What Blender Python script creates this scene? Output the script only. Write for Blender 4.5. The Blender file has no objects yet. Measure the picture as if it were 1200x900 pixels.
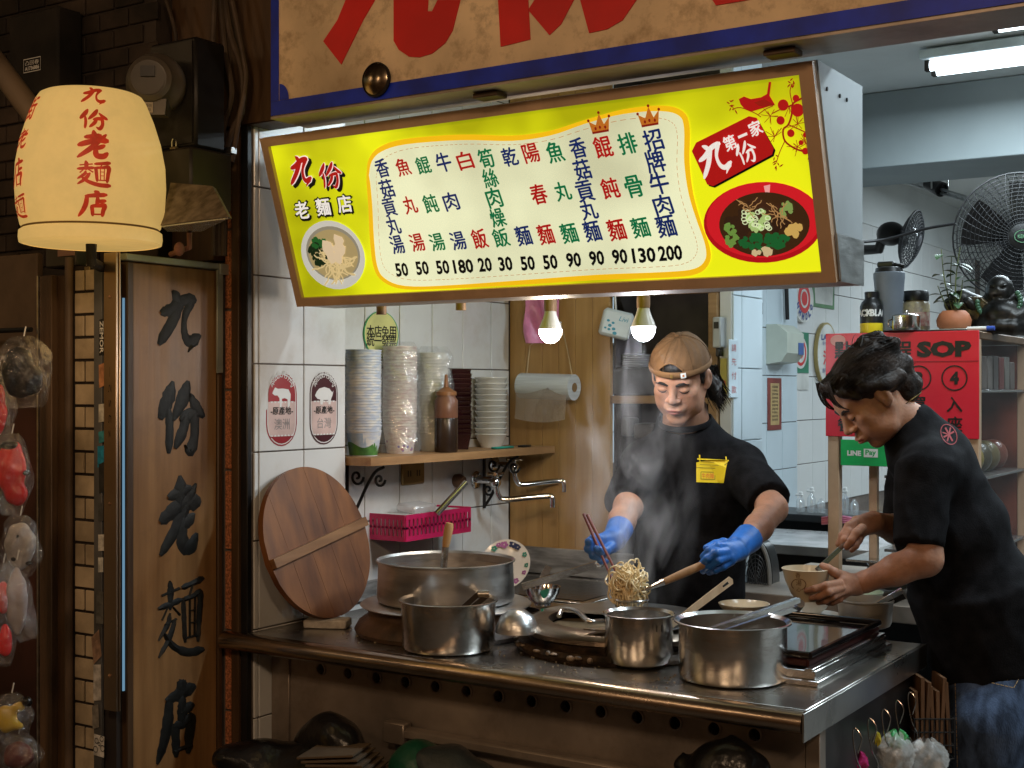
import bpy, bmesh, math, random
import numpy as np
from mathutils import Vector, Matrix
random.seed(7)
scene = bpy.context.scene
COL = scene.collection
R_ = math.radians

# ---------------------------------------------------------------- camera
CAMH, FPX, YAW = 1.45, 1550.0, R_(33)
FW = Vector((-math.sin(YAW), math.cos(YAW), 0)); RT = Vector((math.cos(YAW), math.sin(YAW), 0)); UP = Vector((0, 0, 1))
CAM = Vector((0, 0, CAMH))
cam_data = bpy.data.cameras.new('camera'); cam = bpy.data.objects.new('camera', cam_data); COL.objects.link(cam)
cam.location = CAM; cam.rotation_euler = (R_(90), 0, YAW)
cam_data.lens = FPX/1200*36; cam_data.sensor_width = 36; cam_data.shift_y = 6/1200
cam_data.clip_start = 0.05; cam_data.clip_end = 400
scene.camera = cam
# ---------------------------------------------------------------- world, sun, exposure
w = bpy.data.worlds.new("World"); scene.world = w; w.use_nodes = True
nt = w.node_tree; nt.nodes.clear()
sky = nt.nodes.new('ShaderNodeTexSky'); sky.sky_type = 'NISHITA'; sky.sun_disc = False
sky.sun_elevation = R_(4); sky.sun_rotation = R_(200); sky.air_density = 1.6; sky.dust_density = 2.0
bg = nt.nodes.new('ShaderNodeBackground'); bg.inputs[1].default_value = 0.05
wo = nt.nodes.new('ShaderNodeOutputWorld')
nt.links.new(sky.outputs[0], bg.inputs[0]); nt.links.new(bg.outputs[0], wo.inputs[0])
scene.view_settings.view_transform = 'Standard'; scene.view_settings.look = 'None'
scene.view_settings.gamma = 1.0; scene.view_settings.exposure = 0.35
scene.cycles.use_denoising = True
scene.cycles.max_bounces = 8; scene.cycles.transparent_max_bounces = 16; scene.cycles.volume_bounces = 1
scene.cycles.caustics_reflective = False; scene.cycles.caustics_refractive = False
scene.cycles.sample_clamp_indirect = 4.0

# ---------------------------------------------------------------- helpers: pixel -> point on a plane of the place
def np3(v): return np.array((v[0], v[1], v[2]), float)
def ray(x, y): return FW + RT*((x-600)/FPX) + UP*((456-y)/FPX)
def atZ(x, y, d): return CAM + ray(x, y)*d
def atY(x, y, Y): r = ray(x, y); return CAM + r*(Y/r.y)
def atX(x, y, X): r = ray(x, y); return CAM + r*(X/r.x)
def atH(x, y, h): r = ray(x, y); return CAM + r*((h-CAMH)/r.z)

# ---------------------------------------------------------------- materials
MATS = {}
def lin(c): return tuple(pow(v, 2.2) for v in c)
def mat(name, col, rough=0.6, metal=0.0, var=0.12, scale=8.0, bump=0.0, bscale=60.0, col2=None, stretch=(1,1,1),
        spec=0.5, emit=None, estr=0.0, alpha=1.0, trans=0.0, coat=0.0, rvar=0.0, detail=6, contrast=(0.35,0.65), grime=0.0, gcol=(0.03,0.02,0.015), gscale=4.0, ior=1.45, aniso=0.0):
    if name in MATS: return MATS[name]
    m = bpy.data.materials.new(name); m.use_nodes = True; n = m.node_tree; N = n.nodes; L = n.links
    b = N['Principled BSDF']
    tc = N.new('ShaderNodeTexCoord'); mp = N.new('ShaderNodeMapping'); mp.inputs['Scale'].default_value = stretch
    geo = N.new('ShaderNodeNewGeometry'); L.new(geo.outputs['Position'], mp.inputs['Vector'])
    nz = N.new('ShaderNodeTexNoise'); nz.inputs['Scale'].default_value = scale; nz.inputs['Detail'].default_value = detail
    L.new(mp.outputs[0], nz.inputs['Vector'])
    cr = N.new('ShaderNodeValToRGB'); L.new(nz.outputs['Fac'], cr.inputs[0])
    cr.color_ramp.elements[0].position = contrast[0]; cr.color_ramp.elements[1].position = contrast[1]
    c1 = tuple(col); c2 = tuple(col2) if col2 else tuple(min(1, v*(1-var*2)) for v in col)
    c1v = tuple(min(1, v*(1+var)) for v in c1) if not col2 else c1
    cr.color_ramp.elements[0].color = (*c2, 1); cr.color_ramp.elements[1].color = (*c1v, 1)
    out = cr.outputs[0]
    if grime > 0:
        g = N.new('ShaderNodeTexNoise'); g.inputs['Scale'].default_value = gscale; g.inputs['Detail'].default_value = 10; g.inputs['Roughness'].default_value = 0.7
        L.new(geo.outputs['Position'], g.inputs['Vector'])
        gr = N.new('ShaderNodeMapRange'); gr.inputs[1].default_value = 0.5; gr.inputs[2].default_value = 0.75; gr.inputs[3].default_value = 0; gr.inputs[4].default_value = grime
        L.new(g.outputs['Fac'], gr.inputs[0])
        mx = N.new('ShaderNodeMix'); mx.data_type = 'RGBA'; L.new(gr.outputs[0], mx.inputs[0]); L.new(out, mx.inputs[6]); mx.inputs[7].default_value = (*gcol, 1)
        out = mx.outputs[2]
    L.new(out, b.inputs['Base Color'])
    b.inputs['Roughness'].default_value = rough; b.inputs['Metallic'].default_value = metal
    b.inputs['Specular IOR Level'].default_value = spec; b.inputs['Alpha'].default_value = alpha
    b.inputs['Transmission Weight'].default_value = trans; b.inputs['Coat Weight'].default_value = coat; b.inputs['IOR'].default_value = ior
    if aniso: b.inputs['Anisotropic'].default_value = aniso
    if rvar > 0:
        r = N.new('ShaderNodeMapRange'); r.inputs[3].default_value = max(0.02, rough-rvar); r.inputs[4].default_value = min(1, rough+rvar)
        L.new(nz.outputs['Fac'], r.inputs[0]); L.new(r.outputs[0], b.inputs['Roughness'])
    if bump > 0:
        bn = N.new('ShaderNodeTexNoise'); bn.inputs['Scale'].default_value = bscale; bn.inputs['Detail'].default_value = 4
        L.new(mp.outputs[0], bn.inputs['Vector'])
        bp = N.new('ShaderNodeBump'); bp.inputs['Strength'].default_value = bump; bp.inputs['Distance'].default_value = 0.004
        L.new(bn.outputs['Fac'], bp.inputs['Height']); L.new(bp.outputs[0], b.inputs['Normal'])
    if emit:
        b.inputs['Emission Color'].default_value = (*emit, 1); b.inputs['Emission Strength'].default_value = estr
    MATS[name] = m
    return m
def film(name, col, amount=0.3, rough=0.15, gloss=0.25, wr=0.6, wscale=25):
    """thin clear plastic: mostly see-through, a milky tint and crinkled highlights"""
    if name in MATS: return MATS[name]
    m = bpy.data.materials.new(name); m.use_nodes = True; n = m.node_tree; N = n.nodes; L = n.links; N.clear()
    o = N.new('ShaderNodeOutputMaterial'); tr = N.new('ShaderNodeBsdfTransparent'); df = N.new('ShaderNodeBsdfDiffuse'); gl = N.new('ShaderNodeBsdfGlossy')
    df.inputs[0].default_value = (*col, 1); gl.inputs['Roughness'].default_value = rough; gl.inputs[0].default_value = (1, 1, 1, 1)
    geo = N.new('ShaderNodeNewGeometry'); nz = N.new('ShaderNodeTexNoise'); nz.inputs['Scale'].default_value = wscale; nz.inputs['Detail'].default_value = 5
    L.new(geo.outputs['Position'], nz.inputs['Vector']); bp = N.new('ShaderNodeBump'); bp.inputs['Strength'].default_value = wr; bp.inputs['Distance'].default_value = 0.01
    L.new(nz.outputs['Fac'], bp.inputs['Height']); L.new(bp.outputs[0], gl.inputs['Normal']); L.new(bp.outputs[0], df.inputs['Normal'])
    m1 = N.new('ShaderNodeMixShader'); m1.inputs[0].default_value = amount; L.new(tr.outputs[0], m1.inputs[1]); L.new(df.outputs[0], m1.inputs[2])
    m2 = N.new('ShaderNodeMixShader'); m2.inputs[0].default_value = gloss; L.new(m1.outputs[0], m2.inputs[1]); L.new(gl.outputs[0], m2.inputs[2])
    L.new(m2.outputs[0], o.inputs[0]); MATS[name] = m
    return m
def wood_mat(name, c1, c2, axis=2, scale=14, rough=0.5, bump=0.15, grime=0.2, coat=0.0):
    st = [9, 9, 9]; st[axis] = 0.7
    return mat(name, c1, rough=rough, col2=c2, scale=scale/3, stretch=tuple(st), bump=bump, bscale=20, contrast=(0.3, 0.7), grime=grime, coat=coat, rvar=0.12)
def emis(name, col, s):
    if name in MATS: return MATS[name]
    m = bpy.data.materials.new(name); m.use_nodes = True; n = m.node_tree; n.nodes.clear()
    o = n.nodes.new('ShaderNodeOutputMaterial'); e = n.nodes.new('ShaderNodeEmission'); e.inputs[0].default_value = (*col, 1); e.inputs[1].default_value = s
    n.links.new(e.outputs[0], o.inputs[0]); MATS[name] = m; return m

M = dict(
 post=mat('worn bronze post', (0.40,0.30,0.21), rough=0.33, metal=0.9, var=0.12, scale=5, stretch=(1,1,0.4), grime=0.3, gcol=(0.12,0.07,0.04)),
 steel=mat('stainless steel', (0.66,0.65,0.63), rough=0.22, metal=1, var=0.06, scale=5, rvar=0.13, bump=0.35, bscale=16, stretch=(1,1,2), grime=0.5, gcol=(0.28,0.21,0.15), gscale=14),
 steel_top=mat('worn steel worktop', (0.58,0.56,0.53), rough=0.27, metal=1, var=0.10, scale=4, rvar=0.12, bump=0.25, bscale=14, grime=0.45, gcol=(0.10,0.085,0.07), gscale=7),
 steel_dirty=mat('greasy steel', (0.36,0.30,0.25), rough=0.45, metal=0.55, var=0.18, scale=5, rvar=0.12, bump=0.3, bscale=22, grime=0.5, gcol=(0.07,0.045,0.03), gscale=6),
 alu=mat('aluminium', (0.62,0.62,0.61), rough=0.34, metal=1, var=0.08, scale=12, rvar=0.1, bump=0.15, bscale=40, stretch=(1,1,4), grime=0.25, gcol=(0.2,0.16,0.12)),
 chrome=mat('chrome', (0.75,0.75,0.75), rough=0.1, metal=1, var=0.03),
 iron=mat('black iron', (0.02,0.02,0.02), rough=0.5, metal=0.3, var=0.2, bump=0.3),
 black=mat('black plastic', (0.012,0.012,0.013), rough=0.35, var=0.2),
 dark=mat('dark grime', (0.02,0.016,0.013), rough=0.8, var=0.4, scale=5, bump=0.4, bscale=20),
 white_tile=mat('white glazed tile', (0.74,0.75,0.74), rough=0.12, var=0.04, scale=3, grime=0.38, gcol=(0.42,0.32,0.20), gscale=4.5, bump=0.06, bscale=8),
 grout=mat('dark grout', (0.16,0.13,0.11), rough=0.9, var=0.2),
 cream_tile=mat('cream facing tile', (0.50,0.40,0.27), rough=0.35, var=0.18, scale=9, grime=0.45, gcol=(0.12,0.08,0.05), gscale=12, bump=0.2),
 orange_tile=mat('orange speckled tile', (0.55,0.20,0.09), rough=0.7, var=0.3, scale=180, bump=0.5, bscale=200, grime=0.3, gcol=(0.15,0.06,0.03)),
 plaster=mat('painted plaster', (0.62,0.64,0.63), rough=0.8, var=0.05, scale=2.5, grime=0.25, gcol=(0.35,0.33,0.30), gscale=2.5, bump=0.1, bscale=30),
 brown_wood=wood_mat('dark brown wood', (0.10,0.055,0.025), (0.05,0.026,0.012), rough=0.5),
 ply=wood_mat('golden plywood', (0.50,0.30,0.11), (0.38,0.21,0.07), rough=0.45, scale=12, bump=0.05, grime=0.12),
 lid_wood=mat('lid wood', (0.27,0.105,0.032), col2=(0.10,0.034,0.012), rough=0.55, scale=6, stretch=(3.0,3.0,0.6), contrast=(0.3,0.72), bump=0.1, bscale=14, rvar=0.1, grime=0.2, gcol=(0.07,0.03,0.012)),
 board_wood=mat('old sign board wood', (0.35,0.19,0.075), col2=(0.20,0.10,0.038), rough=0.42, scale=3, stretch=(10,10,0.6), contrast=(0.3,0.7), bump=0.2, bscale=8, rvar=0.1, grime=0.5, gcol=(0.13,0.07,0.03), gscale=7),
 shelf_wood=wood_mat('shelf wood', (0.46,0.27,0.12), (0.30,0.16,0.07), axis=1, rough=0.5),
 brown_metal=mat('brown painted metal', (0.33,0.19,0.10), rough=0.45, metal=0.3, var=0.12, scale=15, grime=0.4, gcol=(0.1,0.05,0.025), gscale=20),
 bronze_frame=mat('bronze aluminium', (0.62,0.42,0.27), rough=0.45, metal=0.15, var=0.1, scale=5, stretch=(1,1,0.3), grime=0.3, gcol=(0.12,0.07,0.04)),
 tan_panel=mat('weathered sign panel', (0.76,0.58,0.37), rough=0.65, var=0.2, scale=3, grime=0.8, gcol=(0.30,0.19,0.10), gscale=22, bump=0.25, bscale=90),
 blue_paint=mat('blue paint', (0.004,0.030,0.50), rough=0.5, var=0.2, scale=10, grime=0.3, gcol=(0.02,0.015,0.02)),
 red_paint=mat('red paint', (0.70,0.012,0.01), rough=0.45, var=0.08, scale=6, grime=0.15, gcol=(0.2,0.01,0.01)),
 white=mat('white paint', (0.75,0.75,0.73), rough=0.5, var=0.04),
 black_paint=mat('black lettering paint', (0.012,0.012,0.012), rough=0.4, var=0.3, bump=0.2),
 red=mat('red print', (0.62,0.03,0.03), rough=0.4, var=0.04),
 green=mat('green print', (0.02,0.35,0.14), rough=0.4, var=0.04),
 blue=mat('blue print', (0.03,0.08,0.42), rough=0.4, var=0.04),
 shirt=mat('black cotton', (0.009,0.009,0.0105), rough=0.9, var=0.25, scale=30, bump=0.3, bscale=300, spec=0.12),
 jeans=mat('blue denim', (0.055,0.085,0.15), rough=0.85, var=0.3, scale=40, stretch=(1,1,0.4), bump=0.4, bscale=300, spec=0.2),
 glove=mat('blue nitrile glove', (0.02,0.14,0.50), rough=0.42, var=0.12, scale=30, bump=0.25, bscale=70),
 skin=mat('tan skin', (0.43,0.225,0.145), rough=0.52, var=0.08, scale=34, bump=0.25, bscale=190, spec=0.4),
 skin_w=mat('weathered tan skin', (0.40,0.205,0.13), rough=0.54, var=0.10, scale=36, bump=0.3, bscale=130, spec=0.4),
 lips=mat('lips', (0.36,0.12,0.095), rough=0.45, var=0.08),
 hair=mat('black hair', (0.010,0.008,0.007), rough=0.5, var=0.3, scale=12, stretch=(1,1,1), bump=0.8, bscale=90),
 cap=mat('tan cotton cap', (0.145,0.072,0.028), rough=0.85, var=0.12, scale=14, bump=0.4, bscale=200),
 ceramic=mat('white glazed ceramic', (0.74,0.72,0.66), rough=0.15, var=0.04),
 cream_ceramic=mat('cream glazed ceramic', (0.62,0.52,0.36), rough=0.22, var=0.05),
 pink_plastic=mat('magenta plastic', (0.62,0.02,0.12), rough=0.35, var=0.05),
 pink_bag=mat('pink plastic bag', (0.80,0.28,0.50), rough=0.35, var=0.10, scale=20, bump=0.8, bscale=30),
 yellow=mat('yellow print', (0.80,0.62,0.02), rough=0.45, var=0.05),
)
for k in ('skin', 'skin_w'):
    b = M[k].node_tree.nodes['Principled BSDF']; b.inputs['Subsurface Weight'].default_value = 0.25
    b.inputs['Subsurface Radius'].default_value = (0.010, 0.004, 0.002); b.inputs['Subsurface Scale'].default_value = 0.6

# ---------------------------------------------------------------- object helpers
def props(o, label=None, cat=None, group=None, kind=None):
    if label: o['label'] = label
    if cat: o['category'] = cat
    if group: o['group'] = group
    if kind: o['kind'] = kind
    return o
def thing(name, loc, label, cat, group=None, rz=0.0, kind=None):
    o = bpy.data.objects.new(name, None); COL.objects.link(o); o.location = loc; o.rotation_euler = (0, 0, rz)
    o.empty_display_size = 0.05
    return props(o, label, cat, group, kind)
def copy_tree(o, parent=None):
    c = o.copy(); COL.objects.link(c)
    if parent is not None: c.parent = parent
    for ch in [x for x in o.children]: copy_tree(ch, c)
    return c
def catmull(pts, n=6):
    if len(pts) < 3: return [tuple(p) for p in pts]
    P = [np.array(p, float) for p in pts]; P = [2*P[0]-P[1]] + P + [2*P[-1]-P[-2]]
    out = []
    for i in range(1, len(P)-2):
        for j in range(n):
            t = j/n; a, b, c, d = P[i-1], P[i], P[i+1], P[i+2]
            out.append(tuple(0.5*((2*b)+(-a+c)*t+(2*a-5*b+4*c-d)*t*t+(-a+3*b-3*c+d)*t**3)))
    out.append(tuple(P[-2])); return out
class B:
    """collects shapes into one mesh"""
    def __init__(s): s.v = []; s.f = []; s.m = []; s.cur = 0
    def add(s, vs, fs):
        k = len(s.v); s.v += [tuple(v) for v in vs]; s.f += [tuple(i+k for i in f) for f in fs]; s.m += [s.cur]*len(fs); return s
    def box(s, lo, hi, bev=0.0, rot=None, about=None):
        lo = Vector(lo); hi = Vector(hi); c = (lo+hi)/2; h = (hi-lo)/2
        if bev <= 0 or min(h) <= bev:
            vs = [Vector((x, y, z)) for x in (-h.x, h.x) for y in (-h.y, h.y) for z in (-h.z, h.z)]
            fs = [(0,1,3,2),(4,6,7,5),(0,4,5,1),(2,3,7,6),(0,2,6,4),(1,5,7,3)]
        else:
            vs = []; idx = {}
            for sx in (-1,1):
                for sy in (-1,1):
                    for sz in (-1,1):
                        for a in range(3):
                            p = [sx*(h.x-bev), sy*(h.y-bev), sz*(h.z-bev)]; p[a] = (sx, sy, sz)[a]*h[a]
                            idx[(sx,sy,sz,a)] = len(vs); vs.append(Vector(p))
            fs = []
            for a in range(3):
                o1, o2 = [i for i in range(3) if i != a]
                for sg in (-1,1):
                    q = []
                    for s1, s2 in ((-1,-1),(1,-1),(1,1),(-1,1)):
                        k = [0,0,0]; k[a]=sg; k[o1]=s1; k[o2]=s2; q.append(idx[(*k, a)])
                    fs.append(q)
            for a in range(3):
                o1, o2 = [i for i in range(3) if i != a]
                for s1 in (-1,1):
                    for s2 in (-1,1):
                        k0=[0,0,0]; k0[o1]=s1; k0[o2]=s2; k1=list(k0); k0[a]=-1; k1[a]=1
                        fs.append([idx[(*k0,o1)], idx[(*k0,o2)], idx[(*k1,o2)], idx[(*k1,o1)]])
            for sx in (-1,1):
                for sy in (-1,1):
                    for sz in (-1,1): fs.append([idx[(sx,sy,sz,0)], idx[(sx,sy,sz,1)], idx[(sx,sy,sz,2)]])
        if rot is not None:
            vs = [rot @ v for v in vs]
        if about is not None: c = Vector(about) + (rot @ (c-Vector(about)) if rot is not None else c-Vector(about))
        return s.add([c+v for v in vs], fs)
    def obox(s, c, size, rot=None, bev=0.0):
        c = Vector(c); h = Vector(size)/2
        t = B(); t.box(-h, h, bev, rot); return s.add([c+Vector(v) for v in t.v], t.f)
    def tube(s, pts, r, n=8, caps=True, closed=False, flat=1.0):
        pts = [Vector(p[:3]) for p in pts]; m = len(pts)
        rs = list(r) if isinstance(r, (list, tuple)) else [r]*m
        vs = []; fs = []; up = None
        for i, p in enumerate(pts):
            if closed: t = pts[(i+1)%m]-pts[i-1]
            else: t = pts[min(i+1, m-1)]-pts[max(i-1, 0)]
            t = t.normalized() if t.length > 1e-9 else Vector((0,0,1))
            if up is None:
                up = Vector((0,0,1)) if abs(t.z) < 0.9 else Vector((1,0,0))
            a = t.cross(up); a = a.normalized() if a.length > 1e-6 else t.orthogonal().normalized(); b_ = a.cross(t).normalized(); up = b_
            for k in range(n):
                an = 2*math.pi*k/n; vs.append(p + a*math.cos(an)*rs[i] + b_*math.sin(an)*rs[i]*flat)
        lim = m if closed else m-1
        for i in range(lim):
            j = (i+1) % m
            for k in range(n): fs.append((i*n+k, i*n+(k+1)%n, j*n+(k+1)%n, j*n+k))
        if caps and not closed: fs.append(tuple(range(n))[::-1]); fs.append(tuple((m-1)*n+k for k in range(n)))
        return s.add(vs, fs)
    def lathe(s, prof, c=(0,0,0), n=32, axis=None, cap=True, sq=1.0):
        """prof: list of (r, z)"""
        c = Vector(c); Rm = Matrix.Identity(3)
        if axis is not None: Rm = Vector(axis).normalized().to_track_quat('Z', 'Y').to_matrix()
        vs = []; fs = []
        for (r, z) in prof:
            for k in range(n):
                a = 2*math.pi*k/n; vs.append(c + Rm @ Vector((r*math.cos(a), r*math.sin(a)*sq, z)))
        for i in range(len(prof)-1):
            for k in range(n): fs.append((i*n+k, i*n+(k+1)%n, (i+1)*n+(k+1)%n, (i+1)*n+k))
        if cap:
            if prof[0][0] > 1e-5: fs.append(tuple(range(n))[::-1])
            if prof[-1][0] > 1e-5: fs.append(tuple((len(prof)-1)*n+k for k in range(n)))
        return s.add(vs, fs)
    def sphere(s, c, r, n=12, m=8, rot=None):
        c = Vector(c); r = Vector(r) if not isinstance(r, (int, float)) else Vector((r, r, r)); vs = []; fs = []
        for i in range(m+1):
            t = math.pi*i/m
            for k in range(n):
                a = 2*math.pi*k/n; v = Vector((r.x*math.sin(t)*math.cos(a), r.y*math.sin(t)*math.sin(a), r.z*math.cos(t)))
                vs.append(c + (rot @ v if rot is not None else v))
        for i in range(m):
            for k in range(n): fs.append((i*n+k, (i+1)*n+k, (i+1)*n+(k+1)%n, i*n+(k+1)%n))
        return s.add(vs, fs)
    def prism(s, pts, d):
        """pts: planar 3-D outline, extruded by vector d"""
        pts = [Vector(p) for p in pts]; d = Vector(d); n = len(pts)
        vs = pts + [p+d for p in pts]
        fs = [tuple(range(n))[::-1], tuple(range(n, 2*n))] + [(i, (i+1)%n, (i+1)%n+n, i+n) for i in range(n)]
        return s.add(vs, fs)
    def grid(s, fn, nu, nv):
        vs = [fn(i/nu, j/nv) for i in range(nu+1) for j in range(nv+1)]
        fs = [(i*(nv+1)+j, (i+1)*(nv+1)+j, (i+1)*(nv+1)+j+1, i*(nv+1)+j+1) for i in range(nu) for j in range(nv)]
        return s.add(vs, fs)
    def mesh(s, name, mats, smooth=40, off=None, clean=True):
        me = bpy.data.meshes.new(name)
        vs = s.v if off is None else [(v[0]-off[0], v[1]-off[1], v[2]-off[2]) for v in s.v]
        me.from_pydata(vs, [], s.f)
        for mm in (mats if isinstance(mats, (list, tuple)) else [mats]): me.materials.append(mm)
        if any(s.m): me.polygons.foreach_set('material_index', s.m)
        if clean:
            bm = bmesh.new(); bm.from_mesh(me); bmesh.ops.remove_doubles(bm, verts=bm.verts, dist=1e-5)
            bmesh.ops.recalc_face_normals(bm, faces=bm.faces); bm.to_mesh(me); bm.free()
        if smooth:
            me.polygons.foreach_set('use_smooth', [True]*len(me.polygons)); me.set_sharp_from_angle(angle=R_(smooth))
        me.update(); return me
    def build(s, name, mats, parent=None, label=None, cat=None, group=None, kind=None, local=False, smooth=40, clean=True):
        if parent is not None:
            off = (0,0,0)
            if not local:
                r = parent
                while r.parent: r = r.parent
                off = tuple(r.location)
            me = s.mesh(name, mats, smooth, off, clean); o = bpy.data.objects.new(name, me); COL.objects.link(o); o.parent = parent
        else:
            if local: off = (0,0,0); me = s.mesh(name, mats, smooth, None, clean); o = bpy.data.objects.new(name, me)
            else:
                A = np.array(s.v); off = ((A[:,0].min()+A[:,0].max())/2, (A[:,1].min()+A[:,1].max())/2, A[:,2].min())
                me = s.mesh(name, mats, smooth, off, clean); o = bpy.data.objects.new(name, me); o.location = off
            COL.objects.link(o)
        return props(o, label, cat, group, kind)
def inst(me, name, loc, parent, rot=None, scale=None):
    o = bpy.data.objects.new(name, me); COL.objects.link(o); o.parent = parent
    r = parent
    off = Vector((0,0,0))
    while r is not None: off += r.location; r = r.parent
    o.location = Vector(loc)-off
    if rot: o.rotation_euler = rot
    if scale: o.scale = scale
    return o

# ---------------------------------------------------------------- lettering
_gc = {}
def glyphs(body, bold=0.0, res=2):
    """flat outline of a word from the built-in font, as (verts, faces), width, centred on its own box"""
    key = (body, bold, res)
    if key in _gc: return _gc[key]
    c = bpy.data.curves.new('t', 'FONT'); c.body = body; c.resolution_u = res; c.offset = bold
    o = bpy.data.objects.new('t', c); COL.objects.link(o)
    dg = bpy.context.evaluated_depsgraph_get(); me = bpy.data.meshes.new_from_object(o.evaluated_get(dg))
    A = np.array([v.co[:2] for v in me.vertices]) if len(me.vertices) else np.zeros((1,2))
    lo, hi = A.min(0), A.max(0); A = A-(lo+hi)/2
    fs = [tuple(p.vertices) for p in me.polygons]
    bpy.data.objects.remove(o); bpy.data.curves.remove(c); bpy.data.meshes.remove(me)
    _gc[key] = (A, fs, hi-lo); return _gc[key]
def put_text(b, body, o, ux, uy, h=None, w=None, bold=0.0, shear=0.0, rot=0.0, res=2, lift=0.0):
    """place a word centred at o in the plane ux, uy (unit vectors); h = height of its box, w = width"""
    if len(body) == 1 and glyphs(body, 0.0, res)[2][0] > 2.5*glyphs(body, 0.0, res)[2][1] and h and not w: h, w = None, h
    cjk = any(ord(c_) > 0x2e80 for c_ in body)
    if cjk and bold > 0.001:      # heavier strokes: a few copies a hair apart, each a little above the last
        n_ = ux.cross(uy).normalized(); A, fs, sz = glyphs(body, 0.0, res); e = (h or w)*bold*0.9
        for i_, (dx, dy) in enumerate([(0,0),(-1,0),(1,0),(0,-.8),(0,.8)]):
            put_text(b, body, Vector(o)+ux*dx*e+uy*dy*e, ux, uy, h, w, 0.0, shear, rot, res, lift+i_*0.00006)
        return
    A, fs, sz = glyphs(body, bold, res)
    sy = h/sz[1] if h else None; sx = w/sz[0] if w else None
    if sy is None: sy = sx
    if sx is None: sx = sy
    n = ux.cross(uy).normalized(); o = Vector(o)+n*lift; ca, sa = math.cos(rot), math.sin(rot)
    vs = []
    for x, y in A:
        X = (x+shear*y)*sx; Y = y*sy; X, Y = X*ca-Y*sa, X*sa+Y*ca
        vs.append(o+ux*X+uy*Y)
    b.add(vs, fs)
BR = {
 '九': [[(.36,1.0,.45),(.44,.92,1.0),(.52,.78,.7)],[(.12,.64,.8),(.32,.70,1.1),(.6,.86,1.1),(.84,.88,1.2)],[(.55,.86,1.1),(.34,.48,1.1),(.06,.14,.9)],[(.82,.90,1.1),(.64,.58,.7),(.64,.30,.85),(.76,.18,1.1),(.96,.26,.9)],[(.92,.2,.9),(.82,.12,.6),(.72,.0,.15)]],
 '份': [[(.30,1.0,.6),(.22,.82,1.25),(.06,.56,1.0)],[(.22,.62,.7),(.24,.35,.8),(.22,.06,.7)],[(.64,1.0,.8),(.54,.80,1.2),(.34,.52,.7)],[(.70,.84,.5),(.84,.66,1.0),(.97,.56,.8)],[(.50,.50,.6),(.62,.55,.9),(.80,.56,1.1)],[(.60,.54,.9),(.54,.34,1.0),(.38,.12,.7)],[(.80,.56,1.0),(.80,.25,.9),(.70,.04,1.0),(.58,.12,.2)]],
 '老': [[(.50,1.0,.6),(.52,.85,1.1),(.50,.58,.8)],[(.24,.76,.8),(.48,.80,.9),(.72,.84,.9)],[(.04,.46,.9),(.3,.56,1.1),(.62,.66,1.0),(.92,.66,1.3)],[(.90,.88,.6),(.66,.62,.9),(.36,.30,1.0),(.02,.02,.6)],[(.60,.36,.8),(.74,.42,.9),(.84,.48,.6)],[(.58,.44,.7),(.56,.2,1.0),(.62,.08,1.1),(.80,.08,1.1),(.92,.20,.7)]],
 '麵': [[(.26,1.0,.5),(.28,.88,.9),(.27,.66,.6)],[(.10,.84,.6),(.44,.89,.7)],[(.02,.68,.6),(.26,.71,.7),(.50,.74,.7)],[(.20,.66,.5),(.10,.54,.6)],[(.34,.66,.5),(.46,.57,.7)],[(.26,.58,.5),(.22,.46,.7),(.02,.28,.4)],[(.16,.46,.5),(.38,.50,.6)],[(.38,.50,.6),(.24,.26,.8),(.02,.06,.4)],[(.14,.34,.5),(.34,.16,.8),(.66,.04,.9),(.98,.03,1.0)],
        [(.54,.90,.6),(.76,.93,.7),(.98,.97,.9)],[(.76,.90,.5),(.70,.78,.6)],[(.56,.74,.7),(.58,.50,.7),(.60,.20,.6)],[(.56,.74,.6),(.76,.76,.6),(.95,.78,.9),(.93,.48,.8),(.90,.18,.7)],[(.60,.23,.5),(.90,.24,.6)],[(.70,.74,.4),(.70,.26,.5)],[(.82,.75,.4),(.81,.26,.5)],[(.71,.58,.35),(.81,.58,.35)],[(.71,.42,.35),(.81,.42,.35)]],
 '店': [[(.54,1.0,.6),(.60,.94,1.1),(.66,.87,.8)],[(.26,.80,.7),(.55,.84,.9),(.88,.88,.9)],[(.30,.80,.8),(.26,.50,1.0),(.16,.24,.9),(.02,.02,.5)],[(.62,.78,.6),(.62,.62,.9),(.60,.44,.7)],[(.62,.60,.6),(.74,.62,.8),(.86,.64,.7)],[(.44,.42,.8),(.46,.24,.8),(.47,.06,.7)],[(.44,.42,.7),(.64,.44,.8),(.84,.45,1.0),(.80,.24,.9),(.78,.06,.8)],[(.47,.10,.7),(.78,.11,.8)]],
}
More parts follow.
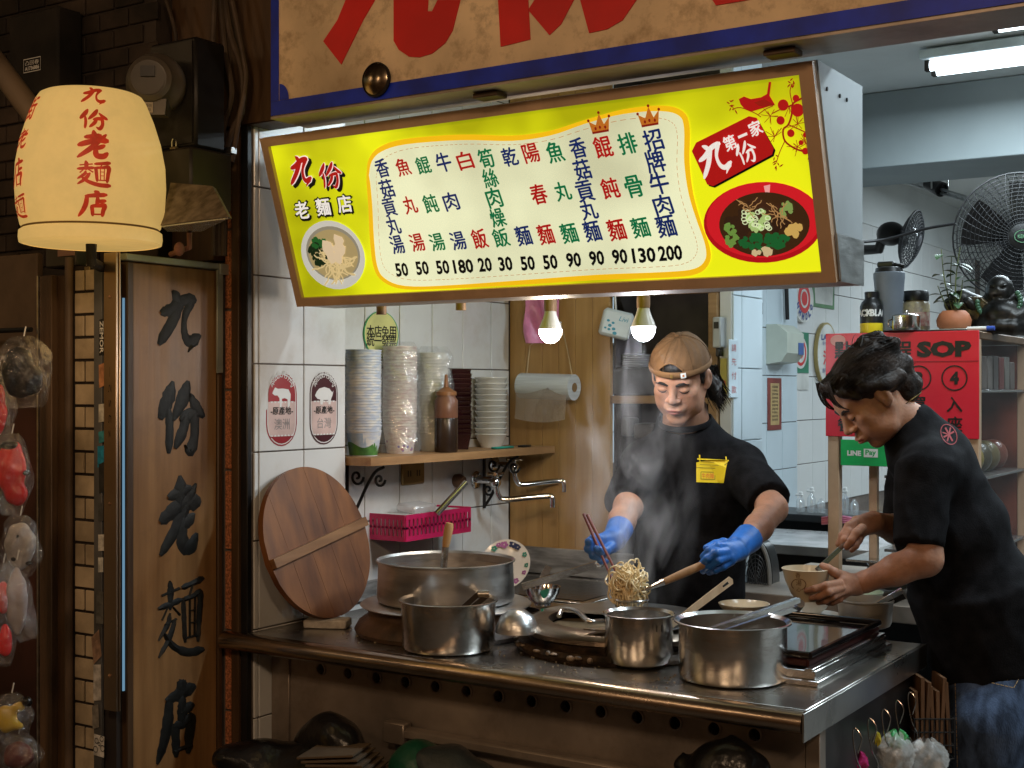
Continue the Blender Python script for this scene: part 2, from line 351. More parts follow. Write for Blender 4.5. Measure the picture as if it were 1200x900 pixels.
def brush(b, ch, o, ux, uy, h, w=None, fat=1.0, thick=0.0, step=0.00012, sl=0.0, jit=0.0):
    """one brushed character, lower-left corner o; each stroke a ribbon with round ends"""
    w = w or h; n = ux.cross(uy).normalized(); o = Vector(o)
    for k, st in enumerate(BR[ch]):
        P = catmull(st, 5); lift = n*(step*(k+1)); L = []; Rr = []
        P = [(p[0]+sl*p[1], p[1], p[2]) for p in P]
        for i, p in enumerate(P):
            a = P[max(i-1,0)]; c = P[min(i+1,len(P)-1)]; dx, dy = (c[0]-a[0])*w, (c[1]-a[1])*h; l = math.hypot(dx, dy) or 1
            nx, ny = -dy/l, dx/l; hw = 0.056*fat*h*p[2]*(1+jit*random.uniform(-1, 1))
            if i == 0: p = (p[0]-dx/l*hw*0.6/w, p[1]-dy/l*hw*0.6/h, p[2]); hw *= 0.45
            if i == len(P)-1: p = (p[0]+dx/l*hw*0.6/w, p[1]+dy/l*hw*0.6/h, p[2]); hw *= 0.45
            L.append((p[0]*w+nx*hw, p[1]*h+ny*hw)); Rr.append((p[0]*w-nx*hw, p[1]*h-ny*hw))
        m = len(P)
        if thick <= 0:
            vs = [o+lift+ux*x+uy*y for x, y in L]+[o+lift+ux*x+uy*y for x, y in Rr]
            b.add(vs, [(i, i+1, m+i+1, m+i) for i in range(m-1)])
        else:
            mid = [((L[i][0]+Rr[i][0])/2, (L[i][1]+Rr[i][1])/2) for i in range(m)]
            vs = [o+ux*x+uy*y for x, y in L]+[o+lift+n*thick+ux*x+uy*y for x, y in mid]+[o+ux*x+uy*y for x, y in Rr]
            fs = [(i, i+1, m+i+1, m+i) for i in range(m-1)]+[(m+i, m+i+1, 2*m+i+1, 2*m+i) for i in range(m-1)]
            b.add(vs, fs)
def flat(b, pts, o, ux, uy, lift=0.0):
    """flat polygon in a plane, pts in metres along ux, uy"""
    n = ux.cross(uy).normalized(); k = len(b.v)
    b.add([Vector(o)+ux*x+uy*y+n*lift for x, y in pts], [tuple(range(len(pts)))])
def ell(cx, cy, rx, ry, n=24, a0=0): return [(cx+rx*math.cos(a0+2*math.pi*i/n), cy+ry*math.sin(a0+2*math.pi*i/n)) for i in range(n)]
def ribbon(b, pts, wd, o, ux, uy, lift=0.0, closed=False):
    n = ux.cross(uy).normalized(); m = len(pts); L = []; Rr = []
    for i, p in enumerate(pts):
        a = pts[i-1] if (i > 0 or closed) else p; c = pts[(i+1) % m] if (i < m-1 or closed) else p
        dx, dy = c[0]-a[0], c[1]-a[1]; l = math.hypot(dx, dy) or 1; hw = (wd[i] if isinstance(wd, (list, tuple)) else wd)/2
        L.append((p[0]-dy/l*hw, p[1]+dx/l*hw)); Rr.append((p[0]+dy/l*hw, p[1]-dx/l*hw))
    vs = [Vector(o)+ux*x+uy*y+n*lift for x, y in L+Rr]
    rng = m if closed else m-1
    b.add(vs, [(i, (i+1) % m, m+(i+1) % m, m+i) for i in range(rng)])

# ---------------------------------------------------------------- organic surfaces: signed distances blended and meshed
def smin(a, b, k):
    h = np.clip(0.5+0.5*(b-a)/k, 0, 1); return b*(1-h)+a*h-k*h*(1-h)
class SDF:
    """list of primitives (world or local metres); mesh() gives one continuous surface"""
    def __init__(s, k=0.02): s.p = []; s.k = k
    def cone(s, a, b, ra, rb, k=None): s.p.append(('c', np.array(a, float), np.array(b, float), ra, rb, k or s.k, 1)); return s
    def chain(s, pts, rs, k=None):
        for i in range(len(pts)-1): s.cone(pts[i], pts[i+1], rs[i], rs[i+1], k)
        return s
    def ell(s, c, r, rot=None, k=None, sign=1): s.p.append(('e', np.array(c, float), np.array(r, float), np.array(rot) if rot is not None else np.eye(3), k or s.k, sign)); return s
    def limb(s, a, b, ra, rb, k=None, n=None, fl=1.0, ea=0.0, eb=0.0):
        s.p.append(('f', np.array(a, float), np.array(b, float), ra, rb, k or s.k, 1, (np.array(n, float) if n is not None else None), fl, ea, eb, 1)); return s
    def cut(s, c, r, rot=None, k=None): return s.ell(c, r, rot, k, -1)
    def cutplane(s, c, n, k=0.004): s.p.append(('h', np.array(c, float), np.array(n, float), k, -1)); return s
    def evalp(s, p, X):
        if p[0] == 'c':
            a, b, ra, rb = p[1:5]; d = b-a; L2 = max(d.dot(d), 1e-12); t = np.clip(((X-a)@d)/L2, 0, 1)
            return np.linalg.norm(X-a-t[:,None]*d, axis=1)-(ra+(rb-ra)*t)
        if p[0] == 'f':      # flat-ended tapered limb, optionally flattened along n
            a, b, ra, rb, n_, fl = p[1], p[2], p[3], p[4], p[7], p[8]; Y = X-a
            if n_ is not None: Y = Y+np.outer((Y@n_)*(1/fl-1), n_)
            d = b-a; L = np.linalg.norm(d); u = d/L; t = Y@u; r = ra+(rb-ra)*np.clip(t/L, 0, 1)
            rad = np.linalg.norm(Y-np.outer(t, u), axis=1)-r; return np.maximum(rad, np.maximum(-t-p[9]*ra, t-L-p[10]*rb))
        if p[0] == 'e':
            q = (X-p[1])@p[3]; k0 = np.linalg.norm(q/p[2], axis=1); k1 = np.linalg.norm(q/(p[2]**2), axis=1)
            return k0*(k0-1)/np.maximum(k1, 1e-9)
        if p[0] == 'h': return (X-p[1])@p[2]
    def mesh(s, res, noise=0.0, nfreq=12.0, nfn=None, shell=None):
        lo = np.full(3, 1e9); hi = -lo
        for p in s.p:
            if p[0] == 'f':
                m_ = max(p[3], p[4])*max(1, p[8])*1.2
                for q in (p[1], p[2]): lo = np.minimum(lo, q-m_); hi = np.maximum(hi, q+m_)
            elif p[0] == 'c':
                for q, r in ((p[1], p[3]), (p[2], p[4])): lo = np.minimum(lo, q-r); hi = np.maximum(hi, q+r)
            elif p[0] == 'e' and p[5] > 0: m = p[2].max(); lo = np.minimum(lo, p[1]-m); hi = np.maximum(hi, p[1]+m)
        lo -= 3*res; hi += 3*res; n = np.ceil((hi-lo)/res).astype(int)+1
        G = np.stack(np.meshgrid(*[lo[i]+np.arange(n[i])*res for i in range(3)], indexing='ij'), -1).reshape(-1, 3)
        D = np.full(len(G), 1.0)
        for p in s.p:
            k = p[5] if p[0] in 'cf' else (p[4] if p[0] == 'e' else p[3]); sg = p[-1]
            if p[0] == 'f':
                m_ = max(p[3], p[4])*max(1, p[8])*1.2+k+2*res
                msk = np.all((G > np.minimum(p[1], p[2])-m_) & (G < np.maximum(p[1], p[2])+m_), axis=1)
            elif p[0] == 'c':
                bl = np.minimum(p[1]-p[3], p[2]-p[4])-k-2*res; bh = np.maximum(p[1]+p[3], p[2]+p[4])+k+2*res
                msk = np.all((G > bl) & (G < bh), axis=1)
            elif p[0] == 'e': m = p[2].max()+k+2*res; msk = np.all(np.abs(G-p[1]) < m, axis=1)
            else: msk = np.ones(len(G), bool)
            d = s.evalp(p, G[msk])
            if sg > 0: D[msk] = smin(D[msk], d, k)
            else: D[msk] = -smin(-D[msk], d, k)
        if noise or nfn is not None:
            near = np.abs(D) < 4*res; X = G[near]
            if nfn is not None: D[near] += nfn(X)
            else: D[near] += noise*(np.sin(X[:,0]*nfreq+1.7*np.sin(X[:,2]*nfreq*.7))*np.sin(X[:,2]*nfreq*.9+1.3*np.sin(X[:,1]*nfreq))*.7+.3*np.sin(X@np.array([2.1,1.7,-1.3])*nfreq))
        if shell: D = np.maximum(D, -(D+shell))
        return surfnet(D.reshape(n), lo, res)
def surfnet(D, lo, res):
    I = D < 0; nx, ny, nz = D.shape
    c = np.zeros((nx-1, ny-1, nz-1), int); offs = [(i, j, k) for i in (0,1) for j in (0,1) for k in (0,1)]
    for (i, j, k) in offs: c += I[i:nx-1+i, j:ny-1+j, k:nz-1+k]
    act = (c > 0) & (c < 8); ids = -np.ones(act.shape, int); idx = np.argwhere(act); ids[act] = np.arange(len(idx))
    acc = np.zeros((len(idx), 3)); cnt = np.zeros(len(idx))
    for a in offs:
        for ax in range(3):
            if a[ax] == 1: continue
            b = list(a); b[ax] = 1
            da = D[idx[:,0]+a[0], idx[:,1]+a[1], idx[:,2]+a[2]]; db = D[idx[:,0]+b[0], idx[:,1]+b[1], idx[:,2]+b[2]]
            m = (da < 0) != (db < 0); t = np.where(m, da/np.where(np.abs(da-db) < 1e-12, 1, da-db), 0)
            P = np.tile(np.array(a, float), (len(idx), 1)); P[:,ax] += t
            acc[m] += P[m]; cnt[m] += 1
    V = lo+(idx+acc/cnt[:,None])*res
    F = []
    for ax in range(3):
        o1, o2 = [i for i in range(3) if i != ax]
        sl = [slice(1, -1)]*3; sl[ax] = slice(0, -1); sh = list(sl); sh[ax] = slice(1, None)
        A = I[tuple(sl)]; Bq = I[tuple(sh)]; e = np.argwhere(A != Bq); st = A[A != Bq]
        g = e.copy(); 
        for i in range(3):
            if i != ax: g[:,i] += 1
        q = []
        for (p1, p2) in ((0,0),(1,0),(1,1),(0,1)):
            h = g.copy(); h[:,o1] -= p1; h[:,o2] -= p2
            ok = h; q.append(ids[np.clip(ok[:,0],0,act.shape[0]-1), np.clip(ok[:,1],0,act.shape[1]-1), np.clip(ok[:,2],0,act.shape[2]-1)])
        Q = np.stack(q, 1); fl = st if ax != 1 else ~st
        Q[~fl] = Q[~fl][:, ::-1]; F.append(Q[(Q >= 0).all(1)])
    return V, np.concatenate(F)
def relax(V, F, it=1, f=0.5):
    E = np.concatenate([F[:, [0,1]], F[:, [1,2]], F[:, [2,3]], F[:, [3,0]]])
    for _ in range(it):
        S = np.zeros_like(V); C = np.zeros(len(V))
        np.add.at(S, E[:,0], V[E[:,1]]); np.add.at(S, E[:,1], V[E[:,0]]); np.add.at(C, E[:,0], 1); np.add.at(C, E[:,1], 1)
        V = V+(S/np.maximum(C, 1)[:,None]-V)*f
    return V
def org(sdf, res, name, mats, parent=None, mfn=None, it=2, label=None, xf=None, **kw):
    """mesh an SDF and link it; mfn(face centres)->material index; xf(V) moves the vertices afterwards"""
    V, F = sdf.mesh(res, **kw); V = relax(V, F, it)
    mi = mfn(V[F].mean(1)) if mfn is not None else None
    if xf is not None: V = xf(V)
    r = parent; off = np.zeros(3)
    while r is not None: off += np.array(r.location); r = r.parent
    me = bpy.data.meshes.new(name); me.from_pydata((V-off).tolist(), [], F.tolist())
    for mm in (mats if isinstance(mats, (list, tuple)) else [mats]): me.materials.append(mm)
    if mi is not None: me.polygons.foreach_set('material_index', np.asarray(mi, dtype=np.int32))
    me.polygons.foreach_set('use_smooth', [True]*len(me.polygons)); me.update()
    o = bpy.data.objects.new(name, me); COL.objects.link(o)
    if parent is not None: o.parent = parent
    if label: o['label'] = label
    return o
# ================================================================ LIGHTS of the place
def lamp(name, kind, loc, energy, col, size=0.1, rot=None, sy=None, parent=None):
    d = bpy.data.lights.new(name, kind); d.energy = energy; d.color = col
    if kind == 'AREA':
        d.size = size
        if sy: d.shape = 'RECTANGLE'; d.size_y = sy
    elif kind == 'SUN': d.angle = size
    else: d.shadow_soft_size = size
    o = bpy.data.objects.new(name, d); COL.objects.link(o); o.location = loc
    if rot: o.rotation_euler = rot
    return o
# the last daylight that reaches the alley: faint, wide
lamp('sun', 'SUN', (0, -5, 8), 0.10, (1.0, 0.80, 0.6), size=R_(20), rot=(R_(52), 0, R_(-20)))

# ================================================================ GROUND AND ROOM
b = B(); b.box((-60, -60, -0.3), (60, 60, -0.004)); b.build('ground', mat('alley paving', (0.10,0.09,0.08), rough=0.6, var=0.2, scale=3, bump=0.3), kind='structure')
b = B(); b.box((-2.6, 2.40, -0.2), (2.2, 10.2, 0.02)); b.build('shop_floor', mat('shop floor', (0.22,0.20,0.18), rough=0.35, var=0.15), kind='structure')
b = B(); b.box((-2.6, 2.46, 2.70), (2.2, 10.2, 2.85)); b.build('ceiling', M['plaster'], kind='structure')
b = B(); b.box((-2.42, 5.5, 2.38), (2.2, 6.0, 2.698), 0.004); b.build('ceiling_beam', mat('beam paint', (0.26,0.30,0.31), rough=0.75, var=0.05, scale=3, grime=0.2, gcol=(0.3,0.3,0.3), gscale=3), kind='structure')
b = B(); b.box((-2.6, 10.0, 0), (2.2, 10.2, 2.7)); b.build('wall_back', M['plaster'], kind='structure')
b = B(); b.box((2.0, 2.46, 0), (2.2, 10.0, 2.7)); b.build('wall_right', M['plaster'], kind='structure')

_tm = {}
def tile_mesh(d, wd, h, m, bev=0.0015, name='tile'):
    key = (round(d,4), round(wd,4), round(h,4), m.name)
    if key not in _tm:
        t = B(); t.box((-d/2, -wd/2, -h/2), (d/2, wd/2, h/2), bev); _tm[key] = t.mesh(name, m, smooth=0)
    return _tm[key]
def tiles_x(parent, X, ys, zs, m, g=0.0035, d=0.006, jit=0.5, name='tile', skip=None):
    """tiles on a wall facing +X, one object each"""
    for i in range(len(ys)-1):
        for j in range(len(zs)-1):
            if skip and skip(ys[i], zs[j]): continue
            wd = ys[i+1]-ys[i]-g; h = zs[j+1]-zs[j]-g
            inst(tile_mesh(d, wd, h, m), name, (X+random.uniform(-0.0004, 0.0008), (ys[i]+ys[i+1])/2, (zs[j]+zs[j+1])/2), parent,
                 rot=(random.uniform(-1,1)*R_(0.15)*jit, random.uniform(-1,1)*R_(0.5)*jit, random.uniform(-1,1)*R_(0.5)*jit))
ZJ = [0.193+0.22*k for k in range(12)]   # 0.193 .. 2.613
def lerp(a, b_, t): return a+(b_-a)*t
# near piece of the left wall (two tiles wide)
b = B(); b.box((-2.56, 2.394, 0), (-2.326, 2.752, 2.7)); wn = b.build('wall_left', M['grout'], kind='structure')
tiles_x(wn, -2.323, [2.399, 2.416, 2.582, 2.749], ZJ, M['white_tile'])
# middle piece behind the shelf
b = B(); b.box((-2.60, 2.754, 0), (-2.404, 3.76, 2.7)); wm = b.build('wall_left_middle', M['grout'], kind='structure')
tiles_x(wm, -2.401, [2.756, 2.925, 3.086, 3.247, 3.408, 3.569, 3.675], ZJ, M['white_tile'])
# deep piece beyond the partition
tile_bl = mat('pale blue-white wall tile', (0.60,0.70,0.76), rough=0.14, var=0.05, scale=2, grime=0.15, gcol=(0.35,0.33,0.30), gscale=3, bump=0.05, bscale=8)
b = B(); b.box((-2.60, 3.77, 0), (-2.334, 6.12, 2.7)); wd_ = b.build('wall_left_deep', M['grout'], kind='structure')
ysd = [3.78+0.195*k for k in range(13)]
tiles_x(wd_, -2.331, ysd, ZJ[3:11], tile_bl)
b = B(); b.box((-2.335, 3.77, 2.397), (-2.329, 6.12, 2.70)); b.build('upper_plaster', M['plaster'], wd_)
b = B(); b.box((-2.66, 6.12, 0), (-2.404, 10.0, 2.7)); wf = b.build('wall_left_far', M['grout'], kind='structure')
tile_w2 = mat('white wall tile', (0.72,0.73,0.72), rough=0.16, var=0.04, scale=2, grime=0.25, gcol=(0.45,0.36,0.26), gscale=2, bump=0.05, bscale=8)
tiles_x(wf, -2.401, [6.13+0.195*k for k in range(20)], ZJ[3:11], tile_w2)
b = B(); b.box((-2.405, 6.12, 2.397), (-2.399, 10.0, 2.70)); b.box((-2.40, 6.12, 2.385), (-2.39, 10, 2.41)); b.build('upper_plaster', M['plaster'], wf)

# facade pier and lintel
t = thing('facade_pier', (-2.38, 2.39, 0), 'narrow shop front pier with orange tiles, brown wood and black edge', 'pier')
b = B(); b.box((-2.41, 2.395, 0), (-2.328, 2.45, 2.10)); b.build('pier_core', M['grout'], t)
zz = 1.745-0.2*8
me = tile_mesh(0.034, 0.008, 0.194, M['orange_tile'], 0.001)
for k in range(10):
    inst(me, 'tile', (-2.391, 2.392, 0.045+0.2005*k+0.1), t)
b = B(); b.box((-2.372, 2.372, 0), (-2.346, 2.394, 2.1), 0.002); b.build('wood_strip', M['brown_wood'], t)
b = B(); b.box((-2.345, 2.378, 0), (-2.322, 2.394, 2.1), 0.002); b.build('black_edge', M['black'], t)
b = B(); b.box((-2.55, 2.372, 2.10), (2.2, 2.46, 3.4), 0.003); b.build('lintel', M['brown_wood'], kind='structure')
# dark recess walls at the street side, left
darkwall = mat('blackish brick', (0.035,0.026,0.02), rough=0.85, var=0.4, scale=6, bump=0.6, bscale=12)  # very dark wall colour, mottled at random
b = B(); b.box((-4.5, 2.30, 0), (-2.56, 2.44, 3.4)); wl = b.build('wall_street', darkwall, kind='structure')
_bm = B(); _bm.box((-0.052, -0.004, -0.022), (0.052, 0.004, 0.022), 0.002); bme = _bm.mesh('brick', mat('dark brown brick', (0.05,0.034,0.024), rough=0.8, var=0.4, scale=5, bump=0.4, bscale=40), smooth=0)  # bricks in a slightly lighter dark brown, varied at random
for j in range(18):
    for i in range(7):
        x = -2.60-0.11*i-(0.055 if j % 2 else 0)
        inst(bme, 'brick', (x, 2.2965+random.uniform(-.001,.001), 1.80+0.05*j), wl)
# tiled pillar with cream facing tiles
t = thing('tiled_pillar', (-2.5, 2.06, 0), 'narrow pillar faced with cream brick shaped tiles left of the sign board', 'pillar')
b = B(); b.box((-2.575, 2.056, 0), (-2.42, 2.30, 1.74)); b.build('pillar_core', mat('dark mortar', (0.03,0.022,0.018), rough=0.9), t)
fl = tile_mesh(0.072, 0.006, 0.047, M['cream_tile'], 0.0012); hf = tile_mesh(0.0345, 0.006, 0.047, M['cream_tile'], 0.0012); hf2 = tile_mesh(0.030, 0.006, 0.047, M['cream_tile'], 0.0012)
for j in range(31):
    z = 0.10+0.0535*j
    if j % 2: inst(fl, 'tile', (-2.5225, 2.0535+random.uniform(-.0006,.0006), z), t)
    else:
        inst(hf2, 'tile', (-2.5435, 2.0535+random.uniform(-.0006,.0006), z), t); inst(hf, 'tile', (-2.504, 2.0535+random.uniform(-.0006,.0006), z), t)
# sticker strip, bronze post, LED strip
t2 = thing('sticker_strip', (-2.47, 2.05, 0), 'grey metal strip covered in torn stickers beside the cream tiled pillar', 'metal strip')
b = B(); b.box((-2.484, 2.044, 0), (-2.457, 2.052, 1.73), 0.001); b.build('backing', mat('grey strip', (0.10,0.10,0.10), rough=0.5, var=0.2), t2)
ux, uy = Vector((1,0,0)), Vector((0,0,1))
def sticker(px, py, wpx, hpx, m, rot=0.0, seq=[0]):
    seq[0] += 1; P = atY(px, py, 2.0435-0.0002*seq[0]); s = 3.06/1550; q = B()
    pts = [(-.5,-.5),(.5,-.45),(.46,.5),(-.5,.46)]; ca, sa = math.cos(rot), math.sin(rot)
    flat(q, [((x*ca-y*sa)*wpx*s*1.15, (x*sa+y*ca)*hpx*s) for x, y in pts], P, ux, uy); return q, P, s
for (px, py, wp, hp, c, rt) in [(119, 395, 8, 44, (.02,.02,.02), 0), (119, 440, 8, 28, (.55,.25,.12), .05), (119, 484, 9, 22, (.6,.58,.5), 0), (119, 512, 9, 14, (.05,.3,.35), .1),
        (118.5, 535, 11, 26, (.02,.3,.5), 0), (119, 560, 8, 36, (.03,.03,.03), .05), (118, 600, 8, 22, (.08,.08,.08), 0), (118.5, 636, 9, 20, (.65,.62,.55), 0), (118, 662, 8, 18, (.6,.6,.55), 0),
        (117, 712, 11, 40, (.12,.12,.11), -.05), (113, 758, 13, 34, (.35,.22,.15), .3), (114, 800, 12, 44, (.55,.52,.48), 0), (112, 840, 10, 28, (.25,.23,.2), .1), (116, 874, 16, 26, (.68,.66,.62), -.08)]:
    q, P, s = sticker(px, py, wp, hp, None, rt); q.build('sticker', mat('sticker %.2f %.2f %.2f' % c, c, rough=0.5, var=0.2, scale=60), t2, clean=False, smooth=0)
q = B(); put_text(q, 'ZEMOR', atY(119, 395, 2.0405), -uy, ux, h=0.013, w=0.075, bold=0.02); q.build('lettering', M['white'], t2, clean=False, smooth=0)
q = B()
for cx, cy, rr in [(113,868,3),(119,866,3),(112,878,3.5),(120,877,3.5),(116,872,2)]:
    P = atY(cx, cy, 2.0385); ribbon(q, ell(0,0,rr*.002,rr*.002,10), 0.0015, P, ux, uy, closed=True)
q.build('drawing', M['black_paint'], t2, clean=False, smooth=0)
# bronze upright
t3 = thing('bronze_post', (-2.44, 2.04, 0), 'worn bronze aluminium upright with rivets under the lantern', 'post')
pa, pb = atY(121.5, 500, 2.02).x, atY(136, 500, 2.02).x; b = B(); b.box((pa, 2.020, 0.72), (pb, 2.026, 1.76), 0.001); b.box((pa, 2.0265, 0.72), (pa+.004, 2.040, 1.76), 0.001); b.build('channel', M['post'], t3)
b = B(); b.box((pb-.006, 2.027, 0.72), (pb+.003, 2.031, 1.76), 0.001); b.build('rib', M['post'], t3)
b = B()
for z in (1.66, 1.19, 0.80): b.lathe([(0.004,0),(0.004,0.002),(0.001,0.004)], ((pa+pb)/2, 2.020, z), 10, axis=(0,-1,0))
b.build('rivet', M['brown_metal'], t3)
q = B(); put_text(q, '~ ζ S ξ z', Vector(((pa+pb)/2, 2.0195, 1.42)), -uy, ux, h=0.010, w=0.16, bold=-0.01); q.build('scribble', M['black_paint'], t3, clean=False, smooth=0)
b = B(); b.box((-2.4115, 2.0655, 0.755), (-2.4085, 2.0705, 1.66)); t4 = b.build('led_strip', emis('pale blue led', (0.25,0.48,0.68), 0.42), label='thin pale blue LED strip running down beside the old wooden board', cat='led strip')

# ---- wooden sign board with carved characters
t = thing('wooden_sign_board', (-2.42, 2.22, 0), 'tall old wooden board with five black carved characters beside the shop front', 'sign board')
BX = -2.410
b = B(); b.box((BX-0.03, 2.094, 0.2), (BX, 2.362, 1.745), 0.003); b.build('board', M['board_wood'], t)
b = B(); b.box((BX-0.03, 2.073, 0.2), (BX+0.006, 2.0935, 1.745), 0.003); b.box((BX-0.03, 2.3625, 0.2), (BX+0.004, 2.378, 1.745), 0.003); b.build('edge_strip', M['brown_wood'], t)
b = B(); b.box((BX-0.03, 2.07, 1.747), (BX+0.008, 2.40, 1.763), 0.002); b.box((BX+0.0062, 2.352, 1.49), (BX+0.012, 2.372, 1.746), 0.001); b.box((BX+0.0082, 2.36, 1.735), (BX+0.0145, 2.40, 1.762), 0.001); b.build('metal_cap', mat('weathered zinc', (0.42,0.45,0.40), rough=0.5, metal=0.4, var=0.15, grime=0.4), t)
VY, VZ = Vector((0,1,0)), Vector((0,0,1))
for ch, (x0, y0, x1, y1) in zip('九份老麵店', [(184,342,234,412),(186,450,238,532),(188,560,233,648),(185,680,237,770),(184,800,231,888)]):
    lo = atX(x0, y1, BX); hi = atX(x1, y0, BX); q = B(); wd0 = hi.y-lo.y; hh = atX((x0+x1)/2, y0, BX).z-atX((x0+x1)/2, y1, BX).z
    brush(q, ch, Vector((BX, lo.y, atX((x0+x1)/2, y1, BX).z)), VY, VZ, hh, wd0, fat=1.75 if ch != '麵' else 1.1, thick=0.004, jit=0.12)
    q.build('carved_character', mat('carved black paint', (0.006,0.007,0.006), rough=0.6, var=0.4, scale=40, bump=0.3) , t, smooth=60, clean=False)

# ================================================================ UPPER SIGN
YS = 2.20
def us(x, y): return atY(x, y, YS)
t = thing('shop_fascia_sign', (us(320,138).x, YS, us(320,138).z), 'large tan fascia sign with blue border and huge red characters across the shop front', 'sign')
zb = us(320,138).z; xl = us(318,100).x
b = B(); b.box((xl, YS, zb+0.004), (1.6, YS+0.12, 2.95), 0.003); b.build('panel', M['tan_panel'], t)
b = B(); b.box((xl-0.004, YS+0.002, zb-0.002), (1.6, YS+0.125, zb+0.0035)); b.build('bottom_flashing', M['steel_dirty'], t)
b = B(); zt = us(334,122).z
b.box((xl, YS-0.0015, zb+0.004), (1.6, YS-0.0003, zb+0.036)); b.box((xl, YS-0.0015, zb+0.0365), (us(327,60).x, YS-0.0003, 2.95))
c = us(328, 122)
flat(b, [(0,0)]+[(0.028*math.sin(a*math.pi/16)*1.0, 0.028*1.3*math.cos(a*math.pi/16)) for a in range(9)][::-1], (c.x, YS-0.0016, zb+0.0365), ux, uy)
b.build('blue_border', M['blue_paint'], t)
reds = [[(430,-70),(478,-70),(440,0),(426,24),(400.5,75.6),(379.5,48.6),(396,24),(410,-10)],
 [(462,-70),(462,0),(462,48),(468,58.5),(480,66.6),(492,67.5),(507,63),(522,51),(531,36),(540,0),(513.6,0),(507,13.5),(501.6,13.5),(502.5,0),(503,-70)],
 [(584,-70),(584.4,0),(587.4,55),(622,46.5),(619.5,0),(618,-70)],
 [(640,-20),(619.5,12),(644.5,41.4),(658,28.5),(673,0),(680,-20),(660,-50)],
 [(676,-20),(680.5,0),(691,39),(712,34.5),(730,24),(746.5,0),(756,-40),(728,-40),(715,-10),(700,-20)],
 [(826,-14),(839.5,6.6),(878.5,0),(930,-12),(920,-36)]]
for k, pts in enumerate(reds):
    q = B(); q.prism([us(x, y)+Vector((0,-0.0005,0)) for x, y in pts], (0, -0.002, 0)); q.build('red_stroke', M['red_paint'], t, smooth=0)
m0 = us(443, 94); b = B(); b.lathe([(0.036,0.0),(0.037,0.006),(0.034,0.010)], (m0.x, YS-0.002, m0.z), 36, axis=(0,-1,0), cap=False); b.build('mirror_rim', M['dark'], t)
b = B(); b.lathe([(0.034,0.008),(0.025,0.013),(0.012,0.016),(0.0001,0.0165)], (m0.x, YS-0.002, m0.z), 36, axis=(0,-1,0)); b.build('convex_mirror', mat('old convex mirror', (0.35,0.28,0.2), rough=0.2, metal=1, var=0.2, scale=30), t)
for px, py in ((558,122),(905,80)):
    p = us(px, py); b = B(); b.box((p.x-0.03, YS+0.03, zb-0.014), (p.x+0.03, YS+0.07, zb-0.003), 0.002); b.build('hanging_bracket', M['brown_wood'], t)

# ================================================================ MENU LIGHTBOX
SB, ST = 2.43, 2.30
BL, BRt = atY(350,360,SB), atY(985,328,SB); TL, TR = atY(307,160,ST), atY(950,74,ST)
zb_, zt_ = (BL.z+BRt.z)/2, (TL.z+TR.z)/2
x0_, x1_ = (BL.x+TL.x)/2, (BRt.x+TR.x)/2
SUX = Vector((1,0,0)); SUY = Vector((0, ST-SB, zt_-zb_)).normalized(); SN = SUX.cross(SUY).normalized()
SO = Vector((x0_, SB, zb_)); SH = math.hypot(ST-SB, zt_-zb_); SW = x1_-x0_
def sg(x, y, lift=0.0):
    r = ray(x, y); tt = (SO-CAM).dot(SN)/r.dot(SN); return CAM+r*tt+SN*lift
def sgl(x, y): p = sg(x, y)-SO; return (p.dot(SUX), p.dot(SUY))
print('sign', x0_, x1_, zb_, zt_, SH, SW)
t = thing('menu_lightbox', (SO.x, SO.y, SO.z), 'bright yellow backlit menu board with dish names and prices in a bronze frame', 'menu sign')
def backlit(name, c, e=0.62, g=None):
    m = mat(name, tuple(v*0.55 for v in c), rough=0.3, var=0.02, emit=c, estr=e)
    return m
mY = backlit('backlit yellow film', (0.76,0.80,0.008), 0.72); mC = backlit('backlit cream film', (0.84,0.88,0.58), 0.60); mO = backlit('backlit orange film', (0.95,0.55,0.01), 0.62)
# uneven backlight is put into the film's glow strength as noise
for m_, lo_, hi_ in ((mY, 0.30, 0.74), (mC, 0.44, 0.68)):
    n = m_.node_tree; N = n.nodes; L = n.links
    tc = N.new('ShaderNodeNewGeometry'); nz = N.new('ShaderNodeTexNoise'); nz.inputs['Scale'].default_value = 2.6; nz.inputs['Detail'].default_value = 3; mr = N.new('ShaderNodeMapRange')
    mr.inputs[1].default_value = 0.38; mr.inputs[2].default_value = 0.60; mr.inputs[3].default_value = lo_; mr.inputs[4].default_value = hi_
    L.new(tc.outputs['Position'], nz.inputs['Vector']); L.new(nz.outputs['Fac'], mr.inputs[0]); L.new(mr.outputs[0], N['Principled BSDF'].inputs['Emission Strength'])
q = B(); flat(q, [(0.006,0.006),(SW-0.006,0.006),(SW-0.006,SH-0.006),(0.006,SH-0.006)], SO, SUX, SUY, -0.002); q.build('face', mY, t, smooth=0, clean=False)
fr = 0.021
for nm, (a0, a1, b0, b1) in dict(bottom=(0,SW,0,fr), top=(0,SW,SH-fr,SH), left=(0,fr,fr,SH-fr), right=(SW-fr*1.3,SW,fr,SH-fr)).items():
    q = B(); o0 = SO+SUX*a0+SUY*b0-SN*0.012
    q.prism([o0, o0+SUX*(a1-a0), o0+SUX*(a1-a0)+SUY*(b1-b0), o0+SUY*(b1-b0)], SN*0.020); q.build('frame', M['bronze_frame'], t)
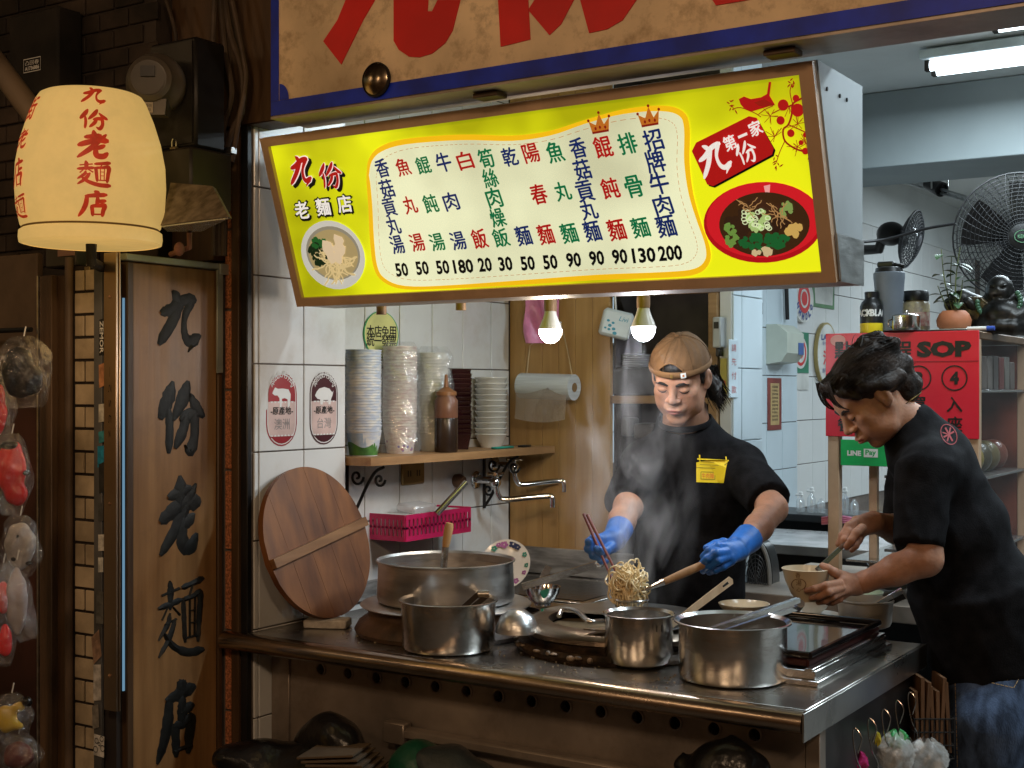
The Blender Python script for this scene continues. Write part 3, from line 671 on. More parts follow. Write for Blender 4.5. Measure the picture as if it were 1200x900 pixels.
# the box behind
YB = atY(1010,300,2.0); YB = 2.565
q = B(); a = SO-SN*0.013; c = a+SUY*SH
q.prism([a+SUX*(SW-0.0), c+SUX*SW, Vector((x1_, YB, c.z)), Vector((x1_, YB, a.z))], (0.003, 0, 0)); q.build('side_panel', mat('pale grey painted sheet', (0.30,0.335,0.35), rough=0.55, metal=0.0, var=0.05, grime=0.2, gcol=(0.3,0.28,0.25)), t)
q = B(); q.prism([a, c, Vector((x0_, YB, c.z)), Vector((x0_, YB, a.z))], (-0.003, 0, 0)); q.prism([a-Vector((.003,0,0)), a+SUX*(SW+.003), Vector((x1_+.003, YB, a.z)), Vector((x0_-.003, YB, a.z))], (0,0,-0.003)); q.build('box_sheet', M['steel_dirty'], t)
q = B(); q.prism([Vector((x1_+.0035, SB+.005, a.z-0.004)), Vector((x1_+.0035, SB-0.02, a.z+0.085)), Vector((x1_+.0035, YB+.002, a.z+0.085)), Vector((x1_+.0035, YB+.002, a.z-0.004))], (0.002,0,0)); q.build('patch_plate', M['alu'], t)
q = B(); p = Vector((x1_+0.004, 2.40, zt_-0.03))
for yy in (2.36, 2.43, 2.47): q.lathe([(0.004,0),(0.004,0.002)], (x1_+0.0032, yy, zt_-0.04), 8, axis=(1,0,0))
q.build('screw', M['dark'], t)
# cream field with orange rim
OUT = [(431,205),(434,188),(446,175),(475,166),(540,161),(600,162),(645,156),(685,143),(730,131),(775,127),(798,133),(805,150),(805,190),(810,228),(820,262),(829,288),(829,306),(815,318),(780,322),(700,325),(610,331),(530,336),(475,337),(450,328),(440,312),(436,280),(434,240)]
loc = catmull([sgl(x, y) for x, y in OUT]+[sgl(*OUT[0])], 4)[:-1]
cxm = sum(p[0] for p in loc)/len(loc); cym = sum(p[1] for p in loc)/len(loc)
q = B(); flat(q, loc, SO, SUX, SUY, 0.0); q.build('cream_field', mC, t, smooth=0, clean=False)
q = B(); ribbon(q, loc, [0.007+0.005*abs(math.sin(i*0.11)) for i in range(len(loc))], SO, SUX, SUY, 0.0004, True); q.build('orange_rim', mO, t, smooth=0, clean=False)
q = B(); ins = [(cxm+(x-cxm)*(1-0.022/ max(.05,abs(x-cxm)+.0) if abs(x-cxm)>.3 else 0.965), cym+(y-cym)*0.90) for x, y in loc]
for i in range(len(ins)):
    if i % 2 == 0:
        a_ = ins[i]; c_ = ins[(i+1) % len(ins)]; L_ = math.hypot(c_[0]-a_[0], c_[1]-a_[1]); nn = max(1, int(L_/0.012))
        for k in range(nn): pa = [a_[j]+(c_[j]-a_[j])*(k/nn) for j in (0,1)]; pb = [a_[j]+(c_[j]-a_[j])*((k+.6)/nn) for j in (0,1)]; ribbon(q, [pa, pb], 0.0010, SO, SUX, SUY, 0.0006)
    else:
        a_ = ins[i]; c_ = ins[(i+1) % len(ins)]; L_ = math.hypot(c_[0]-a_[0], c_[1]-a_[1]); nn = max(1, int(L_/0.012))
        for k in range(nn): pa = [a_[j]+(c_[j]-a_[j])*(k/nn) for j in (0,1)]; pb = [a_[j]+(c_[j]-a_[j])*((k+.6)/nn) for j in (0,1)]; ribbon(q, [pa, pb], 0.0010, SO, SUX, SUY, 0.0006)
pr = lambda nm, c, e=0.28: mat(nm, c, rough=0.35, var=0.02, emit=c, estr=e)
q.build('stitch_line', pr('print orange line', (0.7,0.30,0.10)), t, smooth=0, clean=False)
PB, PG, PR, PK = pr('print blue', (0.012,0.035,0.22)), pr('print green', (0.005,0.26,0.10)), pr('print red', (0.62,0.015,0.015)), pr('print black', (0.004,0.004,0.006), .2)
MENU = [('b', '香菇貢丸湯', [(448,197),(453.6,221),(456.6,243),(461,264),(465.6,286.5)], '50', (471,316)),
 ('r', '魚丸湯', [(472.5,195.6),(480.6,240),(489,284)], '50', (495,314)), ('g', '餛飩湯', [(496,193.5),(504.6,238.5),(512.4,283.5)], '50', (519,313)),
 ('b', '牛肉湯', [(520,190),(528.6,236),(537,282)], '180', (543,312)), ('r', '白飯', [(545,188),(562,279.6)], '20', (568.5,310)),
 ('g', '筍絲肉燥飯', [(570,185.4),(574.5,208.5),(579,231.6),(583.5,255),(587,278.4)], '30', (592.5,309)), ('b', '乾麵', [(597.6,183.6),(613.5,276)], '50', (618.6,308.4)),
 ('r', '陽春麵', [(622.5,179.4),(631.5,227.4),(639.6,274.5)], '50', (645,307)), ('g', '魚丸麵', [(650.5,178),(659.5,224),(667,273)], '90', (672.4,304.5)),
 ('b', '香菇貢丸麵', [(677.5,173.4),(682.6,198.6),(685.6,224),(690,246),(694,270.6)], '90', (699.4,302.4)), ('r', '餛飩麵', [(706.6,172),(715,220.5),(722.5,269)], '90', (726.4,300.6)),
 ('g', '排骨麵', [(735.4,168),(743,218.4),(750.4,266.4)], '130', (754.6,299)), ('b', '招牌牛肉麵', [(765.4,164),(768,189),(772.6,214.5),(777,240),(780.4,264.6)], '200', (785.5,296.4))]
LF = 0.0008
for colr, chs, pos, price, pp in MENU:
    for ch, (x, y) in zip(chs, pos):
        P = sg(x, y); dist = (P-CAM).dot(FW); px = (18.5+(x-450)/330*4.0); h = px*dist/1550; q = B()
        put_text(q, ch, P, SUX, SUY, h=h*random.uniform(.95,1.06)*1.12, w=h*random.uniform(.98,1.06), bold=0.027, shear=-0.10, rot=R_(5), lift=LF)
        q.build('menu_character', {'b': PB, 'g': PG, 'r': PR}[colr], t, smooth=0, clean=False)
    q = B(); P = sg(*pp); dist = (P-CAM).dot(FW); h = (16.5+(pp[0]-470)/330*2)*dist/1550
    put_text(q, price, P, SUX, SUY, h=h*1.02, w=h*(0.56*len(price)), bold=0.035, lift=LF); q.build('price', PK, t, smooth=0, clean=False)
# crowns
for cx, cy in ((703,147),(761,139)):
    P = sg(cx, cy); s = (P-CAM).dot(FW)/1550; q = B()
    flat(q, [(x*s, y*s) for x, y in [(-11,-8),(11,-7),(14,9),(6,1),(1,14),(-5,1),(-14,6)]], P, SUX, SUY, 0.001)
    q.build('crown', pr('print gold', (0.75,0.25,0.03)), t, smooth=0, clean=False); q = B()
    flat(q, [(x*s, y*s) for x, y in [(-11,-9),(11,-8),(11.3,-5.5),(-11.3,-6.5)]], P, SUX, SUY, 0.0012)
    for ex, ey in ((14,9.5),(1,15),(-14,7)): flat(q, ell(ex*s, ey*s, 1.8*s, 1.8*s, 8), P, SUX, SUY, 0.0012)
    for ex, ey in ((0,-2),(-6,-3),(7,-2.5)): flat(q, ell(ex*s, ey*s, 1.5*s, 2*s, 8), P, SUX, SUY, 0.0012)
    q.build('crown_jewels', pr('print dark red', (0.35,0.02,0.01)), t, smooth=0, clean=False)
# left logo
def bt(ch, x0, y0, x1, y1, m, nm, fat, dx=0, dy=0, lift=0.001, sl=0.0, R=None):
    o = sg(x0+dx, y1+dy); e = sg(x1+dx, y1+dy); u = sg(x0+dx, y0+dy)
    q = B(); brush(q, ch, o+SN*lift, SUX, SUY, abs((u-o).dot(SUY)), abs((e-o).dot(SUX)), fat=fat, sl=sl); q.build(nm, m, t, smooth=0, clean=False)
wh = pr('print white', (0.8,0.8,0.78), .6)
bt('九', 342,184,368,220, PK, 'logo_shadow', 2.2, 3, 3, .0006, .15); bt('九', 342,184,368,220, wh, 'logo_outline', 1.9, 0, 0, .0021, .15); bt('九', 342,184,368,220, PR, 'logo_character', 1.35, 0, 0, .0036, .15)
bt('份', 376,192,404,222, PK, 'logo_shadow', 2.0, 3, 3, .0006, .1); bt('份', 376,192,404,222, wh, 'logo_outline', 1.7, 0, 0, .0021, .1); bt('份', 376,192,404,222, PR, 'logo_character', 1.2, 0, 0, .0036, .1)
for i, ch in enumerate('老麵店'):
    P = sg(354+i*25, 246-i*3.6); s = (P-CAM).dot(FW)/1550
    for bo, m_, lf, sc in ((0.075, PK, .0006, 23.5), (0.03, wh, .0012, 20)):
        q = B(); put_text(q, ch, P+Vector((0.001 if bo > .05 else 0, 0, -0.001 if bo > .05 else 0)), SUX, SUY, h=sc*s, w=sc*1.02*s, bold=bo, rot=R_(0), lift=lf); q.build('logo_lettering', m_, t, smooth=0, clean=False)
# printed bowls
def spots(q, cx, cy, rx, ry, P, n, r0, r1, lift, seed, ar=1.0):
    rg = random.Random(seed)
    for k in range(n):
        a = rg.uniform(0, 6.283); rr = math.sqrt(rg.random()); r = rg.uniform(r0, r1)
        flat(q, [(cx+rr*rx*math.cos(a)+r*ar*math.cos(w_)*rg.uniform(.7,1.2), cy+rr*ry*math.sin(a)+r*math.sin(w_)*rg.uniform(.7,1.2)) for w_ in [i*6.283/9 for i in range(9)]], P, SUX, SUY, lift+k*1.5e-5)
def noodle(q, cx, cy, rx, ry, P, n, wd, lift, seed):
    rg = random.Random(seed)
    for k in range(n):
        a = rg.uniform(0, 6.283); rr = rg.random(); x = cx+rr*rx*math.cos(a); y = cy+rr*ry*math.sin(a); d = rg.uniform(0, 6.283); pts = []
        for i in range(7):
            pts.append((x, y)); x += wd*2.6*math.cos(d); y += wd*2.6*math.sin(d); d += rg.uniform(-.7,.7)
        ribbon(q, catmull(pts, 3), wd, P, SUX, SUY, lift+k*2e-5)
P = sg(390, 299); s = (P-CAM).dot(FW)/1550*1.14
for nm, rx, ry, dx, dy, m_, lf in (('bowl_print', 46, 42, 0, 0, pr('print bowl white', (0.62,0.64,0.60), .5), .0008), ('bowl_print', 39, 33, 1, 2, pr('print bowl inner', (0.34,0.33,0.26), .4), .0012), ('broth_print', 36, 30, 1, 1, pr('print broth', (0.42,0.34,0.16), .5), .0015)):
    q = B(); flat(q, ell(dx*s, dy*s, rx*s/1.1, ry*s*.86, 32), P, SUX, SUY, lf); q.build(nm, m_, t, smooth=0, clean=False)
q = B(); spots(q, -18*s, 4*s, 11*s, 14*s, P, 40, 2*s, 4*s, .0018, 3); q.build('seaweed_print', pr('print dark green', (0.012,0.035,0.012), .3), t, smooth=0, clean=False)
q = B(); spots(q, -14*s, 14*s, 9*s, 5*s, P, 24, 1.5*s, 3*s, .0026, 4); q.build('greens_print', pr('print leaf', (0.02,0.14,0.03), .4), t, smooth=0, clean=False)
q = B(); noodle(q, 4*s, -8*s, 14*s, 8*s, P, 40, 1.5*s, .0020, 5); q.build('noodles_print', pr('print noodle', (0.62,0.50,0.25), .6), t, smooth=0, clean=False)
q = B(); spots(q, 4*s, 6*s, 14*s, 11*s, P, 12, 4*s, 8*s, .0031, 6); q.build('dumpling_print', pr('print dumpling', (0.66,0.54,0.36), .6), t, smooth=0, clean=False)
P = sg(893, 261); s = (P-CAM).dot(FW)/1550
for rx, ry, dx, dy, m_, lf in ((74, 48, 0, 0, pr('print bowl red', (0.42,0.006,0.012), .55), .0008), (71, 45, 1, 3, pr('print bowl red light', (0.58,0.012,0.02), .6), .0011), (56, 38, 2, -2, pr('print dark broth', (0.05,0.022,0.008), .45), .0014)):
    q = B(); flat(q, ell(dx*s, dy*s, rx*s, ry*s, 40), P, SUX, SUY, lf); q.build('bowl_print', m_, t, smooth=0, clean=False)
for (cx, cy, rx, ry, n, r0, r1, c, lf, sd) in [(-18,4,22,18,16,5,10,(0.035,0.016,0.008),.0017,1),(10,14,20,12,14,5,9,(0.05,0.02,0.01),.0020,2),(20,-4,12,12,10,4,8,(0.03,0.013,0.007),.0023,3),
        (2,-22,30,9,60,2,4.5,(0.012,0.12,0.03),.0026,4),(-40,-12,8,14,16,2,5,(0.15,0.30,0.06),.0036,5),(-6,4,16,12,30,2,4,(0.40,0.58,0.22),.0039,6),(38,-10,9,7,5,4,7,(0.62,0.42,0.12),.0045,7),(34,14,8,8,10,2,5,(0.22,0.35,0.1),.0047,8),(0,-34,22,3,8,3,6,(0.62,0.52,0.3),.0049,9)]:
    q = B(); spots(q, cx*s, cy*s, rx*s, ry*s, P, n, r0*s, r1*s, lf, sd); q.build('food_print', pr('print food %d' % sd, c, .5), t, smooth=0, clean=False)
q = B()
for k in range(22):
    rg = random.Random(k+50); cx, cy = (-6+rg.uniform(-16,16))*s, (4+rg.uniform(-12,12))*s; ribbon(q, ell(cx, cy, 3*s, 2.4*s, 9), 1.2*s, P, SUX, SUY, .0051+k*1e-5, True)
q.build('scallion_print', pr('print scallion', (0.62,0.75,0.45), .6), t, smooth=0, clean=False)
q = B(); noodle(q, 22*s, 10*s, 12*s, 5*s, P, 14, 1.0*s, .0053, 15); noodle(q, -10*s, 20*s, 14*s, 3*s, P, 8, 1.0*s, .0056, 16); q.build('noodles_print', pr('print brown noodle', (0.45,0.26,0.10), .5), t, smooth=0, clean=False)
q = B(); flat(q, [(x*s, y*s) for x, y in [(8,43),(16,44),(14,34),(9,33)]], P, SUX, SUY, .0013); q.build('glint_print', pr('print pink', (0.75,0.35,0.35), .6), t, smooth=0, clean=False)
# stamp
q = B(); flat(q, [sgl(*p) for p in [(813,180),(818,170),(880,139),(889,141),(909,176),(907,183),(838,220),(831,218)]], SO, SUX, SUY, .0008); q.build('stamp_shadow', PK, t, smooth=0, clean=False)
q = B(); flat(q, [sgl(*p) for p in [(811,177),(816,167),(878,136),(887,138),(907,174),(905,181),(836,218),(829,216)]], SO, SUX, SUY, .0011); q.build('stamp', PR, t, smooth=0, clean=False)
RU = (SUX*math.cos(R_(16))+SUY*math.sin(R_(16))); RV = SN.cross(RU)
def bt2(ch, px, py, hpx, fat):
    P = sg(px, py); s = (P-CAM).dot(FW)/1550; q = B(); brush(q, ch, P+SN*.0014, RU, RV, hpx*s, hpx*s*1.05, fat=fat); q.build('stamp_character', wh, t, smooth=0, clean=False)
bt2('九', 826,214, 40, 1.2); bt2('份', 868,196, 26, 1.0)
for i, ch in enumerate('第一家'):
    P = sg(856+i*15, 167-i*8.5); s = (P-CAM).dot(FW)/1550; q = B(); put_text(q, ch, P, RU, RV, w=(15 if ch != '一' else 12)*s, h=(17 if ch != '一' else 3)*s, bold=0.03, lift=.0032); q.build('stamp_lettering', wh, t, smooth=0, clean=False)
# bird, branches and blossoms
mR2 = pr('print maroon', (0.34,0.015,0.008), .45)
def pl(pts, lift, m_, nm): q = B(); flat(q, [sgl(*p) for p in pts], SO, SUX, SUY, lift); q.build(nm, m_, t, smooth=0, clean=False)
pl([(866,116),(872,113),(880,116),(892,114),(899,110),(901,96),(904,96),(902,112),(908,122),(900,125),(890,128),(880,131),(873,128),(868,122)], .0009, PR, 'bird_print')
pl([(884,120),(896,116),(909,123),(899,125),(890,124)], .0012, mR2, 'bird_wing_print')
q = B()
for pts, wd in [([(950,110),(938,116),(929,122),(928,134),(924,146),(918,152),(920,165),(932,174),(945,178)], 2.2), ([(930,122),(915,128),(905,133)],1.2), ([(924,146),(938,152),(950,158)],1.3), ([(889,134),(897,128),(906,124)],1.0), ([(858,128),(868,126),(884,132),(892,137)],1.0), ([(920,165),(914,178),(910,190)],1.0), ([(950,158),(952,172),(950,188)],1.0), ([(929,122),(926,108),(928,98)],1.0)]:
    s = 2.5/1550; ribbon(q, catmull([sgl(*p) for p in pts], 4), wd*s, SO, SUX, SUY, .0009)
rg = random.Random(3)
for cx, cy in [(903,136),(935,145),(908,160),(935,172),(925,125),(945,168)]:
    for k in range(11):
        a = rg.uniform(0, 6.28); L_ = rg.uniform(6, 13); ribbon(q, [sgl(cx, cy), sgl(cx+L_*math.cos(a), cy+L_*math.sin(a))], 0.0011, SO, SUX, SUY, .0010+k*1e-5)
for (cx, cy) in [(928,100),(950,190),(910,190),(858,124),(948,130)]:
    for k in range(8):
        a = rg.uniform(0, 6.28); L_ = rg.uniform(3, 7); x, y = cx+rg.uniform(-4,4), cy+rg.uniform(-7,7); ribbon(q, [sgl(x, y), sgl(x+L_*.5*math.cos(a), y+L_*.5*math.sin(a)), sgl(x+L_*math.cos(a), y+L_*math.sin(a))], [0.0008,0.0028,0.0006], SO, SUX, SUY, .0010+k*1e-5)
q.build('branch_print', mR2, t, smooth=0, clean=False)
q = B()
for cx, cy, r in [(918,123,6.5),(935,129,7.5),(915,141,5),(927,156,4.5),(933,115,4),(944,158,3),(939,167,3),(944,177,4),(953,172,4),(950,130,4)]:
    x, y = sgl(cx, cy); flat(q, ell(x, y, r*2.5/1550, r*2.5/1550, 14), SO, SUX, SUY, .0013)
q.build('blossom_print', PR, t, smooth=0, clean=False)
# lightbox hanging lugs and lamp sockets under it
b = B()
for px, py in ((447,363),(540,358)): p = atZ(px, py, 3.3); b.lathe([(0.013,0),(0.013,0.028)], (p.x, p.y, p.z-0.012), 14)
b.build('socket_stub', M['brown_metal'], t)

# ================================================================ LED BULBS
def bulb(px, py, Y, col, lab):
    p = atY(px, py, Y); t = thing('light_bulb', p, lab, 'light bulb', 'lit bulbs hanging under the menu sign')
    b = B(); b.lathe([(0.0001,-0.032),(0.012,-0.029),(0.022,-0.021),(0.0285,-0.008),(0.0295,0.004)], p, 24, cap=False); b.build('glass', emis('bulb glow %s' % px, col, 26), t)
    b = B(); b.lathe([(0.0297,0.0045),(0.027,0.014),(0.020,0.030),(0.016,0.042),(0.0145,0.05)], p, 24, cap=False); b.build('heat_sink', mat('bulb body', (0.62,0.55,0.48), rough=0.35, var=0.05), t)
    b = B(); b.lathe([(0.016,0.05),(0.0165,0.062),(0.0165,0.12),(0.012,0.125)], p, 20); b.build('socket', M['brown_metal'], t)
    lamp('bulb_light', 'POINT', (p.x, p.y, p.z-0.055), 2.6, col, 0.03)
    return t
bulb(645, 388, 2.86, (1.0,0.84,0.66), 'warm lit bulb in front of the pink bag, left one of two')
bulb(754, 385, 2.86, (0.90,0.92,1.0), 'cool white lit bulb right above the tan cap')
# ================================================================ FLUORESCENT LIGHTS
def tube_light(x0, Y, z, L_, e, lab, n=2):
    t = thing('fluorescent_light', (x0, Y, z), lab, 'ceiling light', 'fluorescent ceiling lights')
    b = B(); b.box((x0, Y-0.09, z), (x0+L_, Y+0.09, z+0.035), 0.004); b.build('housing', mat('lamp housing', (0.6,0.68,0.70), rough=0.4), t)
    for k in range(n):
        yy = Y+(-0.045 if k == 0 else 0.045)
        b = B(); b.tube([(x0+0.03, yy, z-0.02), (x0+L_-0.03, yy, z-0.02)], 0.019, 12); b.build('tube', emis('fluorescent tube', (0.80,0.93,1.0), 5.0), t)
        b = B(); b.box((x0+0.012, yy-0.015, z-0.038), (x0+0.03, yy+0.015, z)); b.build('tube_holder', M['dark'], t)
    lamp('fluorescent_tube_light', 'AREA', (x0+L_/2, Y, z-0.05), e, (0.78,0.92,1.0), L_, sy=0.12)
tube_light(-1.385, 4.95, 2.655, 1.25, 26, 'twin tube fluorescent ceiling light in front of the white beam')
tube_light(-1.05, 4.45, 2.655, 1.25, 14, 'fluorescent ceiling light half hidden behind the fascia sign')
tube_light(-1.55, 7.8, 2.655, 1.25, 34, 'fluorescent ceiling light at the back of the shop beyond the beam')
tube_light(-0.7, 3.1, 2.655, 1.25, 22, 'added fluorescent light out of view, brightening the right of the kitchen')  # extra unseen tube, added to lift the interior light

# ================================================================ LANTERN
lc = atZ(107, 200, 2.9); s = 2.9/1550; t = thing('lantern', (lc.x, lc.y, lc.z-0.165), 'glowing cream lantern with red vertical characters standing left of the shop', 'lantern')
zc = lc.z
ml = mat('lantern skin', (0.62,0.46,0.22), rough=0.5, var=0.10, scale=14, emit=(0.84,0.54,0.16), estr=0.40, grime=0.08)
prof = [(76,-87),(80,-86),(81,-80),(80.5,-73),(76,-70),(79,-66),(83.5,-45),(85,-20),(84,5),(79,32),(71,58),(62,80),(58,86),(54,88),(45,89)]
b = B(); b.lathe([(r*s, z*s) for r, z in prof], lc, 56, cap=False); b.build('shade', ml, t, smooth=50)
b = B(); b.lathe([(0.0001,-87),(76,-86.5)], (0,0,0), 4); b = B(); b.tube([(lc.x+76.6*s*math.cos(a), lc.y+76.6*s*math.sin(a), lc.z-69.5*s) for a in [2*math.pi*k/56 for k in range(56)]], 1.3*s, 6, closed=True); b.build('ring_line', mat('lantern ring', (0.20,0.12,0.04), rough=.6), t)
b = B(); b.lathe([(0.001,-86*s),(77*s,-86.5*s)], lc, 40, cap=False); b.build('base_disc', ml, t)
b = B(); b.lathe([(46*s,88*s),(40*s,87*s),(0.001,87*s)], lc, 40, cap=False); b.build('top_disc', M['brown_wood'], t)
def on_lantern(ang, z, lift=0.0012):
    zz = z/s; r = np.interp(zz, [p[1] for p in prof[5:]], [p[0] for p in prof[5:]])*s+lift
    return Vector((lc.x+r*math.cos(ang), lc.y+r*math.sin(ang), lc.z+z))
cdir = math.atan2(-lc.y, -lc.x)
def lchar(ch, ang0, zlo, wd, hh, m_):
    q = B(); brush(q, ch, Vector((0,0,0)), Vector((1,0,0)), Vector((0,1,0)), hh, wd, fat=1.7)
    vs = [tuple(on_lantern(ang0+v[0]/(82*s), zlo+v[1], 0.001+v[2])) for v in q.v]; q2 = B(); q2.add(vs, q.f); q2.build('red_character', m_, t, smooth=0, clean=False)
mlr = mat('lantern red', (0.45,0.03,0.008), rough=0.5, var=0.25, scale=50, emit=(0.50,0.035,0.01), estr=0.35)
for i, ch in enumerate('九份老麵店'):
    wz = [(116,136),(143,166),(168,199),(203,230),(236,264)][i]; lchar(ch, cdir+0.03-17*s/(82*s), (200-wz[1])*s, 34*s, (wz[1]-wz[0])*s, mlr)
for i, ch in enumerate('街老店麵'):
    wz = [(122,150),(160,184),(195,228),(236,262)][i]
    q = B()
    if ch in BR: brush(q, ch, Vector((0,0,0)), Vector((1,0,0)), Vector((0,1,0)), (wz[1]-wz[0])*s, 34*s, fat=1.2)
    else: put_text(q, ch, Vector((17*s,14*s,0)), Vector((1,0,0)), Vector((0,1,0)), h=28*s, bold=0.03)
    q2 = B(); q2.add([tuple(on_lantern(cdir-1.42+v[0]/(82*s), (200-wz[1])*s+v[1], 0.001+v[2])) for v in q.v], q.f); q2.build('red_character', mlr, t, smooth=0, clean=False)
b = B(); b.tube([(lc.x, lc.y, lc.z-86*s), (lc.x, lc.y, lc.z-0.20), (-2.44, 2.03, lc.z-0.20)], 0.012, 8); b.build('bracket', M['iron'], t)
lamp('lantern_light', 'POINT', (lc.x+0.10, lc.y-0.12, lc.z-0.36), 0.5, (1.0,0.62,0.25), 0.10)
# ================================================================ warm lamps over the alley, behind the camera
for k, (x, y, z, e) in enumerate([(-2.6,-0.5,2.75,11),(-0.8,-0.3,2.9,38),(1.0,-0.6,2.9,48),(-3.9,0.2,2.9,3)]):
    t = thing('alley_lamp', (x, y, z), ['round paper lamp strung over the alley, nearest the lantern', 'round paper lamp over the middle of the alley', 'round paper lamp over the right of the alley', 'round paper lamp over the far left of the alley'][k], 'hanging lamp', 'lamps strung over the alley')
    b = B(); b.sphere((x, y, z), 0.11, 16, 10); b.build('shade', emis('alley lamp glow', (1.0,0.62,0.28), 6), t)
    b = B(); b.tube([(x, y, z+0.11), (x, y, 3.4)], 0.004, 6); b.build('cord', M['black'], t)
    o = lamp('alley_lamp_light', 'POINT', (x, y+0.02, z-0.16), e, (1.0,0.68,0.42), 0.12)
b = B(); b.box((-6, -2.2, 0), (6, -2.0, 4.0)); b.build('wall_opposite', mat('opposite shop front', (0.30,0.20,0.13), rough=0.7, var=0.5, scale=1.2, bump=0.2), kind='structure')
b = B(); b.box((-6, -2.2, 3.42), (6, 3.0, 3.5)); b.build('alley_awning', mat('dark awning', (0.05,0.04,0.035), rough=0.8), kind='structure')
# ================================================================ COUNTER
HC = 0.85
t = thing('cooking_counter', (-1.6, 2.6, 0), 'long stainless steel cooking counter with rounded front rail and a row of round holes', 'counter')
XR = -0.885
b = B()
b.box((-2.318, 2.372, HC-0.03), (XR-0.0, 3.14, HC), 0.002)
b.build('worktop', M['steel_top'], t)
b = B(); b.box((-2.398, 3.1405, HC-0.03), (-1.80, 3.672, HC-0.001), 0.002); b.build('sink_worktop', M['steel_top'], t)
b = B()  # rounded front rail
pr_ = [(0.0,0.0),(-0.012,0.0),(-0.024,-0.006),(-0.031,-0.018),(-0.031,-0.03),(-0.024,-0.040),(-0.010,-0.043),(0.0,-0.042)]
b.prism([(-2.385, 2.3715+y, HC+z) for y, z in pr_], (XR+0.0+2.385, 0, 0)); b.build('front_rail', mat('front rail steel', (0.42,0.34,0.27), rough=0.25, metal=1, var=0.1, scale=5, rvar=0.1, bump=0.15, bscale=25, grime=0.4, gcol=(0.15,0.1,0.06)), t, smooth=60)
b = B(); b.box((XR+0.001, 2.345, HC-0.055), (XR+0.006, 3.15, HC-0.001), 0.001); b.box((XR-0.03, 3.1445, HC-0.055), (XR+0.004, 3.150, HC-0.002)); b.build('side_edge', M['steel_top'], t)
# front panel with holes: a sheet cut by round holes
FY = 2.46
b = B(); hz = HC-0.085; hr = 0.013; hx = [-2.155+0.087*k for k in range(15)]
xs = [-2.318]+[h for h in hx]+[XR-0.03]
b.box((-2.318, FY, 0.02), (XR-0.035, FY+0.004, hz-0.028)); b.box((-2.318, FY, hz+0.028), (XR-0.035, FY+0.004, HC-0.031))
edges = [-2.318]
for h in hx:
    if h+0.03 < XR-0.035: b.box((edges[-1], FY, hz-0.0278), (h-0.028, FY+0.004, hz+0.0278)); edges.append(h+0.028)
b.box((edges[-1], FY, hz-0.0278), (XR-0.035, FY+0.004, hz+0.0278))
for h in hx:
    if h+0.03 >= XR-0.035: continue
    n = 24; inn = [(h+hr*math.cos(2*math.pi*k/n), hz+hr*math.sin(2*math.pi*k/n)) for k in range(n)]
    def sqr(a):
        c_, s_ = math.cos(a), math.sin(a); m_ = max(abs(c_), abs(s_)); return (h+0.028*c_/m_, hz+0.028*s_/m_)
    out = [sqr(2*math.pi*k/n) for k in range(n)]
    vs = [(x, FY+0.0005, z) for x, z in inn+out]+[(x, FY+0.02, z) for x, z in inn]
    b.add(vs, [(k, (k+1)%n, n+(k+1)%n, n+k) for k in range(n)]+[(k, (k+1)%n, 2*n+(k+1)%n, 2*n+k) for k in range(n)])
    b.lathe([(hr,0),(hr+0.003,0.001),(hr+0.003,0.003),(hr,0.004)], (h, FY+0.0005, hz), 20, axis=(0,-1,0), cap=False)
b.build('front_panel', M['steel_dirty'], t)
b = B(); b.box((-2.318, FY+0.08, 0.02), (XR-0.04, FY+0.085, HC-0.035)); b.build('inner_liner', M['dark'], t)
b = B(); b.box((XR-0.034, FY-0.002, 0.02), (XR-0.004, FY+0.03, HC-0.0315), 0.002); b.build('corner_post', M['steel_dirty'], t); b = B(); b.box((-2.29, FY-0.006, 0.55), (-2.255, FY-0.0005, HC-0.05), 0.002); b.build('hinge_plate', M['steel_dirty'], t)
b = B(); b.box((XR-0.01, FY+0.031, 0.02), (XR-0.006, 3.13, HC-0.032)); b.build('side_panel', mat('dark side sheet', (0.08,0.075,0.075), rough=0.35, metal=0.9, var=0.2, grime=0.3), t)
p0 = atY(455, 855, FY-0.03); p1 = atY(735, 905, FY-0.03)
b = B(); b.box((p0.x, FY-0.035, p0.z-0.016), (XR-0.1, FY-0.005, p0.z+0.010), 0.006); b.box((p0.x-0.01, FY-0.037, p0.z-0.03), (p0.x+0.05, FY-0.0045, p0.z+0.02), 0.003); b.build('lower_rail', M['steel_dirty'], t)
q = B(); P = Vector((XR-0.12, FY-0.002, 0.75))
q.tube([(P.x, P.y-.01, HC-0.042), (P.x, P.y-.012, HC-0.06), (P.x-.08, P.y-.012, HC-0.056)], 0.002, 6); q.build('wire', M['steel'], t)
# backsplash behind the sink side and back strip
b = B(); b.box((-2.396, 3.655, HC), (-1.66, 3.676, HC+0.085), 0.003); b.box((-2.398, 2.76, HC), (-2.385, 3.654, HC+0.055), 0.003); b.build('backsplash', mat('grey marble', (0.30,0.29,0.28), rough=0.35, var=0.25, scale=9, stretch=(1,1,6), grime=0.3), t)
# S hooks on the right side of the counter
for k in range(5):
    y = 2.62+0.095*k; q = B(); x = XR+0.004; z = 0.735
    q.tube(catmull([(x+.012, y, z-.02),(x+.02, y, z+.012),(x+.006, y, z+.03),(x+.002,y,z+.01),(x+.01,y,z-.035),(x+.02,y+.01,z-.065),(x+.012,y+.015,z-.09),(x+.002,y+.01,z-.075)], 4), 0.0016, 6)
    q.build('s_hook', M['steel'], t)

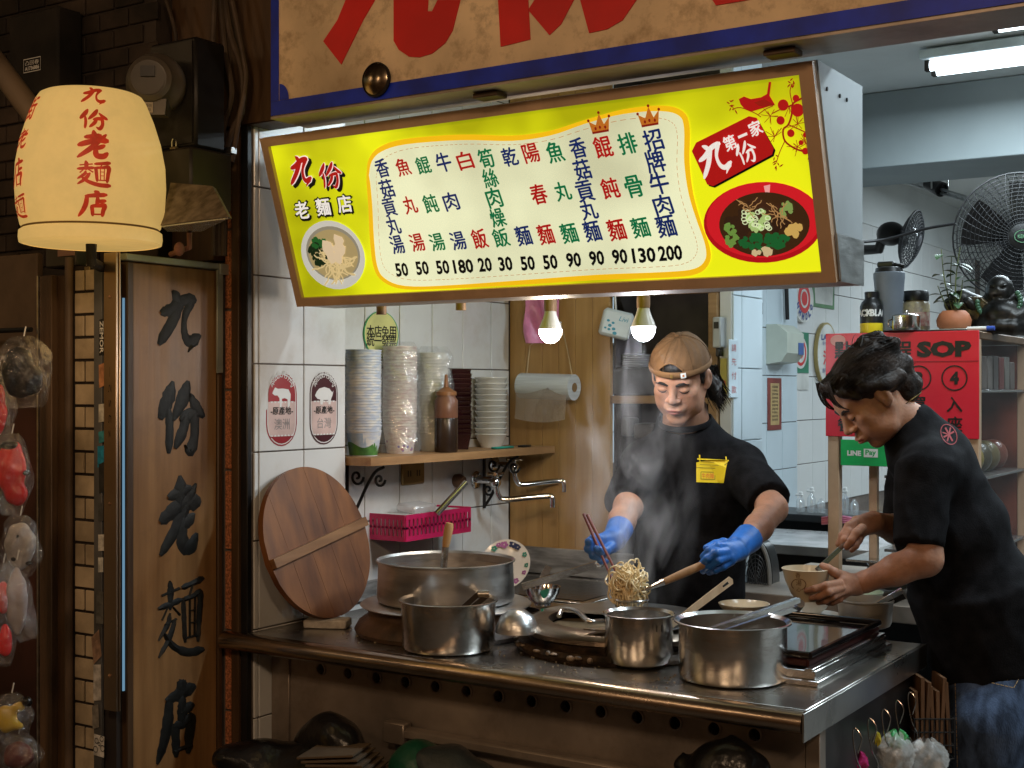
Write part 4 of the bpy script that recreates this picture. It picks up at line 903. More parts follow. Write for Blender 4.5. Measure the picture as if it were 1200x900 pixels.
# ================================================================ POTS ON THE COUNTER
def on_top(px, py, h=HC): return atH(px, py, h)
def pot(px_l, px_r, py_base, py_top, lab, name='stock_pot', cat='pot', taper=0.96, rim=0.006, mt='steel', base_h=HC, wall=0.0018, content=None, chamfer=0.012, grp=None):
    """upright open pot: pixel extents give diameter and height at its own spot"""
    c = on_top((px_l+px_r)/2, py_base-8, base_h)
    d = (c-CAM).dot(FW); R = (px_r-px_l)/2*d/FPX
    h = (py_base-py_top)*d/FPX*0.93
    t = thing(name, (c.x, c.y, base_h), lab, cat, grp)
    prof = [(0.001,0),(R*taper-chamfer,0),(R*taper-chamfer*.3,chamfer*.35),(R*taper,chamfer),(R-rim,h-0.004),(R,h-0.002),(R,h+0.001),(R-0.003,h+0.002),(R-rim-wall,h-0.004),(R*taper-wall,chamfer+0.002),(R*taper-chamfer,0.004),(0.001,0.004)]
    b = B(); b.lathe([(r, base_h+z) for r, z in prof], (c.x, c.y, 0), 64, cap=False); b.build('pot_body', M[mt], t, smooth=35)
    if content:
        b = B(); b.lathe([(R*taper-0.004, base_h+h*content[0]),(0.001, base_h+h*content[0]+0.001)], (c.x, c.y, 0), 40, cap=False); b.build('broth', content[1], t)
    return t, c, R, h
broth = mat('dark broth', (0.10,0.055,0.025), rough=0.08, var=0.3, scale=20, coat=0.6)
milky = mat('murky water', (0.30,0.24,0.16), rough=0.08, var=0.2, scale=8)
# big wide cauldron at the left with its stove ring
t, c, R, h = pot(441, 604, 712, 660, 'wide shallow aluminium cauldron with a wooden handled ladle behind the stock pot', 'cauldron', taper=0.99, mt='alu', content=(0.78, broth), base_h=HC+0.075)
cc, cR, ch_ = c, R, h
b = B(); b.lathe([(R*0.9, HC+0.066),(R*1.20,HC+0.066),(R*1.23,HC+0.070),(R*1.20,HC+0.074),(R*0.9,HC+0.074)], (c.x, c.y, 0), 64, cap=False); b.build('drip_plate', M['alu'], t)
b = B(); b.lathe([(R*1.28, HC+0.001),(R*1.31,HC+0.012),(R*1.25,HC+0.03),(R*1.12,HC+0.045),(R*1.10,HC+0.0655),(R*.9,HC+0.0655)], (c.x, c.y, 0), 48, cap=False)
tb = b.build('stove_ring', mat('charred wooden ring', (0.10,0.055,0.03), rough=0.5, var=0.4, scale=14, bump=0.4, grime=0.5, gcol=(0.02,0.015,0.01)), None, label='charred brown stove ring under the wide cauldron', cat='stove ring')
for z, r in ((.012,R*1.002),(.045,R*1.002)):
    pass
lt = thing('ladle', (c.x+0.01, c.y, HC+.1), 'ladle with wooden handle standing in the wide cauldron', 'ladle')
a = atZ(524, 664, (c-CAM).dot(FW)-0.02); m_ = atZ(518, 640, (c-CAM).dot(FW)); e = atZ(525, 614, (c-CAM).dot(FW)+.02); lo_ = atZ(521, 672, (c-CAM).dot(FW)); lo2 = Vector((lo_.x, lo_.y, HC+0.13))
hnd0 = atZ(522, 641, (c-CAM).dot(FW)); hnd1 = atZ(527, 613, (c-CAM).dot(FW)); base = atZ(518, 672, (c-CAM).dot(FW)); base.z = base.z-0.04
b = B(); b.tube([base, hnd0], [0.009, 0.0085], 12); b.build('shaft', M['steel'], lt)
b = B(); b.tube([hnd0, lerp(hnd0, hnd1, .2), lerp(hnd0, hnd1, .8), hnd1], [0.008, 0.010, 0.0115, 0.009], 12); b.build('handle', wood_mat('ladle handle', (0.60,0.36,0.16), (0.45,0.25,0.1), rough=0.5), lt)
b = B(); b.lathe([(0.001,-0.02),(0.03,-0.015),(0.045,0.0),(0.044,0.001),(0.03,-0.012),(0.001,-0.017)], base, 24, cap=False); b.build('bowl', M['steel'], lt)
# stock pot front left
t, c, R, h = pot(467, 584, 768, 706, 'straight steel stock pot with tongs hooked inside, in front of the wide cauldron', content=(0.80, broth), taper=0.93)
tg = thing('tongs', (c.x+R*.4, c.y, HC+h), 'dark steel tongs resting in the front left stock pot', 'tongs')
d0 = (c-CAM).dot(FW)
for k, (q0, q1) in enumerate((((543,712),(563,694)), ((551,714),(572,697)))):
    a0, a1 = atZ(*q0, d0-.0), atZ(*q1, d0-.0); dd = (a1-a0).normalized(); b = B()
    sd = dd.cross(FW).normalized()*0.006; b.prism([a0+sd, a1+sd, a1-sd, a0-sd], FW*0.003); b.build('arm', mat('dark steel', (0.12,0.10,0.09), rough=0.3, metal=1), tg)
b = B(); a1 = atZ(567, 696, d0); b.tube([a1-RT*0.014, a1+RT*0.012], 0.009, 12); b.build('hinge', M['steel'], tg)
# middle small pot
t, c, R, h = pot(706, 791, 788, 722, 'smallest rounded steel pot between the stove ring and the largest pot', taper=0.95, chamfer=0.03, content=(0.35, broth))
b = B()
for sx in (-1, 1): p = atZ(773+sx*3, 736, (c-CAM).dot(FW)-R*.95); b.box((p.x-.001, p.y-.002, p.z-.008), (p.x+.001, p.y, p.z+.006))
b.build('rivet_slot', M['dark'], t)
# big right pot
t, c, R, h = pot(790, 927, 803, 730, 'largest steel pot at the right front of the counter with long tongs across it', taper=0.92, rim=0.01, content=(0.55, broth))
c3, R3, h3 = c, R, h
d0 = (c-CAM).dot(FW)
tg = thing('long_tongs', (c.x, c.y, HC+h), 'long steel tongs lying across the largest pot', 'tongs')
for (q0, q1, dz) in (((830,742),(935,706),-.03), ((842,745),(938,713),.02)):
    a0, a1 = atZ(*q0, d0-.02+dz), atZ(*q1, d0+.10+dz); b = B(); dd = (a1-a0).normalized(); sd = dd.cross(UP).normalized()*0.006
    b.prism([a0+sd, a1+sd*1.3, a1-sd*1.3, a0-sd], UP*0.010); b.build('arm', M['steel'], tg)
a1 = atZ(936, 711, d0+.105); b = B(); b.tube([a1+FW*.02-UP*.008, a1-FW*.02+UP*.010], 0.009, 12); b.build('hinge', M['steel'], tg)
# bamboo strainer handle leaning between the pots
hb = thing('wooden_paddle', on_top(800, 735), 'light wooden paddle handle with a slot leaning on the largest pot', 'paddle')
a0, a1 = atZ(783, 736, 2.86), atZ(857, 680, 2.98); b = B(); dd = (a1-a0).normalized(); sd = dd.cross(FW).normalized()
b.prism([a0+sd*.006, lerp(a0,a1,.5)+sd*.008, a1+sd*.009, a1+dd*.005, a1-sd*.009, lerp(a0,a1,.5)-sd*.008, a0-sd*.006], FW*0.006); b.build('handle', wood_mat('pale bamboo', (0.55,0.40,0.25), (0.42,0.28,0.16), rough=0.5), hb)
b = B(); b.prism([lerp(a0,a1,.86)+sd*.002-FW*.0005, lerp(a0,a1,.95)+sd*.003-FW*.0005, lerp(a0,a1,.95)-sd*.003-FW*.0005, lerp(a0,a1,.86)-sd*.002-FW*.0005], FW*.001); b.build('slot', M['dark'], hb)
# noodle boiler: round ring set with half lids
rc = Vector((-1.475, 2.74, 0)); RR = 0.205
rc = on_top(728, 722, HC+0.07); rc = Vector((rc.x, rc.y, 0)); 
t = thing('noodle_boiler', (rc.x, rc.y, HC), 'round greasy noodle boiler ring with split steel lids under the lifted noodles', 'boiler')
dk = mat('burnt grease ring', (0.06,0.035,0.02), rough=0.4, metal=0.4, var=0.5, scale=16, bump=0.8, bscale=35, grime=0.5, gcol=(0.25,0.18,0.12), gscale=16)
b = B(); b.lathe([(RR+.035,HC+.001),(RR+.040,HC+.012),(RR+.032,HC+.022),(RR+.012,HC+.024),(RR+.012,HC+.04)], rc, 64, cap=False); b.build('lower_ring', dk, t)
b = B(); b.lathe([(RR+.014,HC+.036),(RR+.022,HC+.040),(RR+.024,HC+.050),(RR+.016,HC+.060),(RR-.01,HC+.066),(RR-.035,HC+.066),(RR-.04,HC+.05)], rc, 64, cap=False); b.build('upper_ring', mat('worn boiler steel', (0.30,0.24,0.19), rough=0.3, metal=0.95, var=0.25, scale=9, bump=0.35, grime=0.5, gcol=(0.1,0.06,0.04), gscale=12), t)
b = B(); b.lathe([(RR-.036,HC+.045),(0.001,HC+.046)], rc, 48, cap=False); b.build('boiling_water', milky, t)
def halfdisc(ang0, ang1, r, z, th, m_, nm, par, dx=0, dy=0):
    q = B(); n = 20; pts = [(rc.x+dx+r*math.cos(ang0+(ang1-ang0)*k/n), rc.y+dy+r*math.sin(ang0+(ang1-ang0)*k/n), z) for k in range(n+1)]
    q.prism(pts, (0,0,th)); return q.build(nm, m_, par)
halfdisc(R_(20), R_(185), RR-.002, HC+.0665, .004, M['alu'], 'back_lid', t)
halfdisc(R_(-85), R_(10), RR+.004, HC+.0705, .004, M['steel'], 'front_lid', t)
a = atH(668, 716, HC+.08); b = B(); b.tube(catmull([atH(655,722,HC+.072), atH(660,714,HC+.085), atH(676,716,HC+.088), atH(690,728,HC+.08), atH(706,728,HC+.075)], 5), 0.006, 10); b.build('lid_handle', M['steel'], t)
b = B(); 
for k in range(12):
    a = R_(-150+random.uniform(-12,12)+k*9); b.sphere((rc.x+(RR+.040)*math.cos(a), rc.y+(RR+.040)*math.sin(a), HC+.014+random.uniform(-.003,.004)), (random.uniform(.006,.012), random.uniform(.005,.01), random.uniform(.003,.007)), 8, 6)
b.build('grease_crust', mat('pale crust', (0.32,0.24,0.17), rough=0.5, var=0.4, scale=60, bump=1, bscale=80), t, kind='stuff')
# domed bowl pile left of the boiler
def upright_bowl(px, py, wpx, hpx, lab, m_, nm='bowl', base=HC, foot=0.45, flip=False, grp=None, thick=0.003, deco=None, cat='bowl', parent=None, tiltm=None):
    c = on_top(px, py-3, base); d = (c-CAM).dot(FW); R = wpx/2*d/FPX; h = hpx*d/FPX
    pr2 = [(0.001,0.002),(R*foot,0.0),(R*foot*1.02,h*.08),(R*.72,h*.30),(R*.92,h*.65),(R,h),(R-thick,h),(R*.9-thick,h*.66),(R*.70-thick,h*.33),(R*foot,h*.14),(0.001,h*.12)]
    if flip: pr2 = [(r, h-z) for r, z in pr2]
    b = B(); b.lathe([(r, z) for r, z in pr2], (c.x, c.y, base), 40, cap=False)
    o = b.build(nm, m_, None, label=lab, cat=cat, group=grp); return o, c, R, h
upright_bowl(604, 744, 60, 26, 'steel basin under the domed lid beside the stock pot', M['steel'])
c = on_top(606, 741, HC+.045); b = B(); d = (c-CAM).dot(FW); b.lathe([(0.001,.052),(.02,.050),(.038,.036),(.048,.014),(.050,0),(.047,.0)], (c.x+.0, c.y, HC+.046), 32, cap=False); b.build('steel_dome', M['alu'], label='small aluminium dome shaped strainer on top of the steel basin', cat='strainer')
upright_bowl(636, 712, 42, 22, 'small shiny steel bowl beside the boiler ring', M['chrome'], base=HC+.004)
c = on_top(650, 718); b = B(); b.box((c.x-.05, c.y-.03, HC+.0005), (c.x+.04, c.y+.03, HC+.004), .001); b.build('green_cloth', mat('green cloth', (0.02,0.22,0.12), rough=0.8, bump=0.5), label='folded green cloth under the small shiny bowl', cat='cloth')
# flowered plate leaning behind the cauldron
pc = atZ(592, 662, 3.72); t = thing('flower_plate', (pc.x, pc.y, pc.z-.09), 'white plate with purple flower rim leaning behind the wide cauldron', 'plate')
nrm = (-FW*.8-RT*.25+UP*.45).normalized(); Rp = 31*3.72/1550
b = B(); b.lathe([(0.001,.0),(Rp*.6,.0),(Rp*.72,.006),(Rp,.014),(Rp,.017),(Rp*.7,.010),(0.001,.004)], pc-nrm*.01, 40, axis=nrm, cap=False); b.build('plate_body', M['ceramic'], t)
pu = nrm.cross(UP).normalized(); pv = nrm.cross(pu).normalized(); 
if pv.z < 0: pu, pv = -pu, -pv
fl_m = [mat('flower purple', (0.35,0.12,0.30), rough=.3), mat('flower navy', (0.03,0.04,0.10), rough=.3), mat('leaf teal', (0.05,0.25,0.18), rough=.3)]
for k, (a, r, sz, mi) in enumerate([(100,.8,.010,0),(115,.86,.007,0),(75,.85,.011,1),(60,.82,.008,1),(130,.8,.008,2),(30,.85,.007,2),(-20,.86,.006,0),(-50,.84,.008,0),(-70,.85,.006,2),(0,.86,.006,2)]):
    q = B(); P = pc+pu*(Rp*r*math.cos(R_(a)))+pv*(Rp*r*math.sin(R_(a)))+nrm*.004
    for j in range(5): aa = j*1.257; flat(q, ell(sz*.7*math.cos(aa), sz*.7*math.sin(aa), sz*.55, sz*.45, 8), P, pu, pv, (1 if pu.cross(pv).dot(nrm) > 0 else -1)*(.0012+j*.0001))
    q.build('flower_print', fl_m[mi], t, smooth=0, clean=False)
# metal handle of sink ladle, sink basin and spout
t = thing('sink', (-2.05, 3.35, HC-.05), 'dark steel sink basin behind the cauldron in front of the plywood panel', 'sink')
s0, s1 = on_top(598, 690), on_top(745, 652)
b = B(); b.box((-2.28, 3.20, HC+.0005), (-1.83, 3.60, HC+.003), .001); b.build('rim', M['steel'], t)
b = B(); b.box((-2.25, 3.23, HC+.0035), (-1.86, 3.57, HC+.0045)); b.build('basin', mat('wet dark basin', (0.05,0.045,0.04), rough=.12, metal=.8, var=.3, bump=.3), t)
lt = thing('long_steel_ladle', on_top(650, 690), 'long steel handle lying across the sink towards the blue glove', 'ladle')
a0, a1 = atZ(612, 688, 3.45), atZ(702, 661, 3.5); sd = (a1-a0).normalized().cross(FW).normalized()*.009
b = B(); b.prism([a0+sd, a1+sd, a1-sd, a0-sd], FW*.01); b.build('handle', M['steel'], lt); b = B(); b.sphere(a1, (.014,.014,.010), 12, 8); b.build('end_cap', M['chrome'], lt)
lt = thing('short_steel_scoop', on_top(640, 680), 'short steel scoop handle standing in the sink', 'scoop')
a0, a1 = atZ(634, 682, 3.7), atZ(643, 664, 3.7); sd = (a1-a0).normalized().cross(FW).normalized()*.010
b = B(); b.prism([a0+sd, a1+sd, a1-sd, a0-sd], FW*.004); b.build('handle', M['steel'], lt)
# white wiping cloth / tissue on the ledge
c = atY(532, 645, 3.5); b = B(); b.box((-2.38, 3.36, HC+.056), (-2.28, 3.56, HC+.075), .006); b.build('folded_cloth', M['white'], label='folded white cloth on the ledge behind the wide cauldron', cat='cloth')
# round wooden lid leaning on the wall
zc_ = -2.318
lcn = atX(370, 633, -2.27); 
p_bot = Vector((-2.17, 0, HC+0.028)); 
Lt, Lb, Ll, Lr = atX(362, 546, -2.305), atX(378, 722, -2.20), atX(307, 625, -2.25), atX(432, 650, -2.25)
ctr = (Lt+Lb+Ll+Lr)/4; vV = ((Lt-Lb)).normalized(); uU = (Lr-Ll).normalized(); nn = uU.cross(vV).normalized(); uU = vV.cross(nn).normalized()
if nn.x < 0: nn = -nn
Ra, Rb = (Lr-Ll).length/2, (Lt-Lb).length/2; print('lid', Ra, Rb, ctr)
t = thing('round_wooden_lid', (ctr.x, ctr.y, HC), 'large round brown wooden pot lid with a batten leaning on the tiled wall', 'wooden lid')
# planks of the lid, batten across
nP = 5; tiltA = R_(22)
pa = uU*math.cos(tiltA)+vV*math.sin(tiltA); pb = nn.cross(pa)
if pb.z < 0: pb = -pb
Rr_ = (Ra+Rb)/2
for k in range(nP):
    x0 = -1+2*k/nP; x1 = -1+2*(k+1)/nP-.004; n = 10; pts = []
    for i in range(n+1): x = x0+(x1-x0)*i/n; pts.append((x, math.sqrt(max(0,1-x*x))))
    for i in range(n+1): x = x1+(x0-x1)*i/n; pts.append((x, -math.sqrt(max(0,1-x*x))))
    def el(x, y):
        g = pa*x*Rr_+pb*y*Rr_; return ctr+uU*(g.dot(uU)*Ra/Rr_)+vV*(g.dot(vV)*Rb/Rr_)
    q = B(); q.prism([el(x, y)-nn*.008 for x, y in pts], nn*(.016)); o = q.build('plank', M['lid_wood'], t)
q = B(); q.prism([el(-.99,-.07)+nn*.0082, el(.99,-.07)+nn*.0082, el(.99,.05)+nn*.0082, el(-.99,.05)+nn*.0082], nn*.014); q.build('batten', wood_mat('batten wood', (0.30,0.15,0.06), (0.18,0.08,0.03), axis=1, rough=.45), t)
c = on_top(384, 735); b = B(); b.box((c.x-.055, c.y-.03, HC+.0005), (c.x+.055, c.y+.03, HC+.022), .003, rot=Matrix.Rotation(R_(25),3,'Z')); b.build('white_block', mat('chipped white block', (0.62,0.57,0.50), rough=.7, var=.15, scale=40, bump=.5), label='chipped white block on which the round wooden lid stands', cat='block')
# black trays at the right
t = thing('serving_tray', on_top(980, 765), 'glossy black tray on the raised steel grill frame', 'tray')
g0 = atH(920, 768, HC+.045); trY0, trY1 = 2.62, 3.02
x0, x1 = -1.215, -0.945
tr_m = mat('glossy black tray', (0.012,0.010,0.010), rough=.12, var=.3, scale=8, coat=.5)
def fr_pts(pxs, h): return [atH(x, y, h) for x, y in pxs]
f = fr_pts([(917,792),(996,800),(1060,744),(960,735)], HC+.02)
fx0, fx1, fy0, fy1 = -1.20, -0.93, 2.56, 3.05
tf = thing('grill_frame', (-1.06, 2.8, HC), 'raised steel frame under the black trays at the right end of the counter', 'frame')
b = B(); b.box((fx0, fy0, HC+.0005), (fx1, fy1, HC+.012), .002); b.box((fx0+.01, fy0+.012, HC+.0125), (fx1-.01, fy1-.01, HC+.03), .002); b.build('base', M['steel'], tf)
b = B(); b.box((fx1-.03, fy0+.002, HC+.0305), (fx1-.012, fy1-.012, HC+.036), .001); b.build('side_bar', M['steel'], tf)
for k, (dz, m_, nm) in enumerate(((.031, mat('dark red brown tray', (0.05,0.014,0.012), rough=.3), 'lower'), (.047, tr_m, 'upper'))):
    z = HC+dz; a = .006 if k else 0; bx0, bx1, by0, by1 = fx0+.005, fx1-.035+a, fy0+.03, fy1-.005
    q = B(); q.box((bx0+.008, by0+.008, z), (bx1-.008, by1-.008, z+.003), .001)
    for (q0, q1) in (((bx0,by0),(bx1,by0)),((bx1,by0),(bx1,by1)),((bx1,by1),(bx0,by1)),((bx0,by1),(bx0,by0))):
        q.tube([(q0[0],q0[1],z+.010),(q1[0],q1[1],z+.010)], .006, 8, flat=1.2)
    if k: q.build('tray', m_, None, label='glossy black tray on top of the darker tray', cat='tray'); 
    else: q.build('tray', m_, None, label='dark red brown tray right under the glossy black tray', cat='tray')
bpy.data.objects.remove(t)
# bowls at the right end near the woman
o, c, R, h = upright_bowl(952, 722, 44, 22, 'upper white bowl of two at the tray edge, under the held bowl', M['ceramic'], base=HC+.012)
b = B(); b.lathe([(.001,.001),(R*1.3,.004),(R*1.5,.010),(R*1.5,.012),(.001,.006)], (c.x, c.y, HC), 40, cap=False); b.build('saucer', M['ceramic'], label='flat white saucer under the white bowl by the trays', cat='saucer')
t, c, R, h = pot(981, 1047, 742, 708, 'grey enamel pan with tongs behind the trays next to the woman', 'enamel_pan', cat='pan', mt='ceramic', taper=.9, rim=.002)
t.children[0].data.materials[0] = mat('grey enamel', (0.42,0.39,0.34), rough=.3, var=.06)
d0 = (c-CAM).dot(FW); q = B(); P = atZ(986, 726, d0-R*.99)
tg = thing('serving_tongs', (c.x, c.y, HC+h), 'black handled tongs sticking out of the grey enamel pan', 'tongs')
for q0, q1 in (((1018,714),(1058,692)), ((1024,715),(1060,699))):
    a0, a1 = atZ(*q0, d0), atZ(*q1, d0-.03); sd = (a1-a0).normalized().cross(FW).normalized()*.007; b = B(); b.prism([a0+sd*.7, a1+sd, a1-sd, a0-sd*.7], FW*.008); b.build('arm', M['chrome'] if q0[0] == 1018 else M['black'], tg)
upright_bowl(1010, 712, 50, 16, 'pale green bowl behind the grey enamel pan', mat('celadon glaze', (0.42,0.47,0.33), rough=.2), base=HC+.02)
b_, c, R, h = upright_bowl(872, 724, 60, 14, 'cream plate like bowl behind the largest pot', M['cream_ceramic'], base=HC+.012)
# ================================================================ TAPS, CRATE, SHELF
WX = -2.401
sh_h = atX(500, 531, -2.30).z; SHZ = 1.266
SX = -2.336
def on_shelf(px): p = atX(px, 500, SX); return Vector((p.x, p.y, SHZ))
P1 = atX(405, 531, -2.33)
sh = thing('wall_shelf', (-2.35, 3.2, SHZ), 'narrow wooden wall shelf on curled black iron brackets', 'shelf')
shL = atH(405, 536, SHZ); shR = atH(625, 525, SHZ)
b = B(); b.prism([(-2.397, 2.757, SHZ-.022), (-2.24, 2.757, SHZ-.022), (-2.215, 3.10, SHZ-.022), (-2.215, 3.665, SHZ-.022), (-2.397, 3.665, SHZ-.022)], (0,0,.022)); b.build('shelf_board', M['shelf_wood'], sh)
for k, y in enumerate((2.84, 3.52)):
    q = B(); z0 = SHZ-.024; fl = 1 if k == 0 else -1
    def c2(pts): return [(-2.392+x, y, z0-z) for x, z in pts]
    q.tube(c2([(0.0,.002),(0.0,.175)]), .005, 6)
    q.tube(c2(catmull([(0.0,.17),(.03,.13),(.07,.06),(.10,.02),(.13,.005)], 5)), .0045, 6)
    for (cx, cz, r, tn) in ((.035,.035,.024,1.4),(.115,.04,.02,1.3),(.015,.115,.02,1.3)):
        q.tube(c2([(cx+r*(1-i/22)*math.cos(i*.42), cz+r*(1-i/22)*math.sin(i*.42)) for i in range(20)]), .0038, 6)
    q.build('iron_bracket', M['iron'], sh)
# the bracket seen side-on to the left: curls along the wall
q = B(); base = Vector((-2.385, 2.80, SHZ-.03))
# crockery stacks on the shelf
def stack(px_l, px_r, py_top, py_bot, n, kind, lab, Xd=None, taper=.8, m_=None, m2=None, square=False, grp=None):
    c = on_shelf((px_l+px_r)/2); d = (c-CAM).dot(FW); R = (px_r-px_l)/2*d/FPX
    H = (py_bot-py_top)*d/FPX; hb = H*.20 if kind != 'paper' else H*.24; pitch = (H-hb)/(n-1)
    t = thing(kind+'_bowl_stack', (c.x, c.y, SHZ), lab, 'bowl stack', grp)
    prof = [(R*taper*.82,0),(R*.97,hb-.004),(R,hb-.003),(R,hb),(R*.95,hb),(R*taper*.8,.004),(.001,.004)]
    nseg = 4 if square else 28
    q = B(); q.lathe(prof, (0,0,0), nseg, cap=False)
    if square: q.v = [tuple(Matrix.Rotation(R_(45),3,'Z') @ Vector(v)) for v in q.v]
    me = q.mesh('bowl', m_, 35)
    for k in range(n):
        o = bpy.data.objects.new('bowl', me); COL.objects.link(o); o.parent = t
        o.location = (random.uniform(-.001,.001), random.uniform(-.001,.001), k*pitch); o.rotation_euler = (random.uniform(-.01,.01), random.uniform(-.01,.01), random.uniform(-3,3) if not square else R_(33)+random.uniform(-.02,.02))
    return t, c, R, H, hb
paperw = mat('printed white paper', (0.70,0.70,0.68), rough=.45, col2=(0.50,0.56,0.66), scale=38, stretch=(1,1,3), contrast=(.42,.6))
paperp = mat('flower printed paper', (0.72,0.68,0.60), rough=.45, col2=(0.60,0.48,0.45), scale=42, stretch=(1,1,3), contrast=(.36,.6))
t, c, R, H, hb = stack(405, 447, 405, 529, 30, 'paper', 'tall stack of blue printed paper bowls at the left end of the shelf', m_=paperw, taper=.92)
grs = mat('green hill print', (0.10,0.28,0.06), rough=.4, col2=(0.03,0.10,0.03), scale=30); sk = mat('blue sky print', (0.12,0.26,0.45), rough=.4, col2=(0.6,0.65,0.7), scale=16)
def band(t, c, R, z0, z1, m_, nm, w0=0, r_off=.0006, tp=.92, hb=.06, wob=0):
    q = B(); n = 40
    def f(u, v):
        a = u*2*math.pi; z = z0+(z1+wob*math.sin(a*3+1)-z0)*v; r = R*(tp*.82+(.97-tp*.82)*z/hb)+r_off; return (c.x+r*math.cos(a), c.y+r*math.sin(a), SHZ+z)
    q.grid(f, n, 1); q.build(nm, m_, t, clean=False)
band(t, c, R, .002, hb*.9, sk, 'printed_band', hb=hb); band(t, c, R, .0025, hb*.45, grs, 'printed_hill', hb=hb, r_off=.0012, wob=.008)
t, c, R, H, hb = stack(448, 489, 404, 529, 28, 'paper', 'tall stack of flower printed paper bowls, second from the left on the shelf', m_=paperp, taper=.92)
rg = random.Random(8); q = B()
for k in range(36):
    a = rg.uniform(0, 6.28); z = rg.uniform(.004, hb*.5); r = R*(.92*.82+(.97-.92*.82)*z/hb)+.001
    o_ = Vector((c.x+r*math.cos(a), c.y+r*math.sin(a), SHZ+z)); flat(q, ell(0,0,.004,.004,7), o_, Vector((-math.sin(a), math.cos(a), 0)), UP, .0003)
q.build('flower_print', mat('pink dots', (0.6,0.2,0.2), rough=.4, col2=(0.1,0.2,0.5), scale=60), t, smooth=0, clean=False, kind='stuff')
stack(488, 526, 413, 528, 26, 'plain_paper', 'plain white paper bowl stack wrapped in clear plastic behind the sauce bottle', m_=mat('plain paper bowl', (0.72,0.71,0.66), rough=.5), taper=.9)
stack(523, 558, 427, 521, 15, 'lacquer', 'stack of square black and maroon plastic bowls on the shelf', m_=mat('black maroon plastic', (0.035,0.008,0.010), rough=.25, var=.3, coat=.4), taper=.85, square=True)
t, c, R, H, hb = stack(556, 595, 438, 520, 11, 'ceramic', 'stack of white ceramic bowls at the right end of the shelf', m_=M['ceramic'], taper=.75)
# clear plastic around the paper stacks
fm = film('clear plastic wrap', (0.8,0.85,0.9), amount=.07, rough=.12, gloss=.10, wr=1.0, wscale=30)
for px_l, px_r, top, lab in ((446, 492, 398, 'clear crinkled plastic sleeve around the flower printed paper bowls'), (486, 531, 406, 'clear crinkled plastic sleeve around the plain paper bowls')):
    c = on_shelf((px_l+px_r)/2); d = (c-CAM).dot(FW); R = (px_r-px_l)/2*d/FPX; H = (528-top)*d/FPX; rg = random.Random(px_l)
    b = B(); b.grid(lambda u, v: (c.x+(R+.004*math.sin(u*44+v*9)+.004*math.sin(v*23))*(1 if v < .9 else 1-(v-.9)*3)*math.cos(u*2*math.pi), c.y+(R+.004*math.cos(u*37+v*13))*(1 if v < .9 else 1-(v-.9)*3)*math.sin(u*2*math.pi), SHZ+.002+H*v), 48, 24)
    b.build('plastic_sleeve', fm, label=lab, cat='plastic wrap', clean=False)
# sauce bottle
c = on_shelf(499); d = (c-CAM).dot(FW); s = d/FPX; t = thing('sauce_bottle', (-2.262, c.y, SHZ), 'brown squeeze bottle with pointed nozzle standing before the plastic wrapped bowls', 'sauce bottle')
cx, cy = -2.262, c.y; s *= .97
b = B(); b.lathe([(.001,0),(13*s,0),(14*s,2*s),(14*s,40*s),(13.5*s,41*s)], (cx, cy, SHZ), 28, cap=False); b.build('dark_sauce', mat('soy sauce in plastic', (0.03,0.018,0.012), rough=.25, var=.2), t)
b = B(); b.lathe([(13.5*s,41*s),(14*s,42*s),(14*s,62*s),(11*s,66*s),(11*s,68*s)], (cx, cy, SHZ), 28, cap=False); b.build('bottle_upper', mat('stained brown plastic', (0.22,0.10,0.06), rough=.35, var=.2), t)
b = B(); b.lathe([(12.5*s,68*s),(12.5*s,72*s),(9*s,74*s),(3*s,78*s),(1.8*s,92*s),(1*s,93*s)], (cx, cy, SHZ), 24, cap=False); b.build('nozzle', mat('brown nozzle', (0.30,0.13,0.05), rough=.4), t)
for (px, py, w_, m_, lab) in ((562, 523, .10, mat('teal plastic', (0.02,0.30,0.24), rough=.4), 'teal plastic strip lying on the shelf edge'), (588, 521, .05, M['black'], 'short black marker lying at the right end of the shelf')):
    c = on_shelf(px); c.x = -2.25; b = B(); b.box((c.x-.012, c.y-w_/2, SHZ+.0005), (c.x+.012, c.y+w_/2, SHZ+.007), .003); b.build('plastic_strip' if w_ > .06 else 'marker_pen', m_, label=lab, cat='strip' if w_ > .06 else 'marker')
# wall socket
p = atX(481, 554, WX); t = thing('wall_socket', p, 'aged bronze double wall socket under the shelf', 'socket')
b = B(); b.box((-2.3975, p.y-.055, p.z-.035), (-2.388, p.y+.055, p.z+.035), .004); b.build('plate', mat('bronze plate', (0.30,0.19,0.07), rough=.4, metal=.6, var=.15), t)
b = B()
for dy in (-.022, .022):
    for e in (-.006, .006): b = B(); b.box((-2.3885, p.y+dy+e-.0015, p.z-.010), (-2.3872, p.y+dy+e+.0015, p.z+.008)); b.build('slot', M['dark'], t)
